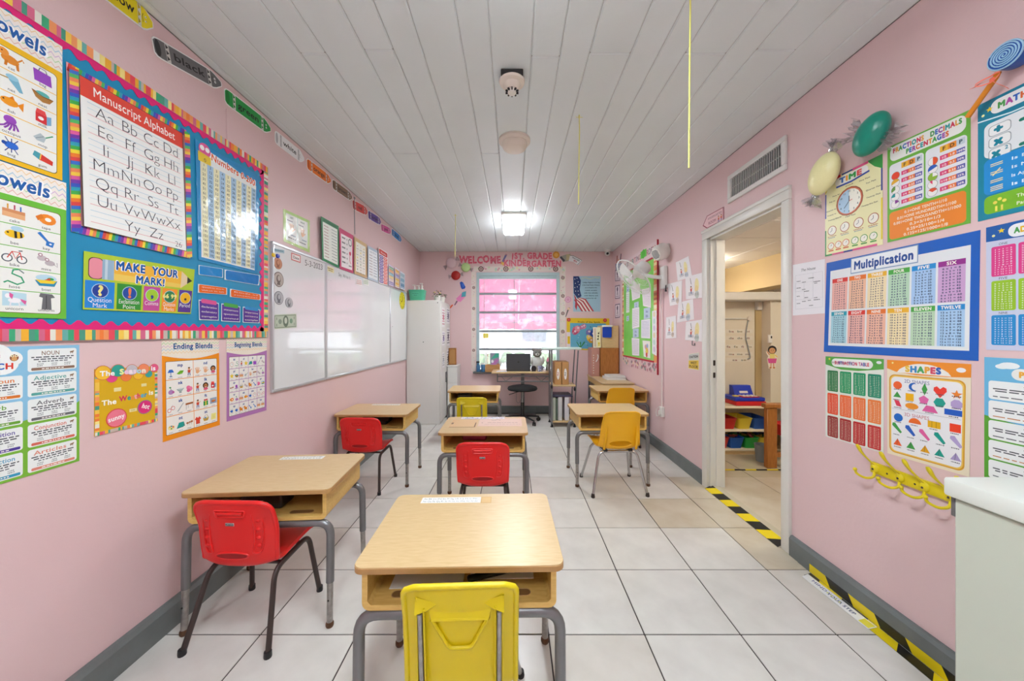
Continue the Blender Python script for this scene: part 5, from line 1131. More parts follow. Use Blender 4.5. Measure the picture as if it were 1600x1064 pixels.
for i, row in enumerate(al):
    y = 74.8 - i * 11.0
    s.rect(11, y - .22, 90, y + .12, 'E8A0A8'); s.rect(11, y + 3.5, 90, y + 3.75, 'B8D4E4'); s.rect(11, y + 7.0, 90, y + 7.25, '9CC4DC')
    for j, g in enumerate(row):
        if g: s.text(g, 23 + 19 * j if i < 6 else 21 + 21 * j, y, 7.0, '3A3640', bold=-0.02)
s.text('26', 85, 6.5, 4, '5A5660', bold=-0.015)
finish(s, 'alphabet_poster', 'manuscript alphabet poster with rainbow frame on the blue board', m='print_gloss')
# numbers chart
s = wsheet('L', (304.5, 217), (405, 275), (402, 428), (310, 406), '2A8CC8', BO)
s.poly([(4, 3), (94, 3), (94, 88), (50, 94), (6, 97)], 'F0F2F0')
s.text('Numbers 0-200', 56, 88.5, 5.6, 'FFFFFF', bold=0.07, rot=-3, width=74); s.text('Numbers 0-200', 56, 88.5, 5.6, 'E2602C', bold=0.03, rot=-3, width=72)
s.ell(12, 95, 8, 'E05A98'); s.ell(8.5, 96, 3, 'FFFFFF'); s.ell(15.5, 96, 3, 'FFFFFF'); s.poly([(3, 84), (20, 82), (20, 91), (3, 92)], 'E8C83C'); s.text('0', 12, 85, 3, '505030')
for j in range(10):
    s.rect(6 + 8.8 * j, 4, 14.6 + 8.8 * j, 84, 'A8C8E4' if j % 2 else 'F0EBC4')
for j in range(10):
    for i in range(20):
        s.text(str(i * 10 + j + 1), 10.3 + 8.8 * j, 81 - i * 4.0, 2.2, '38444E', bold=0.01)
finish(s, 'number_chart', 'numbers 0 to 200 chart in glossy sleeve on the blue board', m='print_laminate')
# make your mark
s = wsheet('L', (130.7, 392), (304, 421), (298, 490.5), (129, 483.3), 'B4CC38', BO)
s.rrect(3, 54, 14, 92, 4, '5A3A38'); s.rrect(3.6, 55, 13.6, 91, 4, 'E890A0'); s.rect(13, 55, 22, 91, '98B4CC'); s.rect(15, 55, 17, 91, 'C4D4E0')
s.poly([(22, 55), (86, 55), (97, 73), (86, 91), (22, 91)], 'F2B840'); s.poly([(22, 55), (86, 55), (90, 63), (22, 68)], 'F0CC60'); s.poly([(85, 55), (97.5, 73), (85, 91)], 'E8D0A8'); s.poly([(92, 65.5), (97.8, 73), (92, 81)], '3A3A34')
for (b_, c) in ((0.10, 'F6F8FC'), (0.045, '1C5AA8')):
    s.text('MAKE  YOUR', 52, 76, 15, c, bold=b_, width=58 if b_ < .1 else 59); s.text('MARK!', 54, 55, 14, c, bold=b_, width=28 if b_ < .1 else 29)
for i, (c, cc, ch, chc, nm, x0, x1) in enumerate((('1F86D8', '1A3C98', '?', 'F0E890', ('Question', 'Mark'), 1, 23), ('2E9034', '1C4AA0', '!', 'E88040', ('Exclamation', 'Point'), 25, 46), ('C84C98', 'A4CC34', ',', '2C3C80', ('Comma', ''), 48, 64), ('F0922C', '2C7C4C', '" "', 'F0E890', ('Quotation', 'Marks'), 66, 82), ('5A3490', 'F0B41C', '.', '3A2820', ('Period', ''), 84, 99))):
    s.rect(x0, 3, x1, 51, c); m_ = (x0 + x1) / 2; s.ell(m_, 34, 6.4, 'B8D8E8'); s.ell(m_, 34, 5.9, cc)
    s.text(ch, m_, 26 if ch not in ',.' else 30, 17, chc, bold=0.05) if ch != '" "' else s.text('66 99', m_, 31, 8, chc, bold=0.05)
    s.text(nm[0], m_, 14, 8, 'F4F4F4', width=min(x1 - x0 - 2.5, 18), bold=-0.005)
    if nm[1]: s.text(nm[1], m_, 4.5, 7.5, 'F4F4F4', width=11, bold=-0.005)
finish(s, 'punctuation_chart', 'make your mark pencil chart about punctuation on the blue board', m='print_laminate')
def card(a, b, c, d, base, label, lines, group, head=None):
    s = wsheet('L', a, b, c, d, 'D8E6EE', BO); s.rrect(3, 4, 97, 96, 4, base)
    for i, t_ in enumerate(lines): s.text(t_, 50, 74 - i * 74 / max(1, len(lines)) - 10, 40 / max(2, len(lines) + 1), 'F4E8E4', width=78)
    if head: s.rrect(12, 86, 88, 108, 6, head)
    return finish(s, 'word_card', label, 'card', group, 'print_laminate')
card((310, 414), (348, 420), (348, 434), (310, 429), '1E88D0', 'narrow blue plastic sleeve under the numbers chart, left one', [], 'blue sleeves under the numbers chart')
card((350.5, 421), (406, 430), (404.5, 446), (350.5, 437), '1E7CC8', 'narrow blue plastic sleeve under the numbers chart, right one', [], 'blue sleeves under the numbers chart')
card((309, 443.5), (354.5, 449.7), (354.5, 460.5), (309, 457.4), 'EC6C28', 'orange word card on the blue board, left one', ['Question words', 'When to ask'], 'orange word cards on the blue board')
card((358.9, 451), (407, 460), (407, 469), (358.9, 464), 'EC6C28', 'orange word card on the blue board, right one', ['Kinds of', 'sentences'], 'orange word cards on the blue board')
card((310, 468), (341.5, 473.5), (341.5, 501), (311, 500), '5A3A98', 'purple word card with pink heading at the bottom of the blue board', ['declarative', 'exclamatory', 'interrogative'], 'purple word cards', 'E05A98')
card((345.5, 474), (375, 479), (375, 503.5), (345.5, 502), '5A3A98', 'purple word card with green heading at the bottom of the blue board', ['statement', 'question', 'command'], 'purple word cards', '4AA848')
card((379, 479), (406, 484), (405, 505), (379, 504), '5A3A98', 'purple word card with blue heading at the bottom of the blue board', ['imperative', 'sentence', 'examples'], 'purple word cards', '2E90D0')

# ------------------------------------------------------------------ left wall: posters below the board
s = wl(0.935, 0.832, 1.2025, 1.231, 0.0005); s.base = '8CC4E4'
s.poly([(0, 0), (100, 0), (100, 52), (96, 50), (0, 36)], '7AB83C')
s.ell(14, 90, 14, 'F4F6F6'); s.ell(32, 88, 13, 'F4F6F6'); s.ell(26, 93, 14, 'F4F6F6'); s.ell(40, 91, 8, 'F4F6F6')
s.text('PARTS', 12, 91, 4, ['E8B830', '48A050', 'E05030', '3070C0', 'E8B830'], bold=0.03); s.text('OF', 26, 91, 3, 'E05090', bold=0.03); s.text('SPEECH', 24, 83.5, 4.2, ['48A050', 'E8B830', 'E05090', '3070C0', '2C68C0', 'D83828'], bold=0.04); icon(s, 'owl', 41, 92, 6)
cells = [(52, 80, 'NOUN', '8A6A58'), (52, 60.5, 'Adjective', '5AA8A0'), (52, 41, 'Adverb', '6A6A70'), (52, 21.5, 'Conjunction', 'D86A5A'), (52, 2, 'Articles', 'E08A78'),
         (3, 60.5, 'Pronoun', 'E07A28'), (3, 41, 'Verb', '6AA838'), (3, 21.5, 'Preposition', '4A3A98'), (3, 2, 'Interjection', '2A98C0')]
for i, (x, y, nm, c) in enumerate(cells):
    s.rrect(x, y, x + 45, y + 17.5, 2.5, 'EFF3F2'); s.text(nm, x + (20 if x > 10 else 24), y + 12.6, 3.2, c, bold=0.012, width=min(30, 4.2 * len(nm)))
    if x > 10: icon(s, 'animal', x + 40, y + 14.4, 2.6)
    s.scrawl(x + 3, x + 42, y + 10.6, .9, '50565C', i); s.scrawl(x + 5, x + 40, y + 8.9, .9, '50565C', i + 9); s.scrawl(x + 9, x + 36, y + 7.2, .8, '6A7076', i + 18)
    for q in (8, 21, 33): s.scrawl(x + q, x + q + 6, y + 5.3, .8, '707880', q + i); s.scrawl(x + q, x + q + 6, y + 3.9, .8, '707880', q + i + 4)
    s.rrect(x + 3, y + .8, x + 43, y + 2.9, 1, c); s.scrawl(x + 12, x + 34, y + 1.4, .8, 'F4F0E8', i)
finish(s, 'grammar_poster', 'parts of speech poster in blue and green at the left picture edge', m='print_gloss')
# season and weather
s = wsheet('L', (147, 577), (244.7, 572), (245.3, 657.8), (147, 681.9), 'DCAE0C', 0.0005)
for (x0, x1) in ((0, 6), (95, 100)):
    y = 0; rg = random.Random(int(x0))
    while y < 88: h = rg.uniform(2, 6); s.rect(x0, y, x1, min(88, y + h), rg.choice(PAL)); y += h
x = 0; rg = random.Random(9)
while x < 100: w = rg.uniform(2, 5); s.rect(x, 0, min(100, x + w), 5, rg.choice(PAL)); x += w
for (cx, cy, r, c) in ((24, 86, 9, 'E04088'), (46, 86, 9, 'F08040'), (66, 87, 9, 'F4C030'), (84, 87, 7, '30A098'), (11, 94, 12, 'F4C030'), (33, 96, 11, '20A090'), (55, 96, 10, 'C8C0C8'), (75, 96, 10, 'F08A60'), (94, 97, 8, 'E85A88')):
    s.ell(cx, cy, r, 'D06A40'); s.ell(cx, cy, r * .92, c)
for (b_, c) in ((.1, 'FFFFFF'),): s.text('The', 17, 89, 7.5, c, bold=.035, width=22); s.text('is', 92, 93, 7.5, c, bold=.035, width=9)
s.text('Season', 57, 90, 8, ['E8F0A0', 'F0C8E0', 'F8E8F0', 'F0D8E8', 'A8D8E0', 'F4E8D8'], bold=.06, width=44)
s.text('The', 20, 44, 7.5, 'FBF6E8', bold=.035, width=22); s.text('Weather', 58, 47, 8, ['D83058', '30A088', 'F09040', 'F0A0B8', 'D84060', '50A8C0', '2890B8'], bold=.045, width=46, rot=2); s.text('is', 88, 50, 7.5, 'FBF6E8', bold=.035, width=9)
s.rect(27, 63, 38, 69, 'E8DCA0'); s.rect(71, 66, 80, 71, 'E8DCA0'); s.rect(51, 26, 63, 31, 'ECDCA0'); s.scrawl(53, 61, 27.5, 2, 'C8B050', 2)
s.ell(31, 21, 16, 'D84A40'); s.ell(31, 21, 14.4, 'EE7A90'); s.text('sunny', 31, 18, 7, 'FDF4F4', bold=.03, rot=8, width=25)
s.ell(77, 30, 13, '8A7A88'); s.ell(77, 30, 11.6, 'DC2878'); s.text('hot', 77, 27.5, 8, 'FDF4F4', bold=.03, rot=-22, width=14)
finish(s, 'weather_poster', 'yellow season and weather poster with sunny and hot discs', m='print_paper', thick=0.003)
def blends(a, b, c, d, fr, title, cells, nx, ny, label, r):
    s = wsheet('L', a, b, c, d, 'F3E9DA', 0.0005); zigzag(s, 0, 100, 84, 99, ZC4[::-1] + ['9CC8A8'], 5, 6, 1.0)
    s.poly([(0, 0), (100, 0), (100, 83)] + [(100 - 5 * i, 83 - 4.5 * math.sin(i / 20 * PI)) for i in range(21)] + [(0, 83)], fr)
    s.text(title, 52, 89, 5.4, '1F5C98', bold=.03, width=70)
    s.rrect(5, 5, 95, 77, 1.5, '6A4A30'); s.rrect(5.6, 5.4, 94.4, 76.6, 1.5, 'F2F0EB')
    for i, (nm, ics) in enumerate(cells):
        cx, cy = i % nx, i // nx; w, h = 88.8 / nx, 71.2 / ny; x0, y0 = 5.6 + cx * w, 76.6 - (cy + 1) * h
        if cx: s.rect(x0 - .4, y0, x0 + .4, y0 + h, fr)
        if cy: s.rect(x0, y0 + h - .3, x0 + w, y0 + h + .3, fr)
        s.text(nm, x0 + w / 2, y0 + h * .70, h * .17, '1F4C98', bold=.04)
        for j, ic in enumerate(ics):
            xx = x0 + w * (j + .5) / len(ics); icon(s, ic, xx, y0 + h * .38, r); s.scrawl(xx - r * .5, xx + r * .5, y0 + h * .06, h * .035, '60646A', j)
    return finish(s, 'blends_poster', label, m='print_laminate')
blends((252, 528), (341.6, 528), (343.2, 664), (253.8, 691), 'F0921C', 'Ending Blends', [('mp', ['lamp', 'leaf', 'kid']), ('nd', ['hand', 'hand', 'girl']), ('nk', ['vase', 'sink', 'blob']), ('lk', ['kid', 'girl', 'milk']), ('sk', ['mask', 'tusk', 'desk']), ('ft', ['kid', 'gift', 'raft']), ('nt', ['paint', 'tent', 'ant']), ('st', ['shirt', 'basket', 'note'])], 2, 4, 'orange framed Ending Blends poster on the left wall', 7.2)
k_ = list(IC); rg = random.Random(5)
blends((353.6, 528), (416.6, 528), (416, 641), (353.6, 659), 'B478B8', 'Beginning Blends', [(n_, [rg.choice(k_), rg.choice(k_)]) for n_ in 'bl cl fl gl pl sl br cr dr fr gr pr tr sk sm sn sp st sw tw'.split()], 4, 5, 'purple framed Beginning Blends poster beside the whiteboard', 5.2)

# ------------------------------------------------------------------ left wall: colour crayons under the ceiling
def crayon(name, col, dark, p, q, hpx, txt, label, face=True, cut=0.0):
    """p, q: pixel of the blunt end and of the tip (middle line); hpx: half height in pixels at p"""
    a, b = L(*p), L(*q); h = hpx * a.y / F; d = (b - a); W_ = d.length; ex = d / W_; ez = Vector((0, -ex.z, ex.y)); sp = 100
    P = [a - ez * h, b - ez * h, b + ez * h, a + ez * h]; P = [v + Vector((0.0005, 0, 0)) for v in P]
    out = [(0, 18), (3, 4), (8, 0), (84, 0), (90, 10), (100, 38), (100, 62), (90, 90), (84, 100), (8, 100), (3, 96), (0, 82)]
    s = Sheet(W_, 2 * h, 'F2F2F0', out)
    sc_ = lambda pts: [(50 + (x - 50) * .975, 50 + (y - 50) * .88) for (x, y) in pts]
    s.poly(sc_(out), col); 
    s.ell(6, 50, 3.6, dark, ry=3.6 * .0 + 40 * (2 * h) / W_ , n=14)
    for x0 in (16, 76): s.poly([(x0, 6), (x0 + 5, 6), (x0 + 5, 94), (x0, 94)], 'D8D8D4' if name != 'white' else 'C4C4C6'); [s.poly([(x0 + .6, 12 + 28 * j), (x0 + 4.4, 24 + 28 * j), (x0 + .6, 36 + 28 * j)], dark) for j in range(3)]
    s.text(txt, 48, 34, 36, '1C1C1C' if name != 'white' else '3A3A3C', width=min(46, 9 * len(txt)), bold=.02)
    s.ell(88, 58, 1.5, 'FFFFFF', n=8); s.ell(88, 40, 1.5, 'FFFFFF', n=8); s.ell(88.4, 58, .7, '101010', n=6); s.ell(88.4, 40, .7, '101010', n=6); s.line([(84, 66), (82.6, 50), (84, 32)], .7, '181818')
    s.P = P; s.n = NRM['L']
    return finish(s, 'paper_crayon', label, 'wall cutout', 'paper colour crayons under the ceiling')
CR = [('yellow', 'EEDC18', 'C8B00C', (120, -56), (239, 40), 22, 'yellow', 'yellow paper crayon cut off by the top picture edge'), ('black', '6E6E70', '303032', (238, 70), (346, 132), 15, 'black', 'grey paper crayon lettered black under the ceiling'), ('green', '22A048', '148034', (350, 148), (423, 203), 13, 'green', 'green paper crayon lettered green under the ceiling'),
      ('white', 'F0F0F2', 'B8B8BC', (429, 213), (475, 249), 10.5, 'white', 'white paper crayon lettered white under the ceiling'), ('orange', 'F07A1E', 'C85A10', (479, 255), (517, 283), 9, 'orange', 'orange paper crayon lettered orange under the ceiling'), ('brown', '8A6A54', '5A4030', (519, 287), (550, 309), 8, 'brown', 'brown paper crayon above the green framed chart'),
      ('red', 'E04A48', 'B02828', (550.5, 319), (574, 331), 8, 'red', 'red paper crayon beyond the vertical wall cord'), ('purple', '6A4AA0', '4A2C80', (575, 335), (595, 347), 7, 'purple', 'purple paper crayon above the multicoloured charts'), ('pink', 'E05AA0', 'B83078', (595.5, 355), (610.5, 362), 6, 'pink', 'pink paper crayon second from the far wall'), ('blue', '2E80C8', '185898', (612, 362), (627, 375), 6, 'blue', 'blue paper crayon nearest the far wall')]
for c in CR: crayon(*c)
o = MB().tube([L(354, 170, .003), L(355, 222, .003)], 0.0022, 6).build('wall_wire', 'wall_pink'); tag(o, 'thin pink painted cord on the wall below the green crayon', 'cord')
o = MB().tube([L(553.5, 309, .003), L(554.5, 366, .003)], 0.003, 6).rbox(XL, L(553.5, 309).y - .015, L(553.5, 309).z - .005, XL + .008, L(553.5, 309).y + .015, L(553.5, 309).z + .005, .002, 1).build('wall_wire', 'bar_grey'); tag(o, 'thin grey cord hanging between the brown and red crayons', 'cord')

# ------------------------------------------------------------------ left wall: whiteboards and what is on them
def whiteboard(y0, y1, label):
    t = thing('whiteboard', label, 'whiteboard', (XL, y0, 0.905), group='whiteboards on the left wall'); w, h = y1 - y0, 0.933
    MB().box(0.001, 0.01, 0.01, 0.014, w - 0.01, h - 0.01).build('surface', 'whiteboard', t, None)
    for (a, b, c, d) in ((0, 0, w, .018), (0, h - .018, w, h), (0, .018, .016, h - .018), (w - .016, .018, w, h - .018)): MB().rbox(0, a, b, .02, c, d, .003, 1).build('frame', 'aluminium', t)
    return t
WB = [whiteboard(2.147, 2.765, 'near whiteboard with coins, a banknote and the date 5-3-2023'), whiteboard(2.767, 4.215, 'long middle whiteboard with almost nothing written on it'), whiteboard(4.217, 4.86, 'far whiteboard with a yellow clock next to the tall cabinet')]
WO = 0.0146
def onwb(a, b, c, d, base, name, label, cat, draw, group=None, out=None, m='print_paper', th=.001):
    s = wsheet('L', a, b, c, d, base, WO, out); draw(s); return finish(s, name, label, cat, group, m, th)
circ = [(50 + 50 * math.cos(i * PI / 12), 50 + 50 * math.sin(i * PI / 12)) for i in range(24)]
for (cx, cy, rx, ry, b_, d_, lab) in ((430.5, 411.5, 6.6, 9, 'C88A66', '9A5A3C', 'copper paper penny on the near whiteboard'), (431.5, 436.5, 7.8, 11.8, 'B8ACA4', '6A5A56', 'large grey paper coin below the copper penny'), (431.8, 465.5, 7.2, 10.6, 'B4B4B8', '707078', 'second grey paper coin down on the near whiteboard'), (448, 473, 5.8, 8.2, 'B8B8BC', '76767C', 'smallest grey paper coin beside the others')):
    s_ = L(cx, cy); y0, y1 = L(cx - rx, cy).y, L(cx + rx, cy).y; hz = ry * s_.y / F
    s = wl(y0, s_.z - hz, y1, s_.z + hz, WO); s.base = d_; s.out = circ; s.ell(50, 50, 46, b_); s.ell(48, 52, 22, d_, 28); s.ell(52, 58, 14, b_, 18); s.poly([(30, 12), (66, 14), (60, 34), (38, 34)], d_)
    finish(s, 'paper_coin', lab, 'paper coin', 'paper coins on the whiteboard')
def bill(s):
    s.rect(3, 6, 97, 94, '8A9A84'); s.rect(6, 12, 94, 88, 'BCC8B4'); s.ell(50, 50, 12, '6A7A68', 16); s.ell(50, 55, 6, 'C8D0C0', 9)
    for x in (12, 88): s.text('1', x, 62, 18, '4A5A48', bold=.03); s.text('1', x, 18, 18, '4A5A48', bold=.03)
    s.ell(26, 50, 7, '8A9A88'); s.ell(74, 50, 7, '7A9A80')
onwb((427, 491.5), (463, 490), (463.5, 512), (427.5, 514.5), 'C8D2C0', 'paper_banknote', 'green paper one dollar bill on the near whiteboard', 'paper banknote', bill)
onwb((424, 387), (444, 391), (444, 396), (424, 392), '9AB8C4', 'board_label', 'blue grey name label in the corner of the near whiteboard', 'label', lambda s: s.scrawl(10, 90, 40, 30, '5A7A8A', 2))
for (cx, cy, c, lab) in ((426.5, 398.5, (232, 196, 30), 'yellow round magnet on the near whiteboard'), (433, 400, (30, 60, 190), 'blue round magnet on the near whiteboard')):
    p = L(cx, cy, WO); mat('mag_' + lab[:4], c, .35); tag(MB().lathe([(0, 0), (.013, 0), (.014, .004), (.012, .009), (0, .01)], 16, Matrix.Rotation(PI / 2, 4, 'Y')).build('magnet', 'mag_' + lab[:4], loc=p), lab, 'magnet')
onwb((455, 394.5), (469.5, 399.5), (469.5, 411), (455, 406), 'D87A78', 'board_label', 'red framed Date label on the near whiteboard', 'label', lambda s: (s.rect(8, 14, 92, 86, 'F0E8E6'), s.text('Date', 50, 32, 36, '5A4A4A', width=66, bold=.02)))
# handwriting in marker, a thin film on the board
def marker(a, b, c, d, txt, col, lab):
    s = wsheet('L', a, b, c, d, 'EEEFF0', WO); s.text(txt, 50, 14, 70, col, width=94, bold=-.005); s.out = [(50, 1), (50.4, 1), (50.4, 1.4)]
    wb = WB[0 if a[0] < 506 else (1 if a[0] < 608 else 2)]
    o = s.build('marker_writing', s.P, s.n, 'print_paper', 0.0002, wb); o.location = o.location - wb.location; o['label'] = lab
    return o
marker((475, 403), (505, 412), (505, 424), (475, 416), '5-3-2023', '4A4A50', 'date 5-3-2023 written in black marker on the near whiteboard')
onwb((510.5, 415), (521.5, 419), (521.5, 427), (510.5, 423), 'E8DCA8', 'board_label', 'cream name label at the corner of the middle whiteboard', 'label', lambda s: (s.scrawl(10, 90, 55, 16, '6A5A40', 3), s.scrawl(20, 80, 20, 16, '6A5A40', 4)))
marker((528, 424), (548, 431), (548, 438), (528, 432), 'Say, Write It', '70747A', 'faint grey writing at the top of the middle whiteboard')
marker((509, 434), (518, 437), (518, 440), (509, 437.5), '- - -', '606468', 'short dash written at the top corner of the middle whiteboard')
for (a, b, c, lab) in ((556, 565.5, 'D8A0A0', 'pale red label on the middle whiteboard below the tan chart'), (567.5, 576, 'A8C0A0', 'pale green label on the middle whiteboard below the tan chart')):
    onwb((a, 435), (b, 437.5), (b, 446.5), (a, 444), 'ECE8E6', 'board_label', lab, 'label', lambda s, c=c: [s.scrawl(8, 92, 70 - 28 * j, 16, c, j) for j in range(3)])
def yclock(s):
    s.ell(50, 50, 46, 'E8D818'); [s.ell(50 + 38 * math.cos(i * PI / 6), 50 + 38 * math.sin(i * PI / 6), 3.4, '6A5A10', n=6) for i in range(12)]; s.line([(50, 50), (50, 80)], 5, '2A2410'); s.line([(50, 50), (28, 40)], 5, '2A2410')
s_ = L(627.5, 470); s = wl(L(622.3, 470).y, s_.z - .115, L(631, 470).y, s_.z + .115, WO); s.base = 'C8B810'; s.out = circ; yclock(s); finish(s, 'paper_clock', 'round yellow paper clock on the far whiteboard', 'paper clock')
marker((612, 503), (614.5, 503), (614.5, 512), (612, 512), '.', '303034', 'small black dot on the far whiteboard')

# ------------------------------------------------------------------ left wall: charts above the whiteboards
def chart(a, b, c, d, base, draw, label, m='print_gloss'):
    s = wsheet('L', a, b, c, d, base, 0.021); draw(s); return finish(s, 'wall_chart', label, m=m)
def hands(s):
    s.rect(9, 9, 91, 91, 'F0F2EE'); s.rect(49, 9, 51, 91, 'B8D8D0')
    for (x, t_, f) in ((29, 'LEFT', -1), (70, 'RIGHT', 1)): icon(s, 'hand', x, 52, 14); s.text(t_, x, 80, 5, '50706A', bold=.02); s.scrawl(x - 14, x + 14, 18, 3, '4A4A50', x); s.scrawl(x - 16, x + 4, 70, 3, '6A5A80', x + 1); s.scrawl(x - 2, x + 16, 28, 3, '3A6A8A', x + 2)
s = wsheet('L', (442.4, 326), (483.7, 344.8), (483.7, 395), (443, 377), 'BEDC8C', 0.0005); hands(s); finish(s, 'hands_chart', 'pale green chart with two hands above the near whiteboard', m='print_laminate')
def ch_green(s):
    s.rect(8, 6, 92, 90, 'EEF2EA'); s.rect(12, 92, 88, 97, '1E6A40')
    for i in range(11): s.scrawl(14, 38, 82 - i * 7, 1.8, 'B06A70', i); s.scrawl(56, 88, 82 - i * 7, 1.6, '7A8A90', i + 20)
def ch_pink(s):
    s.rect(10, 7, 90, 88, 'F4EEF0')
    for i in range(6): s.scrawl(16, 40, 78 - i * 12, 4, '505058', i); s.scrawl(48, 56, 78 - i * 12, 4, '70707A', i + 7)
    s.ring(74, 76, 13, 3, '383840', 'F4EEF0'); s.ell(74, 48, 7, 'D83A60'); s.line([(74, 48), (70, 30), (80, 22)], 3, 'D83A60'); s.scrawl(64, 86, 14, 3, '606068', 9)
def ch_tan(s):
    s.rect(12, 8, 88, 90, 'F2F0E8')
    for i in range(5):
        for j in range(3): icon(s, ['ant', 'clock', 'star', 'bug', 'tree'][(i + j) % 5], 24 + 25 * j, 80 - i * 16, 5); s.scrawl(16 + 25 * j, 32 + 25 * j, 71 - i * 16, 1.5, '505058', i + j)
def ch_blue(s):
    s.rect(8, 6, 92, 92, 'EFF2F5'); s.text('Sight Words', 50, 84, 3.6, '506A8A', width=66)
    for i in range(8): s.scrawl(14, 44, 74 - i * 8.4, 2, 'A07A80', i); s.scrawl(54, 88, 74 - i * 8.4, 2, '7A8AA0', i + 5)
def ch_rp(s):
    s.rrect(4, 84, 96, 98, 6, 'D84440'); s.text('Months', 50, 88, 4.5, 'F6E4E0', bold=.02, width=60)
    for i in range(8): s.rrect(6, 3 + 10 * i, 48, 11.5 + 10 * i, 4, '5A4AA0'); s.rrect(52, 3 + 10 * i, 94, 11.5 + 10 * i, 4, 'E05048'); s.scrawl(12, 42, 6 + 10 * i, 3, 'E8E4F4', i); s.scrawl(58, 88, 6 + 10 * i, 3, 'F8E8E4', i + 9)
def ch_multi(cols):
    def f(s):
        for i, c in enumerate(cols): s.rect(8, 6 + 88 * i / len(cols), 92, 4 + 88 * (i + 1) / len(cols), c); s.scrawl(14, 84, 10 + 88 * i / len(cols), 3, 'F0F0F0', i)
    return f
chart((501.3, 337.8), (528.8, 353.3), (529.5, 419), (503.5, 406.5), '2E8A58', ch_green, 'green framed word chart above the whiteboards, first in the row')
chart((530, 355.4), (552, 368), (552, 427.3), (531, 420), 'D04A78', ch_pink, 'pink framed chart in the row above the whiteboards')
chart((553.4, 369.5), (573, 382), (573, 435), (553.4, 427.5), 'D8B888', ch_tan, 'tan framed picture chart above the middle whiteboard')
chart((574.6, 383.6), (590, 392), (591, 442), (574.6, 435.5), 'B8C8D8', ch_blue, 'pale blue framed word chart above the middle whiteboard')
chart((591.5, 386.4), (605.6, 395.5), (605.6, 446.3), (592, 442.5), 'F4F0EE', ch_rp, 'red and purple list chart above the middle whiteboard')
chart((607, 412), (615.5, 418), (615.5, 448), (607, 445), 'D8CCE8', ch_multi(['8A70B0', 'E0C8C0', 'E8C848', '48A8B8', 'E8A050', '58A068']), 'small multicoloured chart, nearest of three above the far whiteboard')
chart((617, 417), (624, 422), (624, 451), (617, 448), 'E4DCEC', ch_multi(['E8B848', 'E0C060', '9A90C0', 'E8B050']), 'small violet and gold chart, middle of three above the far whiteboard')
chart((625, 423), (632.4, 428), (632.4, 453), (625, 451), 'E2E4EE', ch_multi(['5A8AB0', '7AA8C0', '9AB8C8']), 'small blue chart, last of three above the far whiteboard')

# ------------------------------------------------------------------ far wall: letters, border, decorations, posters
mat('letter_pink', (206, 52, 92), 0.35, var=0.25, vscale=90, col2=(236, 130, 150))
def letters(word, x0, x1, ytop, ybot, where, jig, seed):
    rg = random.Random(seed); adv = [glyph(c, 0.05, 2)[2] for c in word]; tot = sum(adv); pen = 0.0; seen = {}
    for c, a in zip(word, adv):
        px = x0 + (x1 - x0) * pen / tot; pen += a
        if c in ' .':
            if c == '.': pass
            else: continue
        gv, gf, _ = glyph(c, 0.05, 2); k = (x1 - x0) / tot; hh = (ybot - ytop) * 5.6 / F
        base = B(px, ybot + rg.uniform(-jig, jig)); sx = k * 5.6 / F; sz = hh / 0.686
        m = MB(); n = len(gv); vs = [(p[0] * sx, -0.001, p[1] * sz) for p in gv] + [(p[0] * sx, -0.004, p[1] * sz) for p in gv]
        ed = {}
        for f in gf:
            for i in range(len(f)): e = (f[i], f[(i + 1) % len(f)]); ed[tuple(sorted(e))] = ed.get(tuple(sorted(e)), 0) + 1
        fs = [f for f in gf] + [tuple(i + n for i in f) for f in gf] + [(a_, b_, b_ + n, a_ + n) for (a_, b_), q in ed.items() if q == 1]
        m.add(vs, fs, Matrix.Rotation(rg.uniform(-.08, .08), 4, 'Y'))
        seen[c] = seen.get(c, 0) + 1; nth = ['', 'second ', 'third '][seen[c] - 1]
        nm = 'full stop' if c == '.' else 'letter ' + c
        o = m.build('cutout_letter', 'letter_pink', None, None, loc=base)
        tag(o, '%spink cut-out %s in the words %s on the far wall' % (nth, nm, where), 'letter', 'pink cut-out letters above the window')
letters('WELCOME', 717.5, 783.5, 400.5, 411, 'WELCOME', 0.8, 1)
letters('1ST.', 798, 820, 396, 404.8, '1ST. GRADE', 0.4, 2); letters('GRADE', 824, 863, 395.5, 404.5, 'GRADE', 0.4, 4)
letters('KINDERGARTEN', 787, 877.5, 407, 416, 'KINDERGARTEN', 0.8, 3)
def bcut(name, pts, base, draw, label, cat='wall cutout', th=0.003, group=None, off=0.0005, m='print_paper'):
    """cut-out of outline pts (pixels) on the far wall"""
    xs = [p[0] for p in pts]; ys = [p[1] for p in pts]; x0, x1, y0, y1 = min(xs), max(xs), min(ys), max(ys)
    out = [((p[0] - x0) / (x1 - x0) * 100, (y1 - p[1]) / (y1 - y0) * 100) for p in pts]
    s = wsheet('B', (x0, y0), (x1, y0), (x1, y1), (x0, y1), base, off, out); draw(s)
    return finish(s, name, label, cat, group, m, th)
def circ_px(cx, cy, r, n=20): return [(cx + r * math.cos(2 * PI * i / n), cy + r * math.sin(2 * PI * i / n)) for i in range(n)]
bcut('pencil_cutout', [(784.5, 408), (786.5, 410), (792.5, 398), (790, 396.5)], '6A6AA8', lambda s: s.poly([(70, 80), (100, 90), (85, 100), (60, 95)], 'C88A90'), 'purple pencil cut-out after the word WELCOME')
bcut('star_cutout', [(786 + 5.5 * math.cos(i * PI / 5 + .3) * (1 if i % 2 == 0 else .45), 411.5 + 4.2 * math.sin(i * PI / 5 + .3) * (1 if i % 2 == 0 else .45)) for i in range(10)], 'E0A83C', lambda s: s.ell(50, 50, 18, 'F0C860'), 'gold star cut-out below the purple pencil')
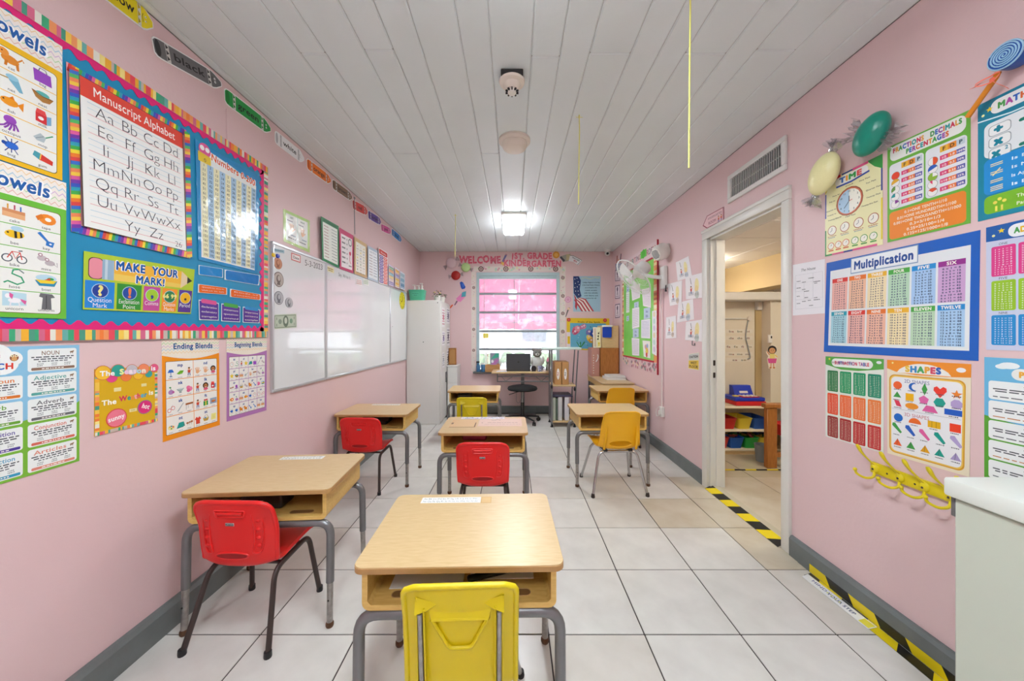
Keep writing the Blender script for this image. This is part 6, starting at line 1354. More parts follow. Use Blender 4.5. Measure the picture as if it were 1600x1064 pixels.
bcut('apple_cutout', circ_px(869, 398.3, 5.4), 'E09A38', lambda s: s.ell(50, 50, 28, 'F0BC60'), 'round orange cut-out at the end of the word GRADE')
bcut('pencil_cutout', [(874.5, 401), (880, 409.5), (891, 407), (891.5, 396.5), (884, 398)], 'A8A498', lambda s: (s.poly([(0, 55), (35, 0), (50, 20), (15, 70)], '4A4650'), s.poly([(60, 20), (100, 25), (100, 90), (60, 95)], 'C8B890')), 'grey scroll-shaped cut-out beside the KINDERGARTEN letters', off=.0045)
bcut('banner_cutout', [(890.5, 399), (897, 399.5), (910, 407), (903.5, 414.5), (896, 409), (888.5, 408)], 'F0EEF0', lambda s: (s.text('TEACHER', 50, 56, 14, '4A5A60', rot=-28, width=62, bold=.02), s.text('BEA', 46, 34, 16, 'C04050', rot=-28, width=28, bold=.03), s.line([(10, 98), (32, 97), (96, 50), (64, 5)], 3, '303438')), 'white lettered banner cut-out right of the KINDERGARTEN letters', off=.005)
# candy decorations: wrapped plates
mat('candy_red', (176, 34, 30), 0.35, bump=.2, bscale=30); mat('candy_green', (190, 222, 150), 0.4); mat('candy_white', (228, 200, 206), 0.3, bump=.3, bscale=40)
def candy(name, label, cx, cy, rpx, m, M=None, wall='B', sq=1.0, thick=0.045, rot=0.0):
    fn = {'B': B, 'R': R}[wall]; p = fn(cx, cy); r = rpx * p.y / F
    base = Matrix.Rotation(PI / 2, 4, 'X') if wall == 'B' else Matrix.Rotation(-PI / 2, 4, 'Z') @ Matrix.Rotation(PI / 2, 4, 'X')
    t = thing(name, label, 'candy decoration', p, group='wrapped candy decorations')
    MB().lathe([(0, 0.004), (r * .8, 0.004), (r, thick * .35), (r * .97, thick * .6), (r * .7, thick * .9), (0, thick)], 28, base @ Matrix.Rotation(rot, 4, 'Z') @ Matrix.Diagonal((sq, 1, 1, 1))).build('plate', m, t, 60)
    w = MB()
    for sgn in (-1, 1):      # twisted cellophane ends
        rows = []
        for i in range(5):
            q = i / 4; half = r * (.10 + .4 * q)
            rows.append([(sgn * (r * sq * .95 + r * .65 * q), half * (j / 5 - 1), thick * .5 + .012 * math.sin(j * 1.9 + i) * (0.4 + q)) for j in range(11)])
        w.shell(rows, 0.0008)
    for v in range(len(w.v)): w.v[v] = tuple(base @ Matrix.Rotation(rot, 4, 'Z') @ Vector(w.v[v]))
    w.build('wrapper_end', 'cellophane', t, 60)
    return t
candy('candy_decoration', 'pinkish white foil candy plate, uppermost of the three by WELCOME', 705.5, 411.5, 8.3, 'candy_white', rot=.6)
candy('candy_decoration', 'pale green candy plate left of the letter E in WELCOME', 728, 418, 7.2, 'candy_green', rot=-.4)
candy('candy_decoration', 'red candy plate, lowest of the three beside the window', 712.4, 430.6, 7.2, 'candy_red', rot=.2)
bcut('popsicle_cutout', [(718.5, 441.5), (721, 439.8), (724, 442), (727.5, 448.5), (726, 451), (722, 452), (720, 449)], '1C50B4', lambda s: s.poly([(30, 70), (60, 90), (80, 40), (55, 20)], '3A70D0'), 'dark blue paper popsicle beside the window', off=.004)
bcut('popsicle_cutout', [(723, 456.5), (725.5, 454.8), (728.3, 457), (727.5, 463), (719.5, 472), (716.5, 470.5), (711.3, 477.2), (709.5, 476), (714.5, 469), (712.3, 467)], 'E488BC', lambda s: (s.poly([(66, 90), (100, 100), (97, 62), (60, 58)], '4AA0B0'), s.poly([(0, 2), (8, 0), (30, 28), (20, 34)], '7A6A70')), 'pink and blue paper popsicle with stick beside the window')
bcut('popsicle_cutout', [(704, 478), (707, 475.5), (708, 477), (704, 482), (703, 481)], 'E86030', lambda s: None, 'small orange paper cut-out above the tall cabinet')
# floral border strips round the window
def border(px0, py0, px1, py1, vert, label, seed):
    s = wsheet('B', (px0, py0), (px1, py0), (px1, py1), (px0, py1), 'E4D8D0', .0005); rg = random.Random(seed); n = 46 if vert else 42
    for i in range(n): s.ell(rg.uniform(12, 88) if vert else rg.uniform(1, 99), rg.uniform(1, 99) if vert else rg.uniform(15, 85), 9 if vert else 1.1, rg.choice(['C8D8B0', 'E8B8C0', 'B8D0C8', 'E8D8A8', 'D0B0B8', 'D89AA8']), n=8)
    if vert:
        for y in (16, 37, 58, 79) if seed == 1 else (8, 32, 55, 79): s.ell(52, 100 - y, 33, '6A4A48', n=14); s.ell(52, 100 - y, 22, 'C8B0A8', n=12); s.ell(52, 100 - y, 10, '7A5A58', n=8)
    else:
        for x in (8, 35, 62, 89): s.ell(x, 50, 2.9, '6A4A48', n=14); s.ell(x, 50, 1.9, 'C8B0A8', n=12); s.ell(x, 50, .9, '7A5A58', n=8)
    finish(s, 'border_strip', label, 'border', 'patterned border strips round the window')
border(736.5, 424.5, 743.5, 580, True, 'patterned paper border strip with buttons left of the window', 1); border(875, 424.5, 883.5, 543, True, 'patterned paper border strip with buttons right of the window', 2); border(740, 416.3, 884, 424, False, 'patterned paper border strip with buttons above the window', 3)
# flag poster
s = wsheet('B', (895.6, 431.6), (938.4, 431.6), (938.4, 487), (895.6, 487), 'A4C6D8', .0005)
s.poly([(0, 100), (20, 100), (28, 88), (24, 62), (30, 44), (18, 36), (2, 52)], '24386E')
for (x, y) in ((6, 92), (14, 94), (8, 80), (18, 84), (6, 68), (15, 70), (22, 76), (9, 58), (18, 58), (20, 48)): s.ell(x, y, 1.6, 'F0F2F6', n=8)
for i in range(7):
    c = 'B83A48' if i % 2 == 0 else 'F0E4E0'; a = i / 7; b_ = (i + 1) / 7
    s.poly([(24 - 22 * a, 40 - 6 * a), (46 - 28 * a, 36 - 20 * a), (76 - 46 * a, 1), (76 - 46 * b_, 1), (46 - 28 * b_, 36 - 20 * b_), (24 - 22 * b_, 40 - 6 * b_)], c)
s.poly([(2, 50), (10, 40), (16, 22), (12, 4), (6, 14), (8, 30)], 'B83A48')
s.line([(30, 93), (45, 96), (60, 92), (80, 96), (96, 95)], 2, 'E0D898')
for i, l_ in enumerate(('I pledge allegiance to the flag', 'of the United States of America', 'and to the Republic for which', 'it stands, one nation', 'under God, indivisible,', 'with liberty and', 'justice for all')): s.text(l_, 65, 81 - i * 7.4, 3.2, '28303A', width=[62, 64, 44, 44, 50, 50, 38][i], bold=.02)
finish(s, 'flag_poster', 'pledge poster with waving American flag on the far wall', m='print_gloss')
bcut('lollipop_cutout', circ_px(887.5, 468, 5), 'D89AB8', lambda s: s.ring(50, 50, 34, 10, 'E8C0D0', 'D89AB8'), 'pink paper lollipop between window and flag poster', off=.003)
bcut('magic_wand', [(883.3, 495), (886.5, 484), (888.5, 480), (891, 481), (888, 486), (884.5, 495)], '6A6460', lambda s: s.ell(66, 84, 26, 'E8C8A0'), 'grey brown paper stick below the paper lollipop', off=.003)
# fruits poster
s = wsheet('B', (885.4, 496.7), (952, 497.5), (952, 548), (885.4, 546), 'E8C21C', .003)
s.rect(8, 4, 92, 84, '62AECB'); s.rect(0, 0, 9, 55, 'E8DCE0'); s.rect(2, 18, 8, 42, 'E8C21C')
s.text('Fruits of the Spirit', 52, 85.5, 5, '4A4418', width=52, bold=.02)
for (x, y, r, c) in ((22, 62, 9, 'D86A80'), (19, 56, 7, 'C85070'), (26, 67, 7, 'E090A0'), (40, 74, 6, 'D888A0'), (35, 71, 5, 'C878A0'), (52, 56, 7, '7A78B8'), (66, 58, 9, '2A5AA8'), (62, 50, 8, '2848A0'), (70, 66, 6, '3A6AC0'), (54, 36, 7, 'E8C040'), (57, 30, 6, 'D8A030'), (51, 41, 5, 'F0D860')): s.ell(x, y, r, c, n=11); s.ell(x + 1, y + 2, r * .4, 'E8D0D8', n=7)
for (x, a) in ((28, -6), (31, 0), (34, 6)): s.poly([(31, 6), (x + a, 26), (x + a + 3, 24), (33, 6)], '2E8A4A')
rg = random.Random(4)
for i in range(26): s.ell(rg.uniform(12, 90), rg.uniform(8, 80), 1.1, rg.choice(['3A6A9A', 'B8D8E4', '5A5AA0']), n=6)
for (x, y) in ((5, 94), (90, 94)): s.ell(x, y, 4.5, 'C83A3A'); s.ell(x, y, 2.4, 'E06050', n=10)
finish(s, 'fruit_poster', 'blue poster with painted fruits and yellow border beside the window', m='print_gloss')

# ------------------------------------------------------------------ right wall: green bulletin board
gy0, gy1, gz0, gz1 = 3.85, 5.09, 0.815, 2.305; gw, gh = gy1 - gy0, gz1 - gz0
gb = thing('bulletin_board', 'green bulletin board with red edge and writing samples on the right wall', 'bulletin board', (XR - 0.001, gy1, gz0))
mat('board_green', (110, 200, 70), .45, var=.25, vscale=3, col2=(150, 220, 110)); mat('red_edge', (190, 44, 66), .5)
MB().box(-0.006, -gw, 0, 0, 0, gh).build('backing_paper', 'board_green', gb, None)
def rs(y0, z0, y1, z1, off, base='FFFFFF'):     # y measured from the board's far end towards the viewer
    s = Sheet(y1 - y0, z1 - z0, base); s.P = [Vector((-off, -y0, z0)), Vector((-off, -y1, z0)), Vector((-off, -y1, z1)), Vector((-off, -y0, z1))]; s.n = NRM['R']; return s
s = rs(0, gh - .17, gw, gh, .006, 'E6CED0'); s.text('OUR WRITING GARDEN', 50, 36, 38, ['B06A78', '7A8A90', '8A5A70', 'A88A60', '50887A', 'C05A6A'], bold=.02, width=90); s.build('header_strip', s.P, s.n, parent=gb)
s = rs(0, 0, gw, .13, .006, 'DDBEC2'); rg = random.Random(6); [s.ell(rg.uniform(1, 99), rg.uniform(15, 85), 1.6, rg.choice(['8AA098', 'C07A88', 'E8D0B0', 'A06A78']), n=7) for i in range(60)]; s.build('border_strip', s.P, s.n, parent=gb)
pal2 = ['E8A858', 'F0D8A0', 'E89A70', 'C87A58', 'F4E8C8']
stripes('striped_border', [(-.006, -gw + .11, .13), (-.006, -gw, .13), (-.006, -gw, gh - .17), (-.006, -gw + .11, gh - .17)], 1, NRM['R'], gb, 5, False, wmin=.02, wmax=.04, pal=pal2)
stripes('striped_border', [(-.006, 0, .13), (-.006, -.06, .13), (-.006, -.06, gh - .17), (-.006, 0, gh - .17)], 1, NRM['R'], gb, 6, False, wmin=.02, wmax=.04, pal=pal2)
MB().box(-.012, -gw + .1, .125, -.006, -.05, .145).box(-.012, -gw + .1, gh - .185, -.006, -.05, gh - .165).build('red_edging', 'red_edge', gb, None)
MB().box(-.016, -gw - .006, 0, 0, -gw + .006, gh).build('edge_strip', 'red_edge', gb, None)
GB = Vector((XR, gy1, gz0))
def gpaper(a, b, c, d, base, draw, label, cat='paper', group='writing samples on the green board', nm='writing_sample', off=.0085):
    s = wsheet('R', a, b, c, d, base, off); draw(s); return finish(s, nm, label, cat, group)
def lines(n, c='9A9AA6', seed=0):
    return lambda s: [s.scrawl(10, 90, 88 - i * 84 / n, 1.6, c, seed + i) for i in range(n)]
def nums(c='2A4A90'):
    return lambda s: (s.text('A a', 50, 56, 24, c, bold=.03), s.text('B b', 50, 14, 24, c, bold=.03))
gpaper((986, 447), (1000, 443), (1000, 465), (988, 470), 'EEE6EC', lines(9, seed=1), 'ruled writing sample, upper left on the green board below the fan')
gpaper((1003, 452), (1017, 449), (1017, 481), (1005, 478), 'EFE4EA', lines(10, seed=2), 'ruled writing sample, upper right on the green board below the fan')
gpaper((988, 482), (999, 480), (999, 511), (988, 514), 'EDE7ED', lines(10, seed=3), 'ruled writing sample in the middle of the green board')
gpaper((1002, 500), (1016, 498), (1016, 529), (1002, 528), 'EBE8F0', lines(11, '8A90B8', 4), 'blue ruled writing sample right of the middle on the green board')
gpaper((987, 528), (999, 529), (999, 556), (988, 555), 'ECE6EE', lines(10, seed=5), 'ruled writing sample, lower left on the green board')
gpaper((1004, 532), (1016, 533), (1016, 560), (1006, 557), 'F0ECE8', lambda s: (s.ell(40, 62, 14, 'D8A0A8'), s.ell(62, 70, 12, '9AB8D8'), s.ell(55, 40, 18, 'E8B048'), s.ell(48, 16, 14, 'D84A40'), s.poly([(30, 30), (50, 60), (64, 28)], 'E8D060')), 'child drawing with red and yellow figures on the green board')
for (a, b, c, d, lab) in (((991, 473), (998, 471), (998, 480), (991, 482), 'blue letter card between two writing samples on the green board'), ((1006, 482), (1016, 480), (1016, 497), (1006, 499), 'letter card above the blue ruled sample on the green board'), ((989, 514), (998, 513), (998, 527), (989, 528), 'letter card above the lower left sample on the green board'), ((979, 446), (983.5, 444), (983.5, 455), (979, 457), 'small upper letter card at the far end of the green board'), ((979, 494), (983, 493), (983, 501), (979, 502), 'small lower letter card at the far end of the green board')):
    gpaper(a, b, c, d, 'BFD0E0', nums(), lab, 'card', 'letter cards on the green board', 'letter_card')
gpaper((978.5, 457), (983.5, 456), (983.5, 488), (978.5, 489), 'E4ECE4', lines(9, seed=7), 'narrow writing sample at the far end of the green board')
gpaper((1019, 486), (1026, 485), (1026, 556), (1019, 552), 'EBEBF0', lambda s: [s.ell(50, 12 + 16 * i, 26, ['D8C8E0', 'C8E0D8', 'E8D8B8'][i % 3], n=9) for i in range(6)], 'narrow paper strip near the right edge of the green board')
gpaper((1001, 394), (1010, 388), (1010, 400), (1001, 405), '6AD050', lambda s: s.ell(50, 50, 30, '58C040'), 'bright green leaf shape at the top of the green board')
# pencil cup and three small signs between board and corner
def rsign(a, b, c, d, base, draw, label, cat='sign', group=None, m='print_paper'):
    s = wsheet('R', a, b, c, d, base, .0005); draw(s); return finish(s, 'wall_sign', label, cat, group, m)
s = wsheet('R', (960.5, 395), (973, 392), (973, 424), (960.5, 425), 'E4B8B8', .0005, [(10, 0), (90, 0), (95, 45), (85, 92), (62, 60), (50, 66), (38, 86), (22, 80), (18, 45), (5, 45)])
s.poly([(14, 2), (86, 2), (90, 42), (10, 42)], '8A8AB0'); s.line([(30, 45), (34, 82)], 9, '8A3A20'); s.line([(70, 45), (82, 88)], 9, '3A1A38'); s.line([(52, 44), (50, 64)], 9, 'D8A050'); finish(s, 'pencil_cup_cutout', 'paper cup with pencils above the small signs in the far right corner', 'wall cutout')
for (y0, y1, lab, t_) in ((421, 441, 'upper small framed sign between far wall and green board', 'A'), (445, 469, 'middle small framed sign between far wall and green board', 'B'), (474, 499, 'lower small framed sign between far wall and green board', 'C')):
    rsign((960.5, y0), (969.5, y0 - 2), (969.5, y1 - 1), (960.5, y1), 'DCC0C8', lambda s, t_=t_: (s.rect(8, 8, 92, 92, '5A4A60'), s.rect(14, 13, 86, 87, 'EADCE2'), s.line([(40, 30), (50, 60), (60, 30)], 8, '5A4A60'), s.ell(50, 68, 12, '5A4A60'), s.scrawl(24, 76, 20, 5, '7A6A80', ord(t_))), lab, 'sign', 'small framed signs in the far right corner')

# ------------------------------------------------------------------ right wall: fan, siren, sheets, small signs
fm = R(1040.5, 434); t = thing('wall_fan', 'white wall fan with round wire cage beside the green board', 'fan', fm)
mat('fan_white', (232, 232, 230), .35)
MB().rbox(-.045, -.05, -.115, 0, .05, .12, .012, 2).build('mount', 'fan_white', t)
hd = Vector((-0.36, .28, .06))
MB().tube([(-.03, 0, 0), (-.12, .05, .02), (-.2, .14, .055)], .02, 10).build('arm', 'fan_white', t, 60)
ax = Vector((-.72, -.08, -.62)).normalized(); q = ax.to_track_quat('Z', 'Y').to_matrix().to_4x4(); Hm = Matrix.Translation((-.235, .19, .075)) @ q
MB().lathe([(0, -.16), (.05, -.155), (.075, -.13), (.08, -.03), (.06, 0), (0, 0)], 24, Hm).build('motor_housing', 'fan_white', t, 50)
cg = MB(); Rf = .235
for k in range(40):
    a = 2 * PI * k / 40; c, s_ = math.cos(a), math.sin(a)
    cg.tube([Hm @ Vector((.03 * c, .03 * s_, .125)), Hm @ Vector((.14 * c, .14 * s_, .118)), Hm @ Vector((Rf * .97 * c, Rf * .97 * s_, .085)), Hm @ Vector((Rf * c, Rf * s_, .06)), Hm @ Vector((Rf * .92 * c, Rf * .92 * s_, .03)), Hm @ Vector((.075 * c, .075 * s_, 0))], .0014, 4, False)
for (r, z, w) in ((Rf, .06, .006), (.15, .118, .002), (.09, .122, .002), (.15, .013, .002)): cg.tube([Hm @ Vector((r * math.cos(a * PI / 16), r * math.sin(a * PI / 16), z)) for a in range(33)], w, 6, False)
cg.build('cage', 'fan_white', t, 60)
MB().lathe([(0, .112), (.035, .112), (.04, .122), (.03, .13), (0, .132)], 20, Hm).build('badge', 'fan_white', t)
MB().lathe([(0, .02), (.03, .02), (.03, .09), (.02, .1), (0, .1)], 16, Hm).build('hub', 'fan_white', t)
for k in range(3):
    rows = []
    for i in range(6):
        r = .028 + .165 * i / 5; rows.append([Hm @ Vector((r * math.cos(2.1 * k + w_), r * math.sin(2.1 * k + w_), .06 + .03 * (j / 5 - .5))) for j, w_ in enumerate([(-.5 + j / 5) * (1.2 - .25 * i / 5) for j in range(6)])])
    MB().shell(rows, .002).build('blade', 'cabinet_white', t, 60)
MB().tube(bend([(-.02, -.045, -.08), (-.03, -.06, -.13), (-.025, -.07, -.15), (-.018, -.02, -.14)], .02, 4), .005, 8).build('pull_hook', 'black_plastic', t)
p = R(1043, 391); t = thing('alarm_siren', 'white round perforated alarm siren on the right wall above the fan', 'alarm', p)
MB().rbox(-.03, -.06, -.055, 0, .06, .06, .01, 2).build('base', 'white_plastic', t)
MB().lathe([(.078, 0), (.083, .02), (.078, .1), (.06, .125), (0, .13)], 28, Matrix.Translation((-.03, .0, 0)) @ Matrix.Rotation(-PI / 2 - .45, 4, 'Y') @ Matrix.Rotation(.3, 4, 'X')).build('horn', 'white_plastic', t)
m = MB(); HM = Matrix.Translation((-.03, 0, 0)) @ Matrix.Rotation(-PI / 2 - .45, 4, 'Y') @ Matrix.Rotation(.3, 4, 'X')
for i in range(-4, 5):
    for j in range(-4, 5):
        if i * i + j * j < 15: m.lathe([(0, .1295), (.0042, .1295), (.0042, .1325), (0, .1325)] if i * i + j * j < 9 else [(0, .1255), (.0042, .1255), (.0042, .131), (0, .131)], 8, HM @ Matrix.Translation((i * .0125, j * .0125, 0)))
m.build('perforation', 'bar_grey', t)
# trunking and charger under the fan
t = thing('cable_trunking', 'thin cable with white plug running down the wall below the fan', 'cable', (XR, R(1037, 0).y, 0))
za, zb = R(1037, 452).z, R(1037, 640).z
MB().rbox(-.008, -.006, zb, 0, .006, za, .002, 1).build('trunking', 'wall_pink', t)
MB().tube(samp([(-.012, .03, za), (-.013, .045, za - .1), (-.012, .02, za - .35), (-.012, .012, za - .6), (-.014, .02, zb + .02)], 6), .0035, 6).build('cord', 'white_plastic', t)
MB().rbox(-.035, -.03, zb - .075, 0, .03, zb + .03, .006, 2).rbox(-.055, -.012, zb - .05, -.03, .016, zb - .01, .004, 2).build('plug_box', 'white_plastic', t)
MB().tube(samp([(-.04, .0, zb - .05), (-.05, .06, zb - .08), (-.04, .09, zb - .02), (-.02, .05, zb + .03)], 6), .0032, 6).build('cord', 'white_plastic', t)
# drawings
def child_drawing(seed):
    def f(s):
        rg = random.Random(seed); s.line([(30, 90), (36, 62)], 2.5, '5A4A50'); s.ell(68, 56, 12, 'F0E4A8', 20); s.ell(66, 40, 11, 'EED898', n=10)
        icon(s, 'kid', 34, 38, 14); [s.scrawl(18, 50, 16 + 5 * i, 2, '6A6A74', seed + i) for i in range(3)]; s.ell(68, 16, 12, ['C4CCD4', 'D8C4B4', 'C4CCC4'][seed % 3], n=9); [s.line([(56 + 6 * i, 12), (58 + 6 * i, 24)], 1.4, '60606A') for i in range(4)]
    return f
for k, (c4, lab) in enumerate(((((1056, 410), (1076, 400), (1081.5, 432), (1059, 439)), 'child drawing sheet highest in the group beside the doorway'), (((1043, 444), (1066, 438), (1065, 474), (1047, 478)), 'child drawing sheet in the second row nearest the fan'), (((1071, 433), (1097.5, 426), (1098.5, 465), (1072, 468)), 'child drawing sheet in the second row nearest the doorway'),
                               (((1060, 473), (1083, 467), (1084.5, 499), (1058, 504)), 'child drawing sheet in the middle of the group beside the doorway'), (((1041, 496), (1056.5, 493), (1057, 528), (1040, 529)), 'child drawing sheet lowest and nearest the fan cable'), (((1072, 503), (1099, 499), (1098.5, 534), (1070.5, 531)), 'child drawing sheet lowest and nearest the doorway'))):
    s = wsheet('R', *c4, 'EFEBEC', .0005 + .0022 * (k % 3)); child_drawing(k)(s); finish(s, 'child_drawing', lab, 'drawing', 'drawings beside the doorway')
t = thing('paper_clip', 'small metal clip on the wall above the wet floor sign', 'clip', R(1084, 536))
MB().tube(bend([(-.004, .02, .02), (-.004, .02, -.02), (-.004, -.02, -.02), (-.004, -.02, .0)], .006, 3), .003, 6).build('wire', 'steel_grey', t)
s = wsheet('R', (1076, 553), (1092.5, 550.5), (1092.5, 579), (1075.5, 576), 'E4DEC8', .0005)
s.rect(4, 60, 96, 96, 'C8C8C4'); s.text('CAUTION', 50, 72, 13, '2E2E30', width=84, bold=.04); s.rect(4, 4, 96, 56, 'E8C44A'); s.text('WET', 50, 33, 15, '4A3A20', width=58, bold=.03); s.text('FLOOR', 50, 11, 15, '4A3A20', width=80, bold=.03)
finish(s, 'wet_floor_sign', 'small caution wet floor sign on the wall beside the doorway', 'sign')
# arrow sign over the door
s = wsheet('R', (1098.6, 341), (1131.5, 322.9), (1131.5, 344), (1098.6, 360.5), 'E8BEC4', .0005, [(0, 38), (22, 0), (100, 0), (100, 100), (22, 100)])
s.poly([(0.5, 38), (22, 0.5), (99.5, .5), (99.5, 99.5), (22, 99.5)], '9A3A52'); s.poly([(5, 40), (24, 6), (97, 6), (97, 94), (24, 94)], 'EDC6CA')
s.text('KINDERGARTEN', 60, 62, 16, '8A5A68', width=66); s.text('ROOM', 48, 22, 22, 'A05868', width=36, bold=.02); icon(s, 'kid', 78, 30, 9); icon(s, 'kid', 90, 32, 9)
finish(s, 'arrow_sign', 'pink arrow-shaped room sign above the corner of the door frame', 'sign', thick=.004)
# air vent
va = [R(1139.5, 276.5), R(1231, 210), R(1230, 265), R(1139.5, 318.5)]
y0, y1 = va[1].y, va[0].y; z0, z1 = (va[2].z + va[3].z) / 2, (va[0].z + va[1].z) / 2
t = thing('air_vent', 'white wall vent with vertical slats above the doorway', 'vent', (XR, (y0 + y1) / 2, (z0 + z1) / 2)); hw, hh = (y1 - y0) / 2, (z1 - z0) / 2
MB().box(-.003, -hw + .02, -hh + .02, 0, hw - .02, hh - .02).build('backing', 'dark_gap', t, None)
m = MB(); fr = .033
m.rbox(-.016, -hw, -hh, 0, hw, -hh + fr, .003, 1).rbox(-.016, -hw, hh - fr, 0, hw, hh, .003, 1).rbox(-.016, -hw, -hh + fr, 0, -hw + fr, hh - fr, .003, 1).rbox(-.016, hw - fr, -hh + fr, 0, hw, hh - fr, .003, 1).build('frame', 'cabinet_white', t)
sl = MB().box(-.012, -.0012, -hh + fr, -.001, .0012, hh - fr, Matrix.Rotation(.45, 4, 'Z')).mesh('slat', 'cabinet_white', None); n = 26
for k in range(n):
    o = bpy.data.objects.new('slat', sl); COL.objects.link(o); o.parent = t; o.location = (-.003, -hw + fr + (2 * hw - 2 * fr) * (k + .5) / n, 0)
MB().box(-.006, -hw + fr, -.002, -.002, hw - fr, .002).build('cross_bar', 'cabinet_white', t, None)

# ------------------------------------------------------------------ right wall: posters near the camera
def wr(y0, z0, y1, z1, off=.0005):       # y0: far (left) side, y1: near (right) side
    s = Sheet(y0 - y1, z1 - z0); x = XR - off; s.P = [Vector((x, y0, z0)), Vector((x, y1, z0)), Vector((x, y1, z1)), Vector((x, y0, z1))]; s.n = NRM['R']; return s
RB = ['D83A5A', 'E8A030', '48A050', '3070C0', '9A4AA8', 'E06A30', '30A0A0']
s = wsheet('R', (1239, 414), (1289, 404.5), (1289, 489.5), (1239, 493), 'EEECF0', .0005)
s.text('The House', 50, 84, 5.2, '4A4A52', width=46, slant=.3)
for (x0, y0, x1, y1) in ((10, 12, 94, 78), (10, 30, 66, 78), (66, 30, 94, 78), (38, 30, 66, 62), (10, 46, 38, 62)): s.line([(x0, y0), (x1, y0), (x1, y1), (x0, y1), (x0, y0)], .5, 'B4B2BA')
for (x, y, w) in ((14, 65, 14), (52, 68, 18), (32, 62, 12), (68, 60, 20), (70, 57, 10), (14, 52, 14), (32, 48, 12), (38, 44, 16), (14, 36, 10), (40, 32, 12), (14, 22, 12), (32, 25, 12), (50, 26, 10), (68, 26, 18), (70, 30, 10), (54, 16, 12)): s.scrawl(x, x + w, y, 1.5, '4A4A54', x + y)
finish(s, 'house_plan_sheet', 'white sheet with a floor plan beside the door frame', 'paper')
# TIME
s = wsheet('R', (1290, 284), (1379.6, 240), (1379.6, 382), (1289.5, 401), 'EDE8B4', .0005)
s.rect(0, 50, 2.4, 82, '3A4AA0'); s.rect(0, 0, 2.4, 34, '3A9050'); s.rect(97.6, 60, 100, 96, '3A4AA0'); s.rect(97.6, 6, 100, 52, 'E8D030'); s.rect(0, 0, 14, 2, '3A9050'); s.rect(14, 0, 36, 2, 'E05A90'); s.rect(36, 0, 52, 2, '2A3A90'); s.rect(52, 0, 92, 2.4, 'E05A90')
s.poly([(0, 82), (18, 100), (0, 100)], 'E8D030'); s.poly([(76, 100), (100, 100), (100, 84), (88, 90)], '2E9A40'); s.poly([(18, 96), (30, 96), (30, 100), (18, 100)], 'D82838'); s.poly([(52, 97), (78, 97), (78, 100), (52, 100)], 'E05A90'); s.rect(32, 97.6, 52, 99.6, '2A3A90')
s.rrect(20, 86, 78, 96.6, 7, 'EFEDEA'); s.line([(22, 85.4), (50, 85), (80, 88)], 3, '2A4AA8'); s.text('TIME', 48, 88.5, 6, ['2E6AC0', 'F0A030', '38A050', 'E05050'], bold=.06, width=40)
s.ell(46, 62, 24, '9A4A30'); s.ell(46, 62, 22.6, 'D0714C'); s.ell(46, 62, 20.4, 'F2F0E4'); s.ell(46, 62, 20.4, 'B4D4EC', a0=90, a1=270)
for h in range(12): s.text(str(12 if h == 0 else h), 46 + 17 * math.sin(h * PI / 6), 62 - 1.1 + 17 * s.W / s.H * math.cos(h * PI / 6), 2.2, '3A4A5A', bold=.02)
s.line([(46, 62), (46, 68.5)], 1.4, '283858'); s.line([(46, 62), (37, 55)], 1.1, '283858'); s.line([(46, 62), (52, 63)], .9, 'C83A30')
for (t_, x, y) in (("O'clock", 46, 81), ('Five Past', 72, 80), ('Ten Past', 82, 74), ('Quarter Past', 86, 65.5), ('Twenty Past', 86, 57), ('Twenty-five Past', 80, 49), ('Half Past', 48, 43), ('Five to', 22, 75), ('Ten to', 14, 69), ('Quarter to', 12, 58), ('Twenty to', 13, 52), ('Twenty-five to', 19, 45.5)): s.text(t_, x, y, 1.5, '504A40', width=min(26, 2 * len(t_)), bold=.02)
for i, x in enumerate((14, 38, 62, 86)): s.ring(x, 32, 8.6, 1.2, 'B06040', 'F4F0E2'); s.line([(x, 32), (x, 35.4)], .8, '384858'); s.line([(x, 32), (x - 3.6, 30.5)], .8, '384858'); s.scrawl(x - 8, x + 8, 24, 1, 'B05A50', i); s.scrawl(x - 7, x + 7, 22.2, .9, '5A6A9A', i + 4)
for i, (x, c) in enumerate(((12, 'D8603C'), (26, 'D8603C'), (40, 'D8603C'), (56, '4A9A40'), (71, '4A9A40'), (86, '4A9A40'))): s.ring(x, 12, 6.4, 1.1, c, 'F4F0E2'); s.line([(x, 12), (x + 2, 14)], .7, '384858'); s.rrect(x - 5, 5.2, x + 5, 6.8, .6, c)
finish(s, 'time_poster', 'cream TIME poster with large clock face on the right wall', m='print_gloss')
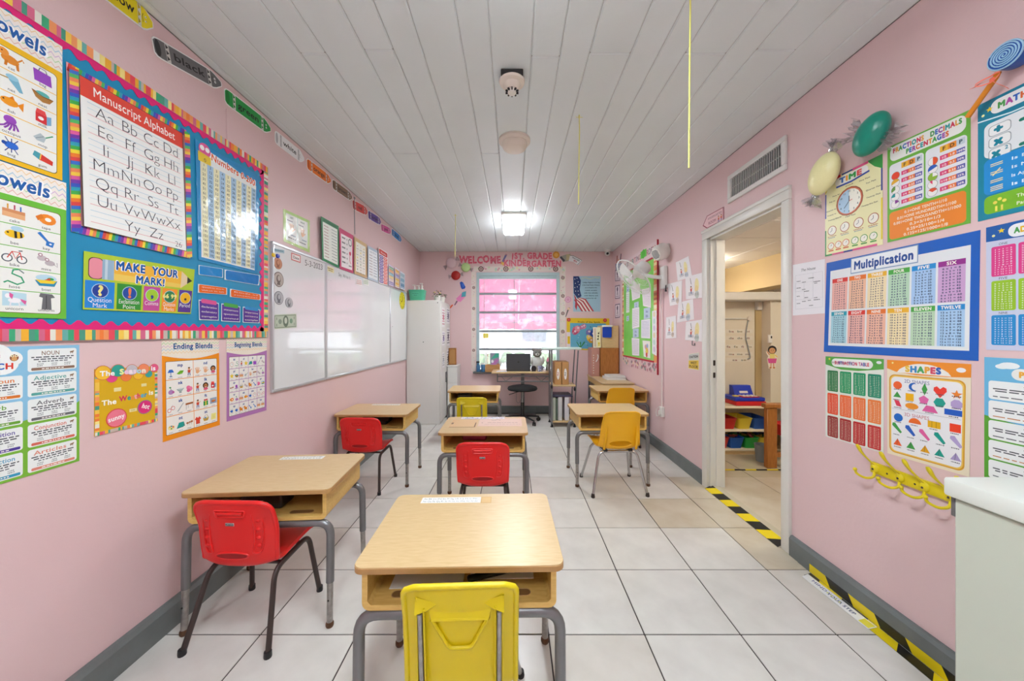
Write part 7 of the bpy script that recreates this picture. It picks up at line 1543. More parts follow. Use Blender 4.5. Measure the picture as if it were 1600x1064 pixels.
# FRACTIONS
s = wsheet('R', (1387, 231), (1516.5, 171), (1516.7, 348.6), (1387, 379), '6CB440', .0005)
s.rrect(4, 83, 96, 98.5, 8, 'EEEFEA'); s.text('FRACTIONS   DECIMALS', 50, 91.5, 4.4, RB, bold=.06, width=84); s.text('PERCENTAGES', 52, 85.2, 4.4, RB[2:] + RB[:2], bold=.06, width=52)
for (x0, dd) in ((3, 0), (51, 3.0)):
    s.rrect(x0, 33, x0 + 46, 80, 5, 'E7E9EE')
    for j, (ch, c) in enumerate((('F', 'F0B838'), ('D', 'EE9028'), ('P', 'C8D4DC'))): s.rect(x0 + 17 + 9 * j, 72.5, x0 + 26 + 9 * j, 78, c); s.text(ch, x0 + 21.5 + 9 * j, 73.6, 3.3, '6A4A20' if j < 2 else '3A5A68', bold=.04)
    for i in range(5):
        y = 67 - i * 7.3; c = [['EE4A32', 'E8B030', '6A9A40', '2A98A0', '8A3A98'], ['EE5A32', '2A60C0', '8CB838', 'E04070', 'E85838']][x0 > 10][i]
        s.ell(x0 + 9, y, 6, '8A8A8A'); s.ell(x0 + 9, y, 5.6, 'F4F2F0')
        fr = [[360, 180, 120, 90, 72], [180, 180, 270, 36, 120]][x0 > 10][i]; s.ell(x0 + 9, y, 5.6, c, a0=(90 if (i in (2, 3)) else (-90 if x0 > 10 and i == 0 else 20)), a1=(90 if (i in (2, 3)) else (-90 if x0 > 10 and i == 0 else 20)) + fr, n=16)
        for j, (c2, t_) in enumerate((('E0407A', '1/%d' % [[1, 2, 3, 4, 5], [2, 2, 4, 10, 3]][x0 > 10][i]), ('F08040', ['1.0', '0.5', '0.33', '0.25', '0.2'][i]), ('4A50A8', ['100%', '50%', '33%', '25%', '20%'][i]))):
            s.rect(x0 + 17 + 9 * j, y - 1.7, x0 + 26 + 9 * j, y + 2.3, c2); s.text(t_, x0 + 21.5 + 9 * j, y - .8, 1.9, 'F8F0F0', bold=.03)
s.rrect(3, 2, 96, 30.5, 5, 'EE8A2E')
for i, l_ in enumerate(('0.1=ONE TENTH=1/10', '0.01=ONE HUNDREDTH=1/100', '0.001=ONE THOUSANDTH=1/1000', '0.3=3/10=1/3', '0.25=25/100=1/4', '0.125=125/1000=1/8')): s.text(l_, 50, 25.4 - i * 4.5, 2.7, 'F8EAD8', width=[52, 72, 82, 38, 46, 54][i], bold=.025)
finish(s, 'fractions_poster', 'green fractions decimals percentages poster on the right wall', m='print_gloss')
# MATH SYMBOLS
s = wr(1.2065, 1.655, .935, 2.055); s.base = '1488A4'
s.poly([(0, 100), (100, 100), (100, 84), (60, 80), (20, 82), (0, 86)], '0E7E9C'); s.line([(0, 85), (30, 81.5), (70, 81), (100, 84)], 1.6, 'D8F0F4'); s.rrect(12, 86, 92, 97.5, 7, 'ECEEEE'); s.text('MATH SYMBOLS', 52, 89.5, 4.6, ['48A050', 'B04AA0', '3068C0', 'E06A30', 'E8A830'], bold=.06, width=68); icon(s, 'star', 11, 92, 3.6); s.ell(5, 89, 1.6, 'E8E8A0', n=8)
s.rrect(6, 51, 96, 80, 6, 'E4E9EC')
for i, ch in enumerate('+xx'):
    y = 72 - i * 9.6; s.rrect(10, y - 4, 30, y + 5, 4, '9AA4A8'); s.rrect(10.8, y - 3.5, 29.2, y + 4.5, 3.6, 'EEF0F0'); s.text(ch, 19 if i < 2 else 17, y - 2.3, 6.2, '1488A0', bold=.08)
    if i == 2: s.text('2', 26, y + 1, 2.8, '1488A0', bold=.03)
    s.rrect(36, y - 1, 92, y + 1.6, 2, '18806C') if i != 1 else None; s.text(['Addition', 'Multiplication', 'Squared'][i], 64, y - .5, 2, 'F0F8F4' if i != 1 else '18706C', width=30, bold=.02)
s.rrect(6, 20, 96, 50, 6, '2090D8'); s.rrect(6, 4, 96, 19, 5, '7CBC2C')
for i, t_ in enumerate(('Is Equal to', 'Is Not Equal to', 'Is Approximately Equal to', 'Is Equivalent to')):
    y = 43 - i * 6.8; [s.rect(12, y + 1.5 * j, 23, y + .7 + 1.5 * j, 'F0E0A0') for j in range(3 if i in (3,) else 2)]; s.text(t_, 30, y, 2.4, 'E4F2FA', 'l', bold=.02, width=min(60, 3.4 * len(t_)))
    if i == 1: s.line([(14, y - 1), (21, y + 4)], 1.2, 'F0E0A0')
for (x, y) in ((16, 12.4), (20, 14.6), (24, 12.4)): s.ell(x, y, 2, 'F0E060', n=9)
s.text('Therefore', 34, 12, 2.6, 'F0F6D8', 'l', bold=.02); s.rect(16, 5, 18, 9.4, 'F0E060'); s.rect(21, 5, 23, 9.4, 'F0E060'); s.text('Parallel to', 34, 6, 2.6, 'F0F6D8', 'l', bold=.02)
finish(s, 'math_symbols_poster', 'teal math symbols poster cut by the right picture edge', m='print_gloss')
# MULTIPLICATION
s = wsheet('R', (1292, 411), (1532, 359.3), (1529, 564), (1287.5, 549.6), '1660BE', .0005)
s.rect(4, 7.5, 96, 90, 'E6E9EC'); s.rect(22, 83, 69, 99, '8AA4C4'); s.rect(22.6, 84, 68.4, 98.2, 'EDF1F4'); s.text('Multiplication', 45.5, 87, 8, '1C4C98', bold=.045, width=42)
hd = ['ONE', 'TWO', 'THREE', 'FOUR', 'FIVE', 'SIX', 'SEVEN', 'EIGHT', 'NINE', 'TEN', 'ELEVEN', 'TWELVE']; hc = ['E23C34', 'EE7A30', 'F0B830', '4CB048', '2090D8', '9A2C90', '2AA0B8', 'E23C34', 'EE7A30', 'F0B830', '4CB048', '1C8CD4']; bc = ['F0B8AC', 'F4C4A4', 'F4E2B8', 'BCDCC0', 'AACCF0', 'D0A8D4', 'A8D4E0', 'F0B8AC', 'F2BCA4', 'F6E4B4', 'C0DCBC', 'ACD0F0']
for i in range(12):
    x0 = 6.2 + 14.8 * (i % 6); y1 = 80.5 if i < 6 else 44.5; x1, y0 = x0 + 13.6, y1 - 34
    s.rect(x0, y0, x1, y1, bc[i]); s.rect(x0, y1 - 4.4, x1, y1, hc[i]); s.text(hd[i], (x0 + x1) / 2, y1 - 3.5, 2.6, 'FAF4EC', bold=.04, width=min(10, 1.7 * len(hd[i])))
    for k in range(1, 13): s.text('%d x %d = %d' % (i + 1, k, (i + 1) * k), (x0 + x1) / 2, y1 - 4.6 - 2.42 * k, 1.45, '2C3A68', bold=.03, width=10.6 if (i > 8 or k > 9) else 9.4)
finish(s, 'multiplication_poster', 'blue framed Multiplication table poster on the right wall', m='print_gloss')
# ADDITION
s = wr(1.1855, 1.215, .92, 1.628); s.base = 'C9CFE6'
s.poly([(0, 100), (100, 100), (100, 92), (60, 86.5), (0, 88)], '1A5CA8'); s.rrect(20, 88, 90, 98, 7, 'ECEFF2'); s.text('ADDITION TABLE', 55, 91, 4, ['48A050', 'E8B830', 'D83A40', '3068C0', 'E06A98'], bold=.06, width=60); icon(s, 'star', 14, 95, 3.6); s.ell(7, 92, 1.6, 'E8E8A0', n=8)
for i in range(12):
    x0 = 5 + 31 * (i % 4) * .76; y1 = 84 - 27.5 * (i // 4); c = ['E0408C', '98C424', '1C8CD0'][i // 4]; s.text(hd[i], x0 + 10.5, y1 - .2, 1.7, '3A3A5A', width=8); s.rrect(x0, y1 - 25, x0 + 21.5, y1 - 1, 2, c)
    for k in range(1, 13): s.text('%d + %d = %d' % (i + 1, k, i + 1 + k), x0 + 10.6, y1 - 2.4 - 1.78 * k, 1.05, 'F6F0F8', bold=.02, width=16)
finish(s, 'addition_poster', 'addition table poster with pink, green and blue blocks at the right edge', m='print_gloss')
# SUBTRACTION
s = wsheet('R', (1290.3, 556.6), (1381.5, 561), (1380.6, 708), (1290.3, 681.6), 'E2E8DE', .0005)
s.poly([(0, 100), (100, 100), (100, 89), (60, 85), (30, 85), (0, 90)], '58A848'); s.rrect(12, 88, 84, 98, 8, 'EEF2EC'); s.text('SUBTRACTION TABLE', 48, 91, 3.8, ['D83A5A', 'E06A90', '8A4AA0', '3A5AA8', 'B05090'], bold=.05, width=60); s.ell(93, 96, 4, 'E8ECF0', 2.4); s.ell(8, 97, 2, 'D8D840', n=8)
for i in range(12):
    x0 = 4 + 24 * (i % 4); y1 = 83 - 28 * (i // 4); c = [['2A7C4A', '189C64', '129868', '0E8C6C'], ['EC5030', 'F06A34', 'F07A40', 'EE8444'], ['9A2C30', 'A82A30', 'C02A30', 'C83034']][i // 4][i % 4]; s.rrect(x0, y1 - 25.5, x0 + 20.5, y1, 2, c)
    for k in range(1, 13): s.text('%d - %d = %d' % (i + k, i + 1, k - 1), x0 + 10.2, y1 - 1.6 - 1.86 * k, 1.1, 'EEF0DC', bold=.02, width=15.5)
finish(s, 'subtraction_poster', 'subtraction table poster with green, orange and red blocks', m='print_gloss')
# SHAPES
s = wsheet('R', (1386.6, 562), (1518.3, 568.8), (1515, 745.5), (1387, 708), 'ECE0C8', .0005)
s.poly([(0, 100), (100, 100), (100, 88), (80, 87), (40, 86), (12, 88), (0, 91)], 'F0922A'); s.poly([(14 + 66 * i / 20, 87.5 + 10 * math.sin(i / 20 * PI) ** .6) for i in range(21)], 'F2F0EA'); s.text('SHAPES', 47, 89, 5.6, ['E8C048', '3A8AC8', '48A860', 'E8A838', 'D8506A', '2E60B8'], bold=.07, width=44); s.ell(90, 94, 5, 'ECEEF2', 3.2); s.ell(8, 97, 1.4, 'F8F0A0', n=8)
s.rrect(3, 3, 95, 85, 8, 'DCA028'); s.rrect(4.4, 4, 93.6, 84, 8, 'F0C860'); s.rrect(6, 5.2, 92, 82.8, 7, 'EDEDF0')
s.text('2D SHAPES', 40, 77.5, 3.4, '6A70A0', width=32); s.text('3D SHAPES', 40, 43.5, 3.4, 'C87080', width=32); s.line([(7, 49.2), (91, 49.2)], .4, 'A0A0A8')
RP = lambda n, cx, cy, r, a=90: [(cx + r * math.cos(math.radians(a + 360 * i / n)), cy + r * s.W / s.H * math.sin(math.radians(a + 360 * i / n))) for i in range(n)]
s.ell(15, 74, 6, 'F0662E'); s.poly([(36 + 6 * math.cos(math.radians(a)), 74 + 6 * s.W / s.H * math.sin(math.radians(a))) for a in range(60, 301, 20)] + [(36 + 2.4 + 4.6 * math.cos(math.radians(a)), 74 + 4.6 * s.W / s.H * math.sin(math.radians(a))) for a in range(290, 69, -20)], '1E66C0'); s.poly([(50, 79), (53.5, 73), (50, 67), (46.5, 73)], '3EA04A')
s.poly([(68, 66.5), (60.5, 73), (61, 76), (64.5, 77.2), (68, 74.8), (71.5, 77.2), (75, 76), (75.5, 73)], 'EE3E30'); s.poly([(86 + math.cos(PI / 2 + i * PI / 5) * (6.5 if i % 2 == 0 else 2.7), 71.5 + s.W / s.H * math.sin(PI / 2 + i * PI / 5) * (6.5 if i % 2 == 0 else 2.7)) for i in range(10)], 'EE8A34')
s.poly([(9, 61.5), (20, 61.5), (14.5, 67.5)], '3EA04A'); s.rect(26, 59.5, 36.5, 67, 'F0B418'); s.poly(RP(5, 49, 62.5, 6.5), 'E06AAA'); s.poly(RP(6, 67.5, 62, 7, 0), '16A090'); s.poly(RP(8, 86, 62.5, 6.6, 22.5), 'B4A0D0')
s.poly([(10, 58.5), (17, 58), (20.5, 52), (13.5, 52.6)], 'E0405A'); s.ell(34, 54.5, 8.6, 'F0982C', 4.6); s.poly([(52, 57.6), (61, 57.4), (66, 51.4), (47, 51.6)], 'E060A0'); s.rect(73, 52, 92, 57.4, '1C5CC0')
s.ell(16, 40.5, 6.2, '1C6CC8'); s.ell(38, 37.5, 8, 'F0702A', a0=0, a1=180); s.rect(54, 37, 69, 43.4, 'E8B41C'); s.line([(59, 37), (59, 43.4)], .5, '8A6A10'); s.line([(64, 37), (64, 43.4)], .5, '8A6A10'); s.rect(79, 37, 91, 44.6, 'EE4426')
for (x, y, c, w) in ((14, 29, '3EA04A', 3.6), (32, 29, '1E5CC0', 4.4), (50, 28, 'E060A0', 3.8), (68, 28, '16A090', 4.2), (86, 28, 'B4A4D4', 4.4)): s.poly([(x - 6, y + 5.2), (x - 6 + w, y + 5.6), (x + 7, y - 3), (x + 7 - w * .6, y - 4.6), (x - 6.6, y + 2.6)], c)
for (x, c) in ((15, 'F0622E'), (33, '3EA04A'), (51, 'E8A820'), (68, '16A090'), (86, 'A898C8')): s.poly([(x - 6, 11.5), (x + 6, 11.5), (x, 18.5)], c); s.line([(x, 18.5), (x - 1, 11.6)], .4, '4A4A50')
for (y, xs) in ((69.2, (15, 34, 50, 68, 86)), (58.4, (14, 31, 49, 68, 86)), (50.3, (15, 34, 56, 83)), (35.2, (16, 38, 61, 85)), (22, (14, 33, 50, 69, 86)), (9.2, (15, 33, 51, 68, 86))):
    for x in xs: s.scrawl(x - 5, x + 5, y, .9, '50505A', x)
finish(s, 'shapes_poster', 'SHAPES poster with coloured flat and solid shapes above the hook rack', m='print_gloss')
# PUNCTUATION
s = wr(1.19, .782, .92, 1.19); s.base = '6CB8E0'
s.poly([(0, 0), (100, 0), (100, 40), (0, 52)], '5CA838'); s.ell(22, 94, 9, 'EEF4F6', 4); s.ell(16, 93, 6, 'EEF4F6', 3); icon(s, 'owl', 42, 95, 6); s.rrect(24, 83, 96, 92, 7, 'ECEEEA'); s.text('PUNCTUATION', 62, 85.4, 4.2, ['E8A838', '2E60B8', '3A8AC8', 'D83A30', '48A050'], bold=.06, width=64)
for i, (t_, c) in enumerate((('period', '7A9AB8'), ('Exclamation', 'E08050'), ('Semicolon', 'A05A60'), ('Parentheses', 'E0A060'), ('Hyphen', '60606A'))):
    y = 66 - i * 16.2; s.rrect(4, y, 96, y + 15, 3, 'EEF1F0'); s.text(t_, 64, y + 10.6, 3, c, width=min(40, 4.4 * len(t_)), bold=.012); icon(s, 'animal', 36, y + 12, 2.8); s.scrawl(8, 92, y + 8.2, .9, '50565C', i); s.scrawl(10, 90, y + 6.4, .9, '50565C', i + 7); s.rrect(40, y + 4, 92, y + 5.4, .6, c); s.scrawl(8, 88, y + 2, .8, 'C88A60' if i % 2 else '60666C', i + 3)
finish(s, 'punctuation_poster', 'punctuation poster with owl above the pale green cabinet', m='print_gloss')

# ------------------------------------------------------------------ candies and lollipop on the right wall
mat('candy_teal', (16, 140, 120), .28, bump=.25, bscale=25); mat('candy_cream', (240, 234, 176), .3, bump=.3, bscale=30)
def wrapped(label, cx, cy, ra, rb_, m, rot, wrot, dpt=.075):
    """ra, rb_: long and short half axis on the wall; rot, wrot: turn of the sweet and of its twisted ends"""
    p = R(cx, cy, .055); t = thing('candy_decoration', label, 'candy decoration', p, group='wrapped candy decorations')
    Q = Matrix.Rotation(rot, 4, 'X'); V = Matrix.Rotation(wrot, 4, 'X')
    MB().ell((0, 0, 0), dpt * .6, rb_, ra, 28, 16, Q).build('sweet', m, t, 80)
    r0 = ra if abs(rot - wrot) < .3 else rb_
    for sg in (-1, 1):
        w = MB(); rows = []
        for i in range(7):
            q = i / 6; rows.append([V @ Vector((.024 * math.sin(j * 2.3 + i * .8) * (.3 + q), ((j / 7) - 1) * (.014 + .04 * q), sg * (r0 * .98 + .05 * q + .010 * math.sin(j * 1.7)))) for j in range(15)])
        w.shell(rows, .0008).build('wrapper_end', 'cellophane', t, 30)
    return t
wrapped('teal wrapped candy above the TIME and fractions posters', 1361, 210, .088, .064, 'candy_teal', .6, -.95)
wrapped('cream wrapped candy at the top corner of the TIME poster', 1287, 272, .10, .072, 'candy_cream', .5, .5)
lc = Vector((XR - .06, R(1571, 86, .06).y, R(1571, 86, .06).z)); t = thing('lollipop', 'big blue spiral lollipop with orange stick and coral bow on the right wall', 'lollipop decoration', lc)
lr = .038; mat('lolly_blue', (20, 84, 168), .35); mat('lolly_light', (168, 214, 240), .35); mat('stick_orange', (226, 138, 26), .5); mat('bow_coral', (250, 124, 96), .45)
nrm = Vector((-1, -.05, .0)).normalized(); q = nrm.to_track_quat('Z', 'Y').to_matrix().to_4x4()
MB().lathe([(0, -.05), (lr * .9, -.05), (lr, -.04), (lr, .0), (lr * .95, .005), (0, .006)], 40, q).build('disc', 'lolly_blue', t, 50)
sp = [q @ Vector(((lr * .93 * k / 110) * math.cos(k * .31), (lr * .93 * k / 110) * math.sin(k * .31), .0055)) for k in range(4, 111)]
MB().tube(sp, .0021, 6).build('spiral', 'lolly_light', t, 60)
MB().tube([q @ Vector((lr * math.cos(a * PI / 20), lr * math.sin(a * PI / 20), .001)) for a in range(41)], .0028, 6, False).build('rim', 'lolly_light', t, 60)
s0 = R(1556, 121, .045) - lc; s1 = R(1512, 183, .03) - lc
MB().tube([s0 * .75, s0, s1], .0078, 8).build('stick', 'stick_orange', t, 60)
bc_ = R(1551, 124, .05) - lc; bw = MB()
for sg in (-1, 1):
    rows = [[bc_ + Vector((-.006 - .012 * math.sin(PI * i / 10) * (1 if j else 1), -sg * .03 * math.sin(PI * i / 10) * 1.0, .011 * math.cos(PI * i / 10) * (1 if i else 1) * .9 + (j - .5) * .004)) for j in (0, 1)] for i in range(11)]
    bw.shell([[p for p in r] for r in rows], .0012)
bw.ell(bc_, .007, .007, .007, 10, 8)
def ribbon(a, b, w):
    dv = (b - a); up = Vector((.2, -dv.z, dv.y)).normalized() * w
    return [[a + dv * k + up * (j - .5) + Vector((-.008 * math.sin(k * 5), 0, 0)) for j in (0, 1)] for k in [i / 8 for i in range(9)]]
bw.shell(ribbon(bc_, R(1513, 139, .05) - lc, .008), .001); bw.shell(ribbon(bc_, R(1571, 138, .05) - lc, .011), .001)
bw.build('bow', 'bow_coral', t, 50)

# ------------------------------------------------------------------ yellow hook rack
hy0, hy1 = R(1364, 0).y, 1.16; t = thing('hook_rack', 'yellow coat hook rack on the right wall below the SHAPES poster', 'hook rack', (XR, hy0, .678))
mat('rack_yellow', (226, 204, 20), .4)
MB().rbox(-.014, hy1 - hy0, -.024, 0, .0, .024, .004, 2).build('back_rail', 'rack_yellow', t)
yy = [R(p, 0).y - hy0 for p in (1372, 1411.5, 1450.5, 1492)]
for k, y in enumerate(yy + [yy[-1] - .085]):
    h = MB().tube(samp([(-.014, y, .012), (-.03, y + .006, .03), (-.05, y + .022, .062), (-.06, y + .034, .095)], 5), [.006] * 8 + [.007, .008, .009, .0105, .012, .013, .012, .008], 10, flat=.55).build('hook', 'rack_yellow', t, 60)
    MB().tube(samp([(-.014, y, -.012), (-.022, y, -.038), (-.045, y + .012, -.046), (-.065, y + .028, -.034), (-.07, y + .032, -.018)], 5), .0052, 8).ell((-.07, y + .032, -.016), .008, .008, .008, 10, 6).build('lower_hook', 'rack_yellow', h, 60)
    MB().ell((-.014, y, .0), .010, .018, .020, 14, 8).build('boss', 'rack_yellow', h, 60)
    MB().ell((-.0245, y, -.003), .002, .0045, .0045, 8, 6).build('screw', 'brown_metal', h)
for y in ((yy[0] + yy[1]) / 2, (yy[2] + yy[1]) / 2 - .01): MB().ell((-.0142, y, -.004), .0015, .004, .004, 8, 6).build('screw', 'brown_metal', t)

# ------------------------------------------------------------------ hazard tape and floor sign
def hazard(name, P, n, length, step, label, lean=.5, m='print_gloss', parent=None, th=.0008, phase=0):
    P = [Vector(p) for p in P]; s = Sheet((P[1] - P[0]).length, (P[3] - P[0]).length, '1C1A18'); k = step / s.W * 100; x = -k + phase * k; ln = lean * s.H / s.W * 100
    while x < 100:
        q = [(x, 0), (x + k * .5, 0), (x + k * .5 + ln, 100), (x + ln, 100)]; q = [(min(100, max(0, a)), b) for (a, b) in q]
        if max(a for a, b in q) - min(a for a, b in q) > .01: s.poly(q, 'E6CE12')
        x += k
    for i in range(len(s.items)): s.items[i] = s.items[i][:4] + (1, None)
    o = s.build(name, P, n, m, th)
    return tag(o, label, 'tape', 'black and yellow hazard tape') if label else o
xa = XR - .0232
hazard('hazard_tape', [(xa, 1.865, .002), (xa, 1.0, .002), (xa, 1.0, .045), (xa, 1.865, .045)], NRM['R'], .87, .24, 'upper strip of hazard tape along the base of the right wall', -.6)
hazard('hazard_tape', [(XR - .074, 1.84, .0006), (XR - .074, 1.0, .0006), (XR - .026, 1.0, .0006), (XR - .026, 1.855, .0006)], NRM['F'], .85, .24, 'lower strip of hazard tape on the floor tiles along the right wall', -.6, phase=.35)
s = Sheet(.33, .055, 'ECECEE'); P = [(1.508, 1.825, .0022), (1.523, 1.50, .0022), (1.572, 1.51, .0022), (1.556, 1.845, .0022)]; s.P = [Vector(p) for p in P]; s.n = NRM['F']
s.text('MIND', 24, 40, 34, '8A8AB4', width=24, bold=.03); s.text('YOUR STEP', 58, 34, 34, '5A6088', width=40, bold=.03); s.rect(86, 10, 99, 92, 'E8DC50'); [s.ell(38 + 6 * j, 50, 1.6, 'D8D880', n=7) for j in range(4)]
finish(s, 'floor_sign', 'white laminated sign lying on the floor at the hazard tape', 'sign', m='print_laminate')
nn = Vector((-.028, 0, .060)).normalized()
hazard('hazard_tape', [(XR - .0335, DY1 - .006, .0028), (XR - .0335, DY0 + .006, .0028), (XR + .025, DY0 + .006, .0301), (XR + .025, DY1 - .006, .0301)], nn, .8, .2, 'hazard tape along the sloping threshold of the doorway', .9)
hazard('hazard_tape', [(RX0 + .2, 3.20, .0175), (3.2, 3.20, .0175), (3.2, 3.23, .0175), (RX0 + .2, 3.23, .0175)], NRM['F'], .8, .2, 'hazard tape across the playroom floor beyond the doorway', .5)

# ------------------------------------------------------------------ playroom furniture
FZ = .0165
t = thing('toy_shelf', 'low cream toy shelf with two rows of bins in the playroom', 'shelf', (2.0, 3.62, FZ))
mat('shelf_cream', (238, 226, 196), .4)
m = MB()
for z in (.035, .235, .475): MB().rbox(0, 0, z, .86, .32, z + .022, .004, 1).build('board', 'shelf_cream', t)
MB().rbox(0, 0, 0, .018, .32, .475, .003, 1).build('side_panel', 'shelf_cream', t); MB().rbox(.842, 0, 0, .86, .32, .475, .003, 1).build('side_panel', 'shelf_cream', t)
MB().box(.018, .305, 0, .842, .318, .475).build('back_panel', 'shelf_cream', t, None); MB().box(.018, .012, 0, .842, .026, .035).build('plinth', 'light_wood', t, None)
def toybin(label, x, z, c, w=.145, h=.115, fill=False, seed=0):
    key = 'bin_%02x%02x%02x' % c; mat(key, c, .35)
    b = thing('toy_bin', label, 'bin', (x, 3.625, z), group='coloured toy bins')
    mb = MB(); o_ = rrect_pts(-w / 2, 0, w / 2, .26, .02, 3); n = len(o_); cx, cy = 0, .13
    for (zz, k) in ((0, .8), (h * .9, 1.0), (h, 1.06), (h, .97), (.01, .76)): mb.v += [((p[0] - cx) * k + cx, (p[1] - cy) * k + cy, zz) for p in o_]
    for i in range(4): mb.f += [(i * n + j, i * n + (j + 1) % n, (i + 1) * n + (j + 1) % n, (i + 1) * n + j) for j in range(n)]
    mb.f += [tuple(range(n))[::-1], tuple(4 * n + j for j in range(n))]; mb.build('tub', key, b, 40)
    if fill:
        rg = random.Random(seed)
        for j in range(9):
            cc = rg.choice([(40, 60, 120), (150, 60, 50), (60, 110, 70), (190, 150, 60), (60, 50, 60)]); kk = 'toy_%02x%02x%02x' % cc; mat(kk, cc, .4)
            M = Matrix.Translation((rg.uniform(-.045, .045), rg.uniform(.05, .2), h * .88 + rg.uniform(0, .03))) @ Matrix.Rotation(rg.uniform(0, 3), 4, 'Z') @ Matrix.Rotation(rg.uniform(-.5, .5), 4, 'X')
            MB().rbox(-.03, -.012, -.012, .03, .012, .012, .004, 1, M).build('toy_block', kk, b)
z1, z2 = FZ + .258, FZ + .058
toybin('red bin on the upper board of the toy shelf', 2.255, z1, (196, 44, 40)); toybin('yellow bin on the upper board of the toy shelf', 2.415, z1, (228, 206, 60)); toybin('blue bin on the upper board of the toy shelf', 2.575, z1, (34, 86, 170))
toybin('red bin full of toys on the lower board of the toy shelf', 2.175, z2, (212, 60, 52), fill=True, seed=1); toybin('blue bin full of toys on the lower board of the toy shelf', 2.33, z2, (30, 100, 200), fill=True, seed=2); toybin('green bin full of toys on the lower board of the toy shelf', 2.485, z2, (36, 170, 70), fill=True, seed=3); toybin('yellow bin full of toys on the lower board of the toy shelf', 2.64, z2, (226, 204, 70), fill=True, seed=4)
t = thing('toy_cash_register', 'red and blue toy cash register on top of the toy shelf', 'toy', (2.48, 3.78, FZ + .497))
mat('toy_red', (210, 36, 40), .35); mat('toy_blue', (34, 62, 190), .35)
MB().rbox(-.15, -.13, 0, .17, .12, .045, .01, 2).build('drawer', 'toy_red', t); MB().rbox(-.155, -.12, .045, .165, .12, .085, .012, 2).build('body', 'toy_blue', t)
MB().add([(-.08, .0, .085), (.12, .0, .085), (.12, .1, .085), (-.08, .1, .085), (-.08, .05, .19), (.12, .05, .19), (.12, .1, .19), (-.08, .1, .19)], [(0, 3, 2, 1), (4, 5, 6, 7), (0, 1, 5, 4), (1, 2, 6, 5), (2, 3, 7, 6), (3, 0, 4, 7)]).build('display_housing', 'toy_blue', t, None)
MB().add([(-.02, -.001 + .012, .11), (.07, .011, .11), (.07, .043, .172), (-.02, .043, .172), (-.02, .02, .108), (.07, .02, .108), (.07, .05, .17), (-.02, .05, .17)], [(0, 1, 2, 3), (4, 7, 6, 5), (0, 4, 5, 1), (1, 5, 6, 2), (2, 6, 7, 3), (3, 7, 4, 0)]).build('screen', 'cabinet_white', t, None)
MB().rbox(-.07, -.115, .085, .11, -.01, .092, .003, 1).build('keypad', 'toy_red', t)
for i in range(4):
    for j in range(3): MB().rbox(-.055 + .04 * i, -.105 + .032 * j, .092, -.03 + .04 * i, -.084 + .032 * j, .1, .002, 1).build('key', 'cabinet_white', t)
MB().rbox(-.135, -.08, .085, -.085, -.03, .1, .006, 2).build('scanner', 'fl_y', t)
t = thing('toy_block', 'small red toy at the left end of the toy shelf top', 'toy', (2.135, 3.68, FZ + .497)); MB().ell((0, 0, .02), .03, .02, .02).build('body', 'toy_red', t); MB().ell((.02, 0, .04), .014, .012, .012).build('head', 'toy_red', t)
t = thing('wooden_bench', 'honey-coloured wooden bench end just inside the playroom', 'bench', (2.42, 3.25, FZ))
MB().rbox(-.055, 0, 0, .04, .05, .56, .006, 1).build('post', 'oak', t); MB().rbox(-.075, -.01, .56, .60, .06, .60, .006, 1).build('top_rail', 'oak', t)
MB().rbox(.04, .01, .10, .5, .04, .14, .004, 1).build('lower_rail', 'oak', t); MB().rbox(.46, 0, 0, .55, .05, .56, .006, 1).build('post', 'oak', t);
o = MB().rbox(2.62, 3.4, FZ + .25, 2.85, 3.6, FZ + .36, .01, 2).build('toy_box', 'toy_red'); tag(o, 'red toy box behind the wooden bench in the playroom', 'box')
t = thing('waste_bin', 'small grey waste bin beside the wooden bench in the playroom', 'bin', (2.45, 3.44, FZ)); MB().lathe([(0, 0), (.05, 0), (.065, .16), (.068, .165), (.06, .165), (.046, .01), (0, .01)], 18).build('tub', 'bar_grey', t)
# on the playroom partition
def pp(px, py, off=0.0, d=PYW): return Dp(px, py, d - off)
def psheet(a, b, base, draw, name, label, cat, d=PYW, out=None, th=.001):
    (x0, y0), (x1, y1) = a, b; s = Sheet(1, 1, base, out); s.P = [pp(x0, y1, .0005, d), pp(x1, y1, .0005, d), pp(x1, y0, .0005, d), pp(x0, y0, .0005, d)]; s.W = (s.P[1] - s.P[0]).length; s.H = (s.P[3] - s.P[0]).length; s.n = NRM['B']; draw(s); return finish(s, name, label, cat, None, 'print_paper', th)
rg = random.Random(8)
for i, (y, ws) in enumerate(((514.5, ('ba', 'be', 'bi')), (525, ('da', 'de', 'di')), (538.5, ('fa', 'fe', 'fi', 'fo')), (550, ('ma', 'me', 'mi')), (559, ('sa', 'se')))):
    psheet((1134, y), (1176, y + 6), 'E9E4D6', lambda s, ws=ws: s.text('  '.join(ws), 50, 20, 50, ['8A7A70', 'A06A60', '7A8A78', '9A8A60'], width=min(94, 26 * len(ws)), bold=.02), 'syllable_strip', ['first', 'second', 'third', 'fourth', 'fifth'][i] + ' syllable strip from the top on the playroom wall', 'strip')
t = thing('wall_pipe', 'thin curved cable with round box on the playroom wall', 'cable', pp(1168, 498)); k = PYW / F
MB().tube([(-.35, -.012, 0), (-.02, -.012, 0)], .009, 8).build('conduit', 'trim_white', t); MB().lathe([(0, 0), (.026, 0), (.024, .02), (0, .022)], 18, Matrix.Translation((.015, 0, 0)) @ Matrix.Rotation(PI / 2, 4, 'X')).build('junction_box', 'ivory_plastic', t)
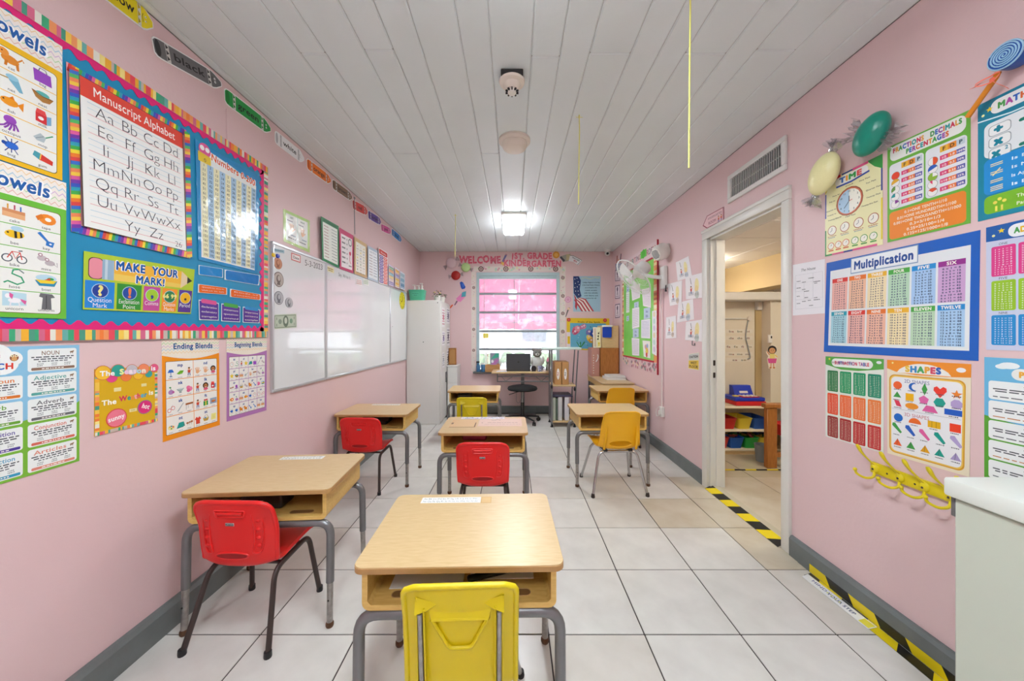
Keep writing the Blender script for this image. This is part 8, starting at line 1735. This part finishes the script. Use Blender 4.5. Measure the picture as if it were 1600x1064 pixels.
MB().tube(samp([(-.005, -.015, -.02), (-.03, -.015, -.2), (-.01, -.015, -.3), (.02, -.015, -.44), (-.01, -.015, -.46)], 6), .005, 6).build('cord', 'bar_grey', t)
t = thing('thermostat', 'small white wall control above the girl cut-out in the playroom', 'thermostat', pp(1202, 530, .0, PYW - .16)); MB().rbox(-.022, -.02, -.04, .022, 0, .05, .004, 1).build('case', 'white_plastic', t); MB().rbox(.002, -.022, .01, .016, -.019, .035, .001, 1).build('display', 'dark_gap', t)
t = thing('wall_box', 'white box at the top of the playroom partition', 'box', pp(1183, 478)); MB().rbox(-.03, -.05, -.05, .03, 0, .05, .005, 1).build('case', 'trim_white', t); MB().rbox(-.02, -.053, -.04, .02, -.05, .04, .002, 1).build('cover', 'ivory_plastic', t)
def girl(s):
    s.poly([(12, 44), (88, 44), (80, 24), (20, 24)], 'E05AA0'); s.rect(30, 44, 70, 66, 'F0E088'); s.line([(28, 60), (8, 74)], 9, 'D89A70'); s.line([(72, 60), (92, 50)], 9, 'F0D870'); s.ell(50, 82, 36, '2A2424', 34); s.ell(50, 78, 26, 'E0A878', 24); s.ell(42, 80, 3, '201818', n=8); s.ell(58, 80, 3, '201818', n=8)
    s.line([(40, 24), (38, 6)], 8, 'D89A70'); s.line([(60, 24), (62, 6)], 8, 'D89A70'); s.ell(36, 4, 10, 'C87A30', 6); s.ell(64, 4, 10, 'C87A30', 6)
psheet((1197, 540), (1216, 576), 'F0E6D8', girl, 'girl_cutout', 'paper cut-out of a girl in a pink skirt on the playroom wall', 'wall cutout', PYW - .16, [(22, 0), (78, 0), (86, 22), (95, 46), (78, 64), (88, 84), (66, 100), (34, 100), (12, 84), (22, 68), (2, 78), (0, 70), (18, 52), (8, 44), (16, 20)])
o = MB().rbox(2.75, 3.05, RZ - .022, 3.1, 3.4, RZ - .011, .003, 1).build('ceiling_vent', 'trim_white'); tag(o, 'square air vent in the playroom ceiling', 'vent')
for k in range(5): MB().box(2.78, 3.09 + .06 * k, RZ - .026, 3.07, 3.11 + .06 * k, RZ - .0215).build('slat', 'bar_grey', o, None)
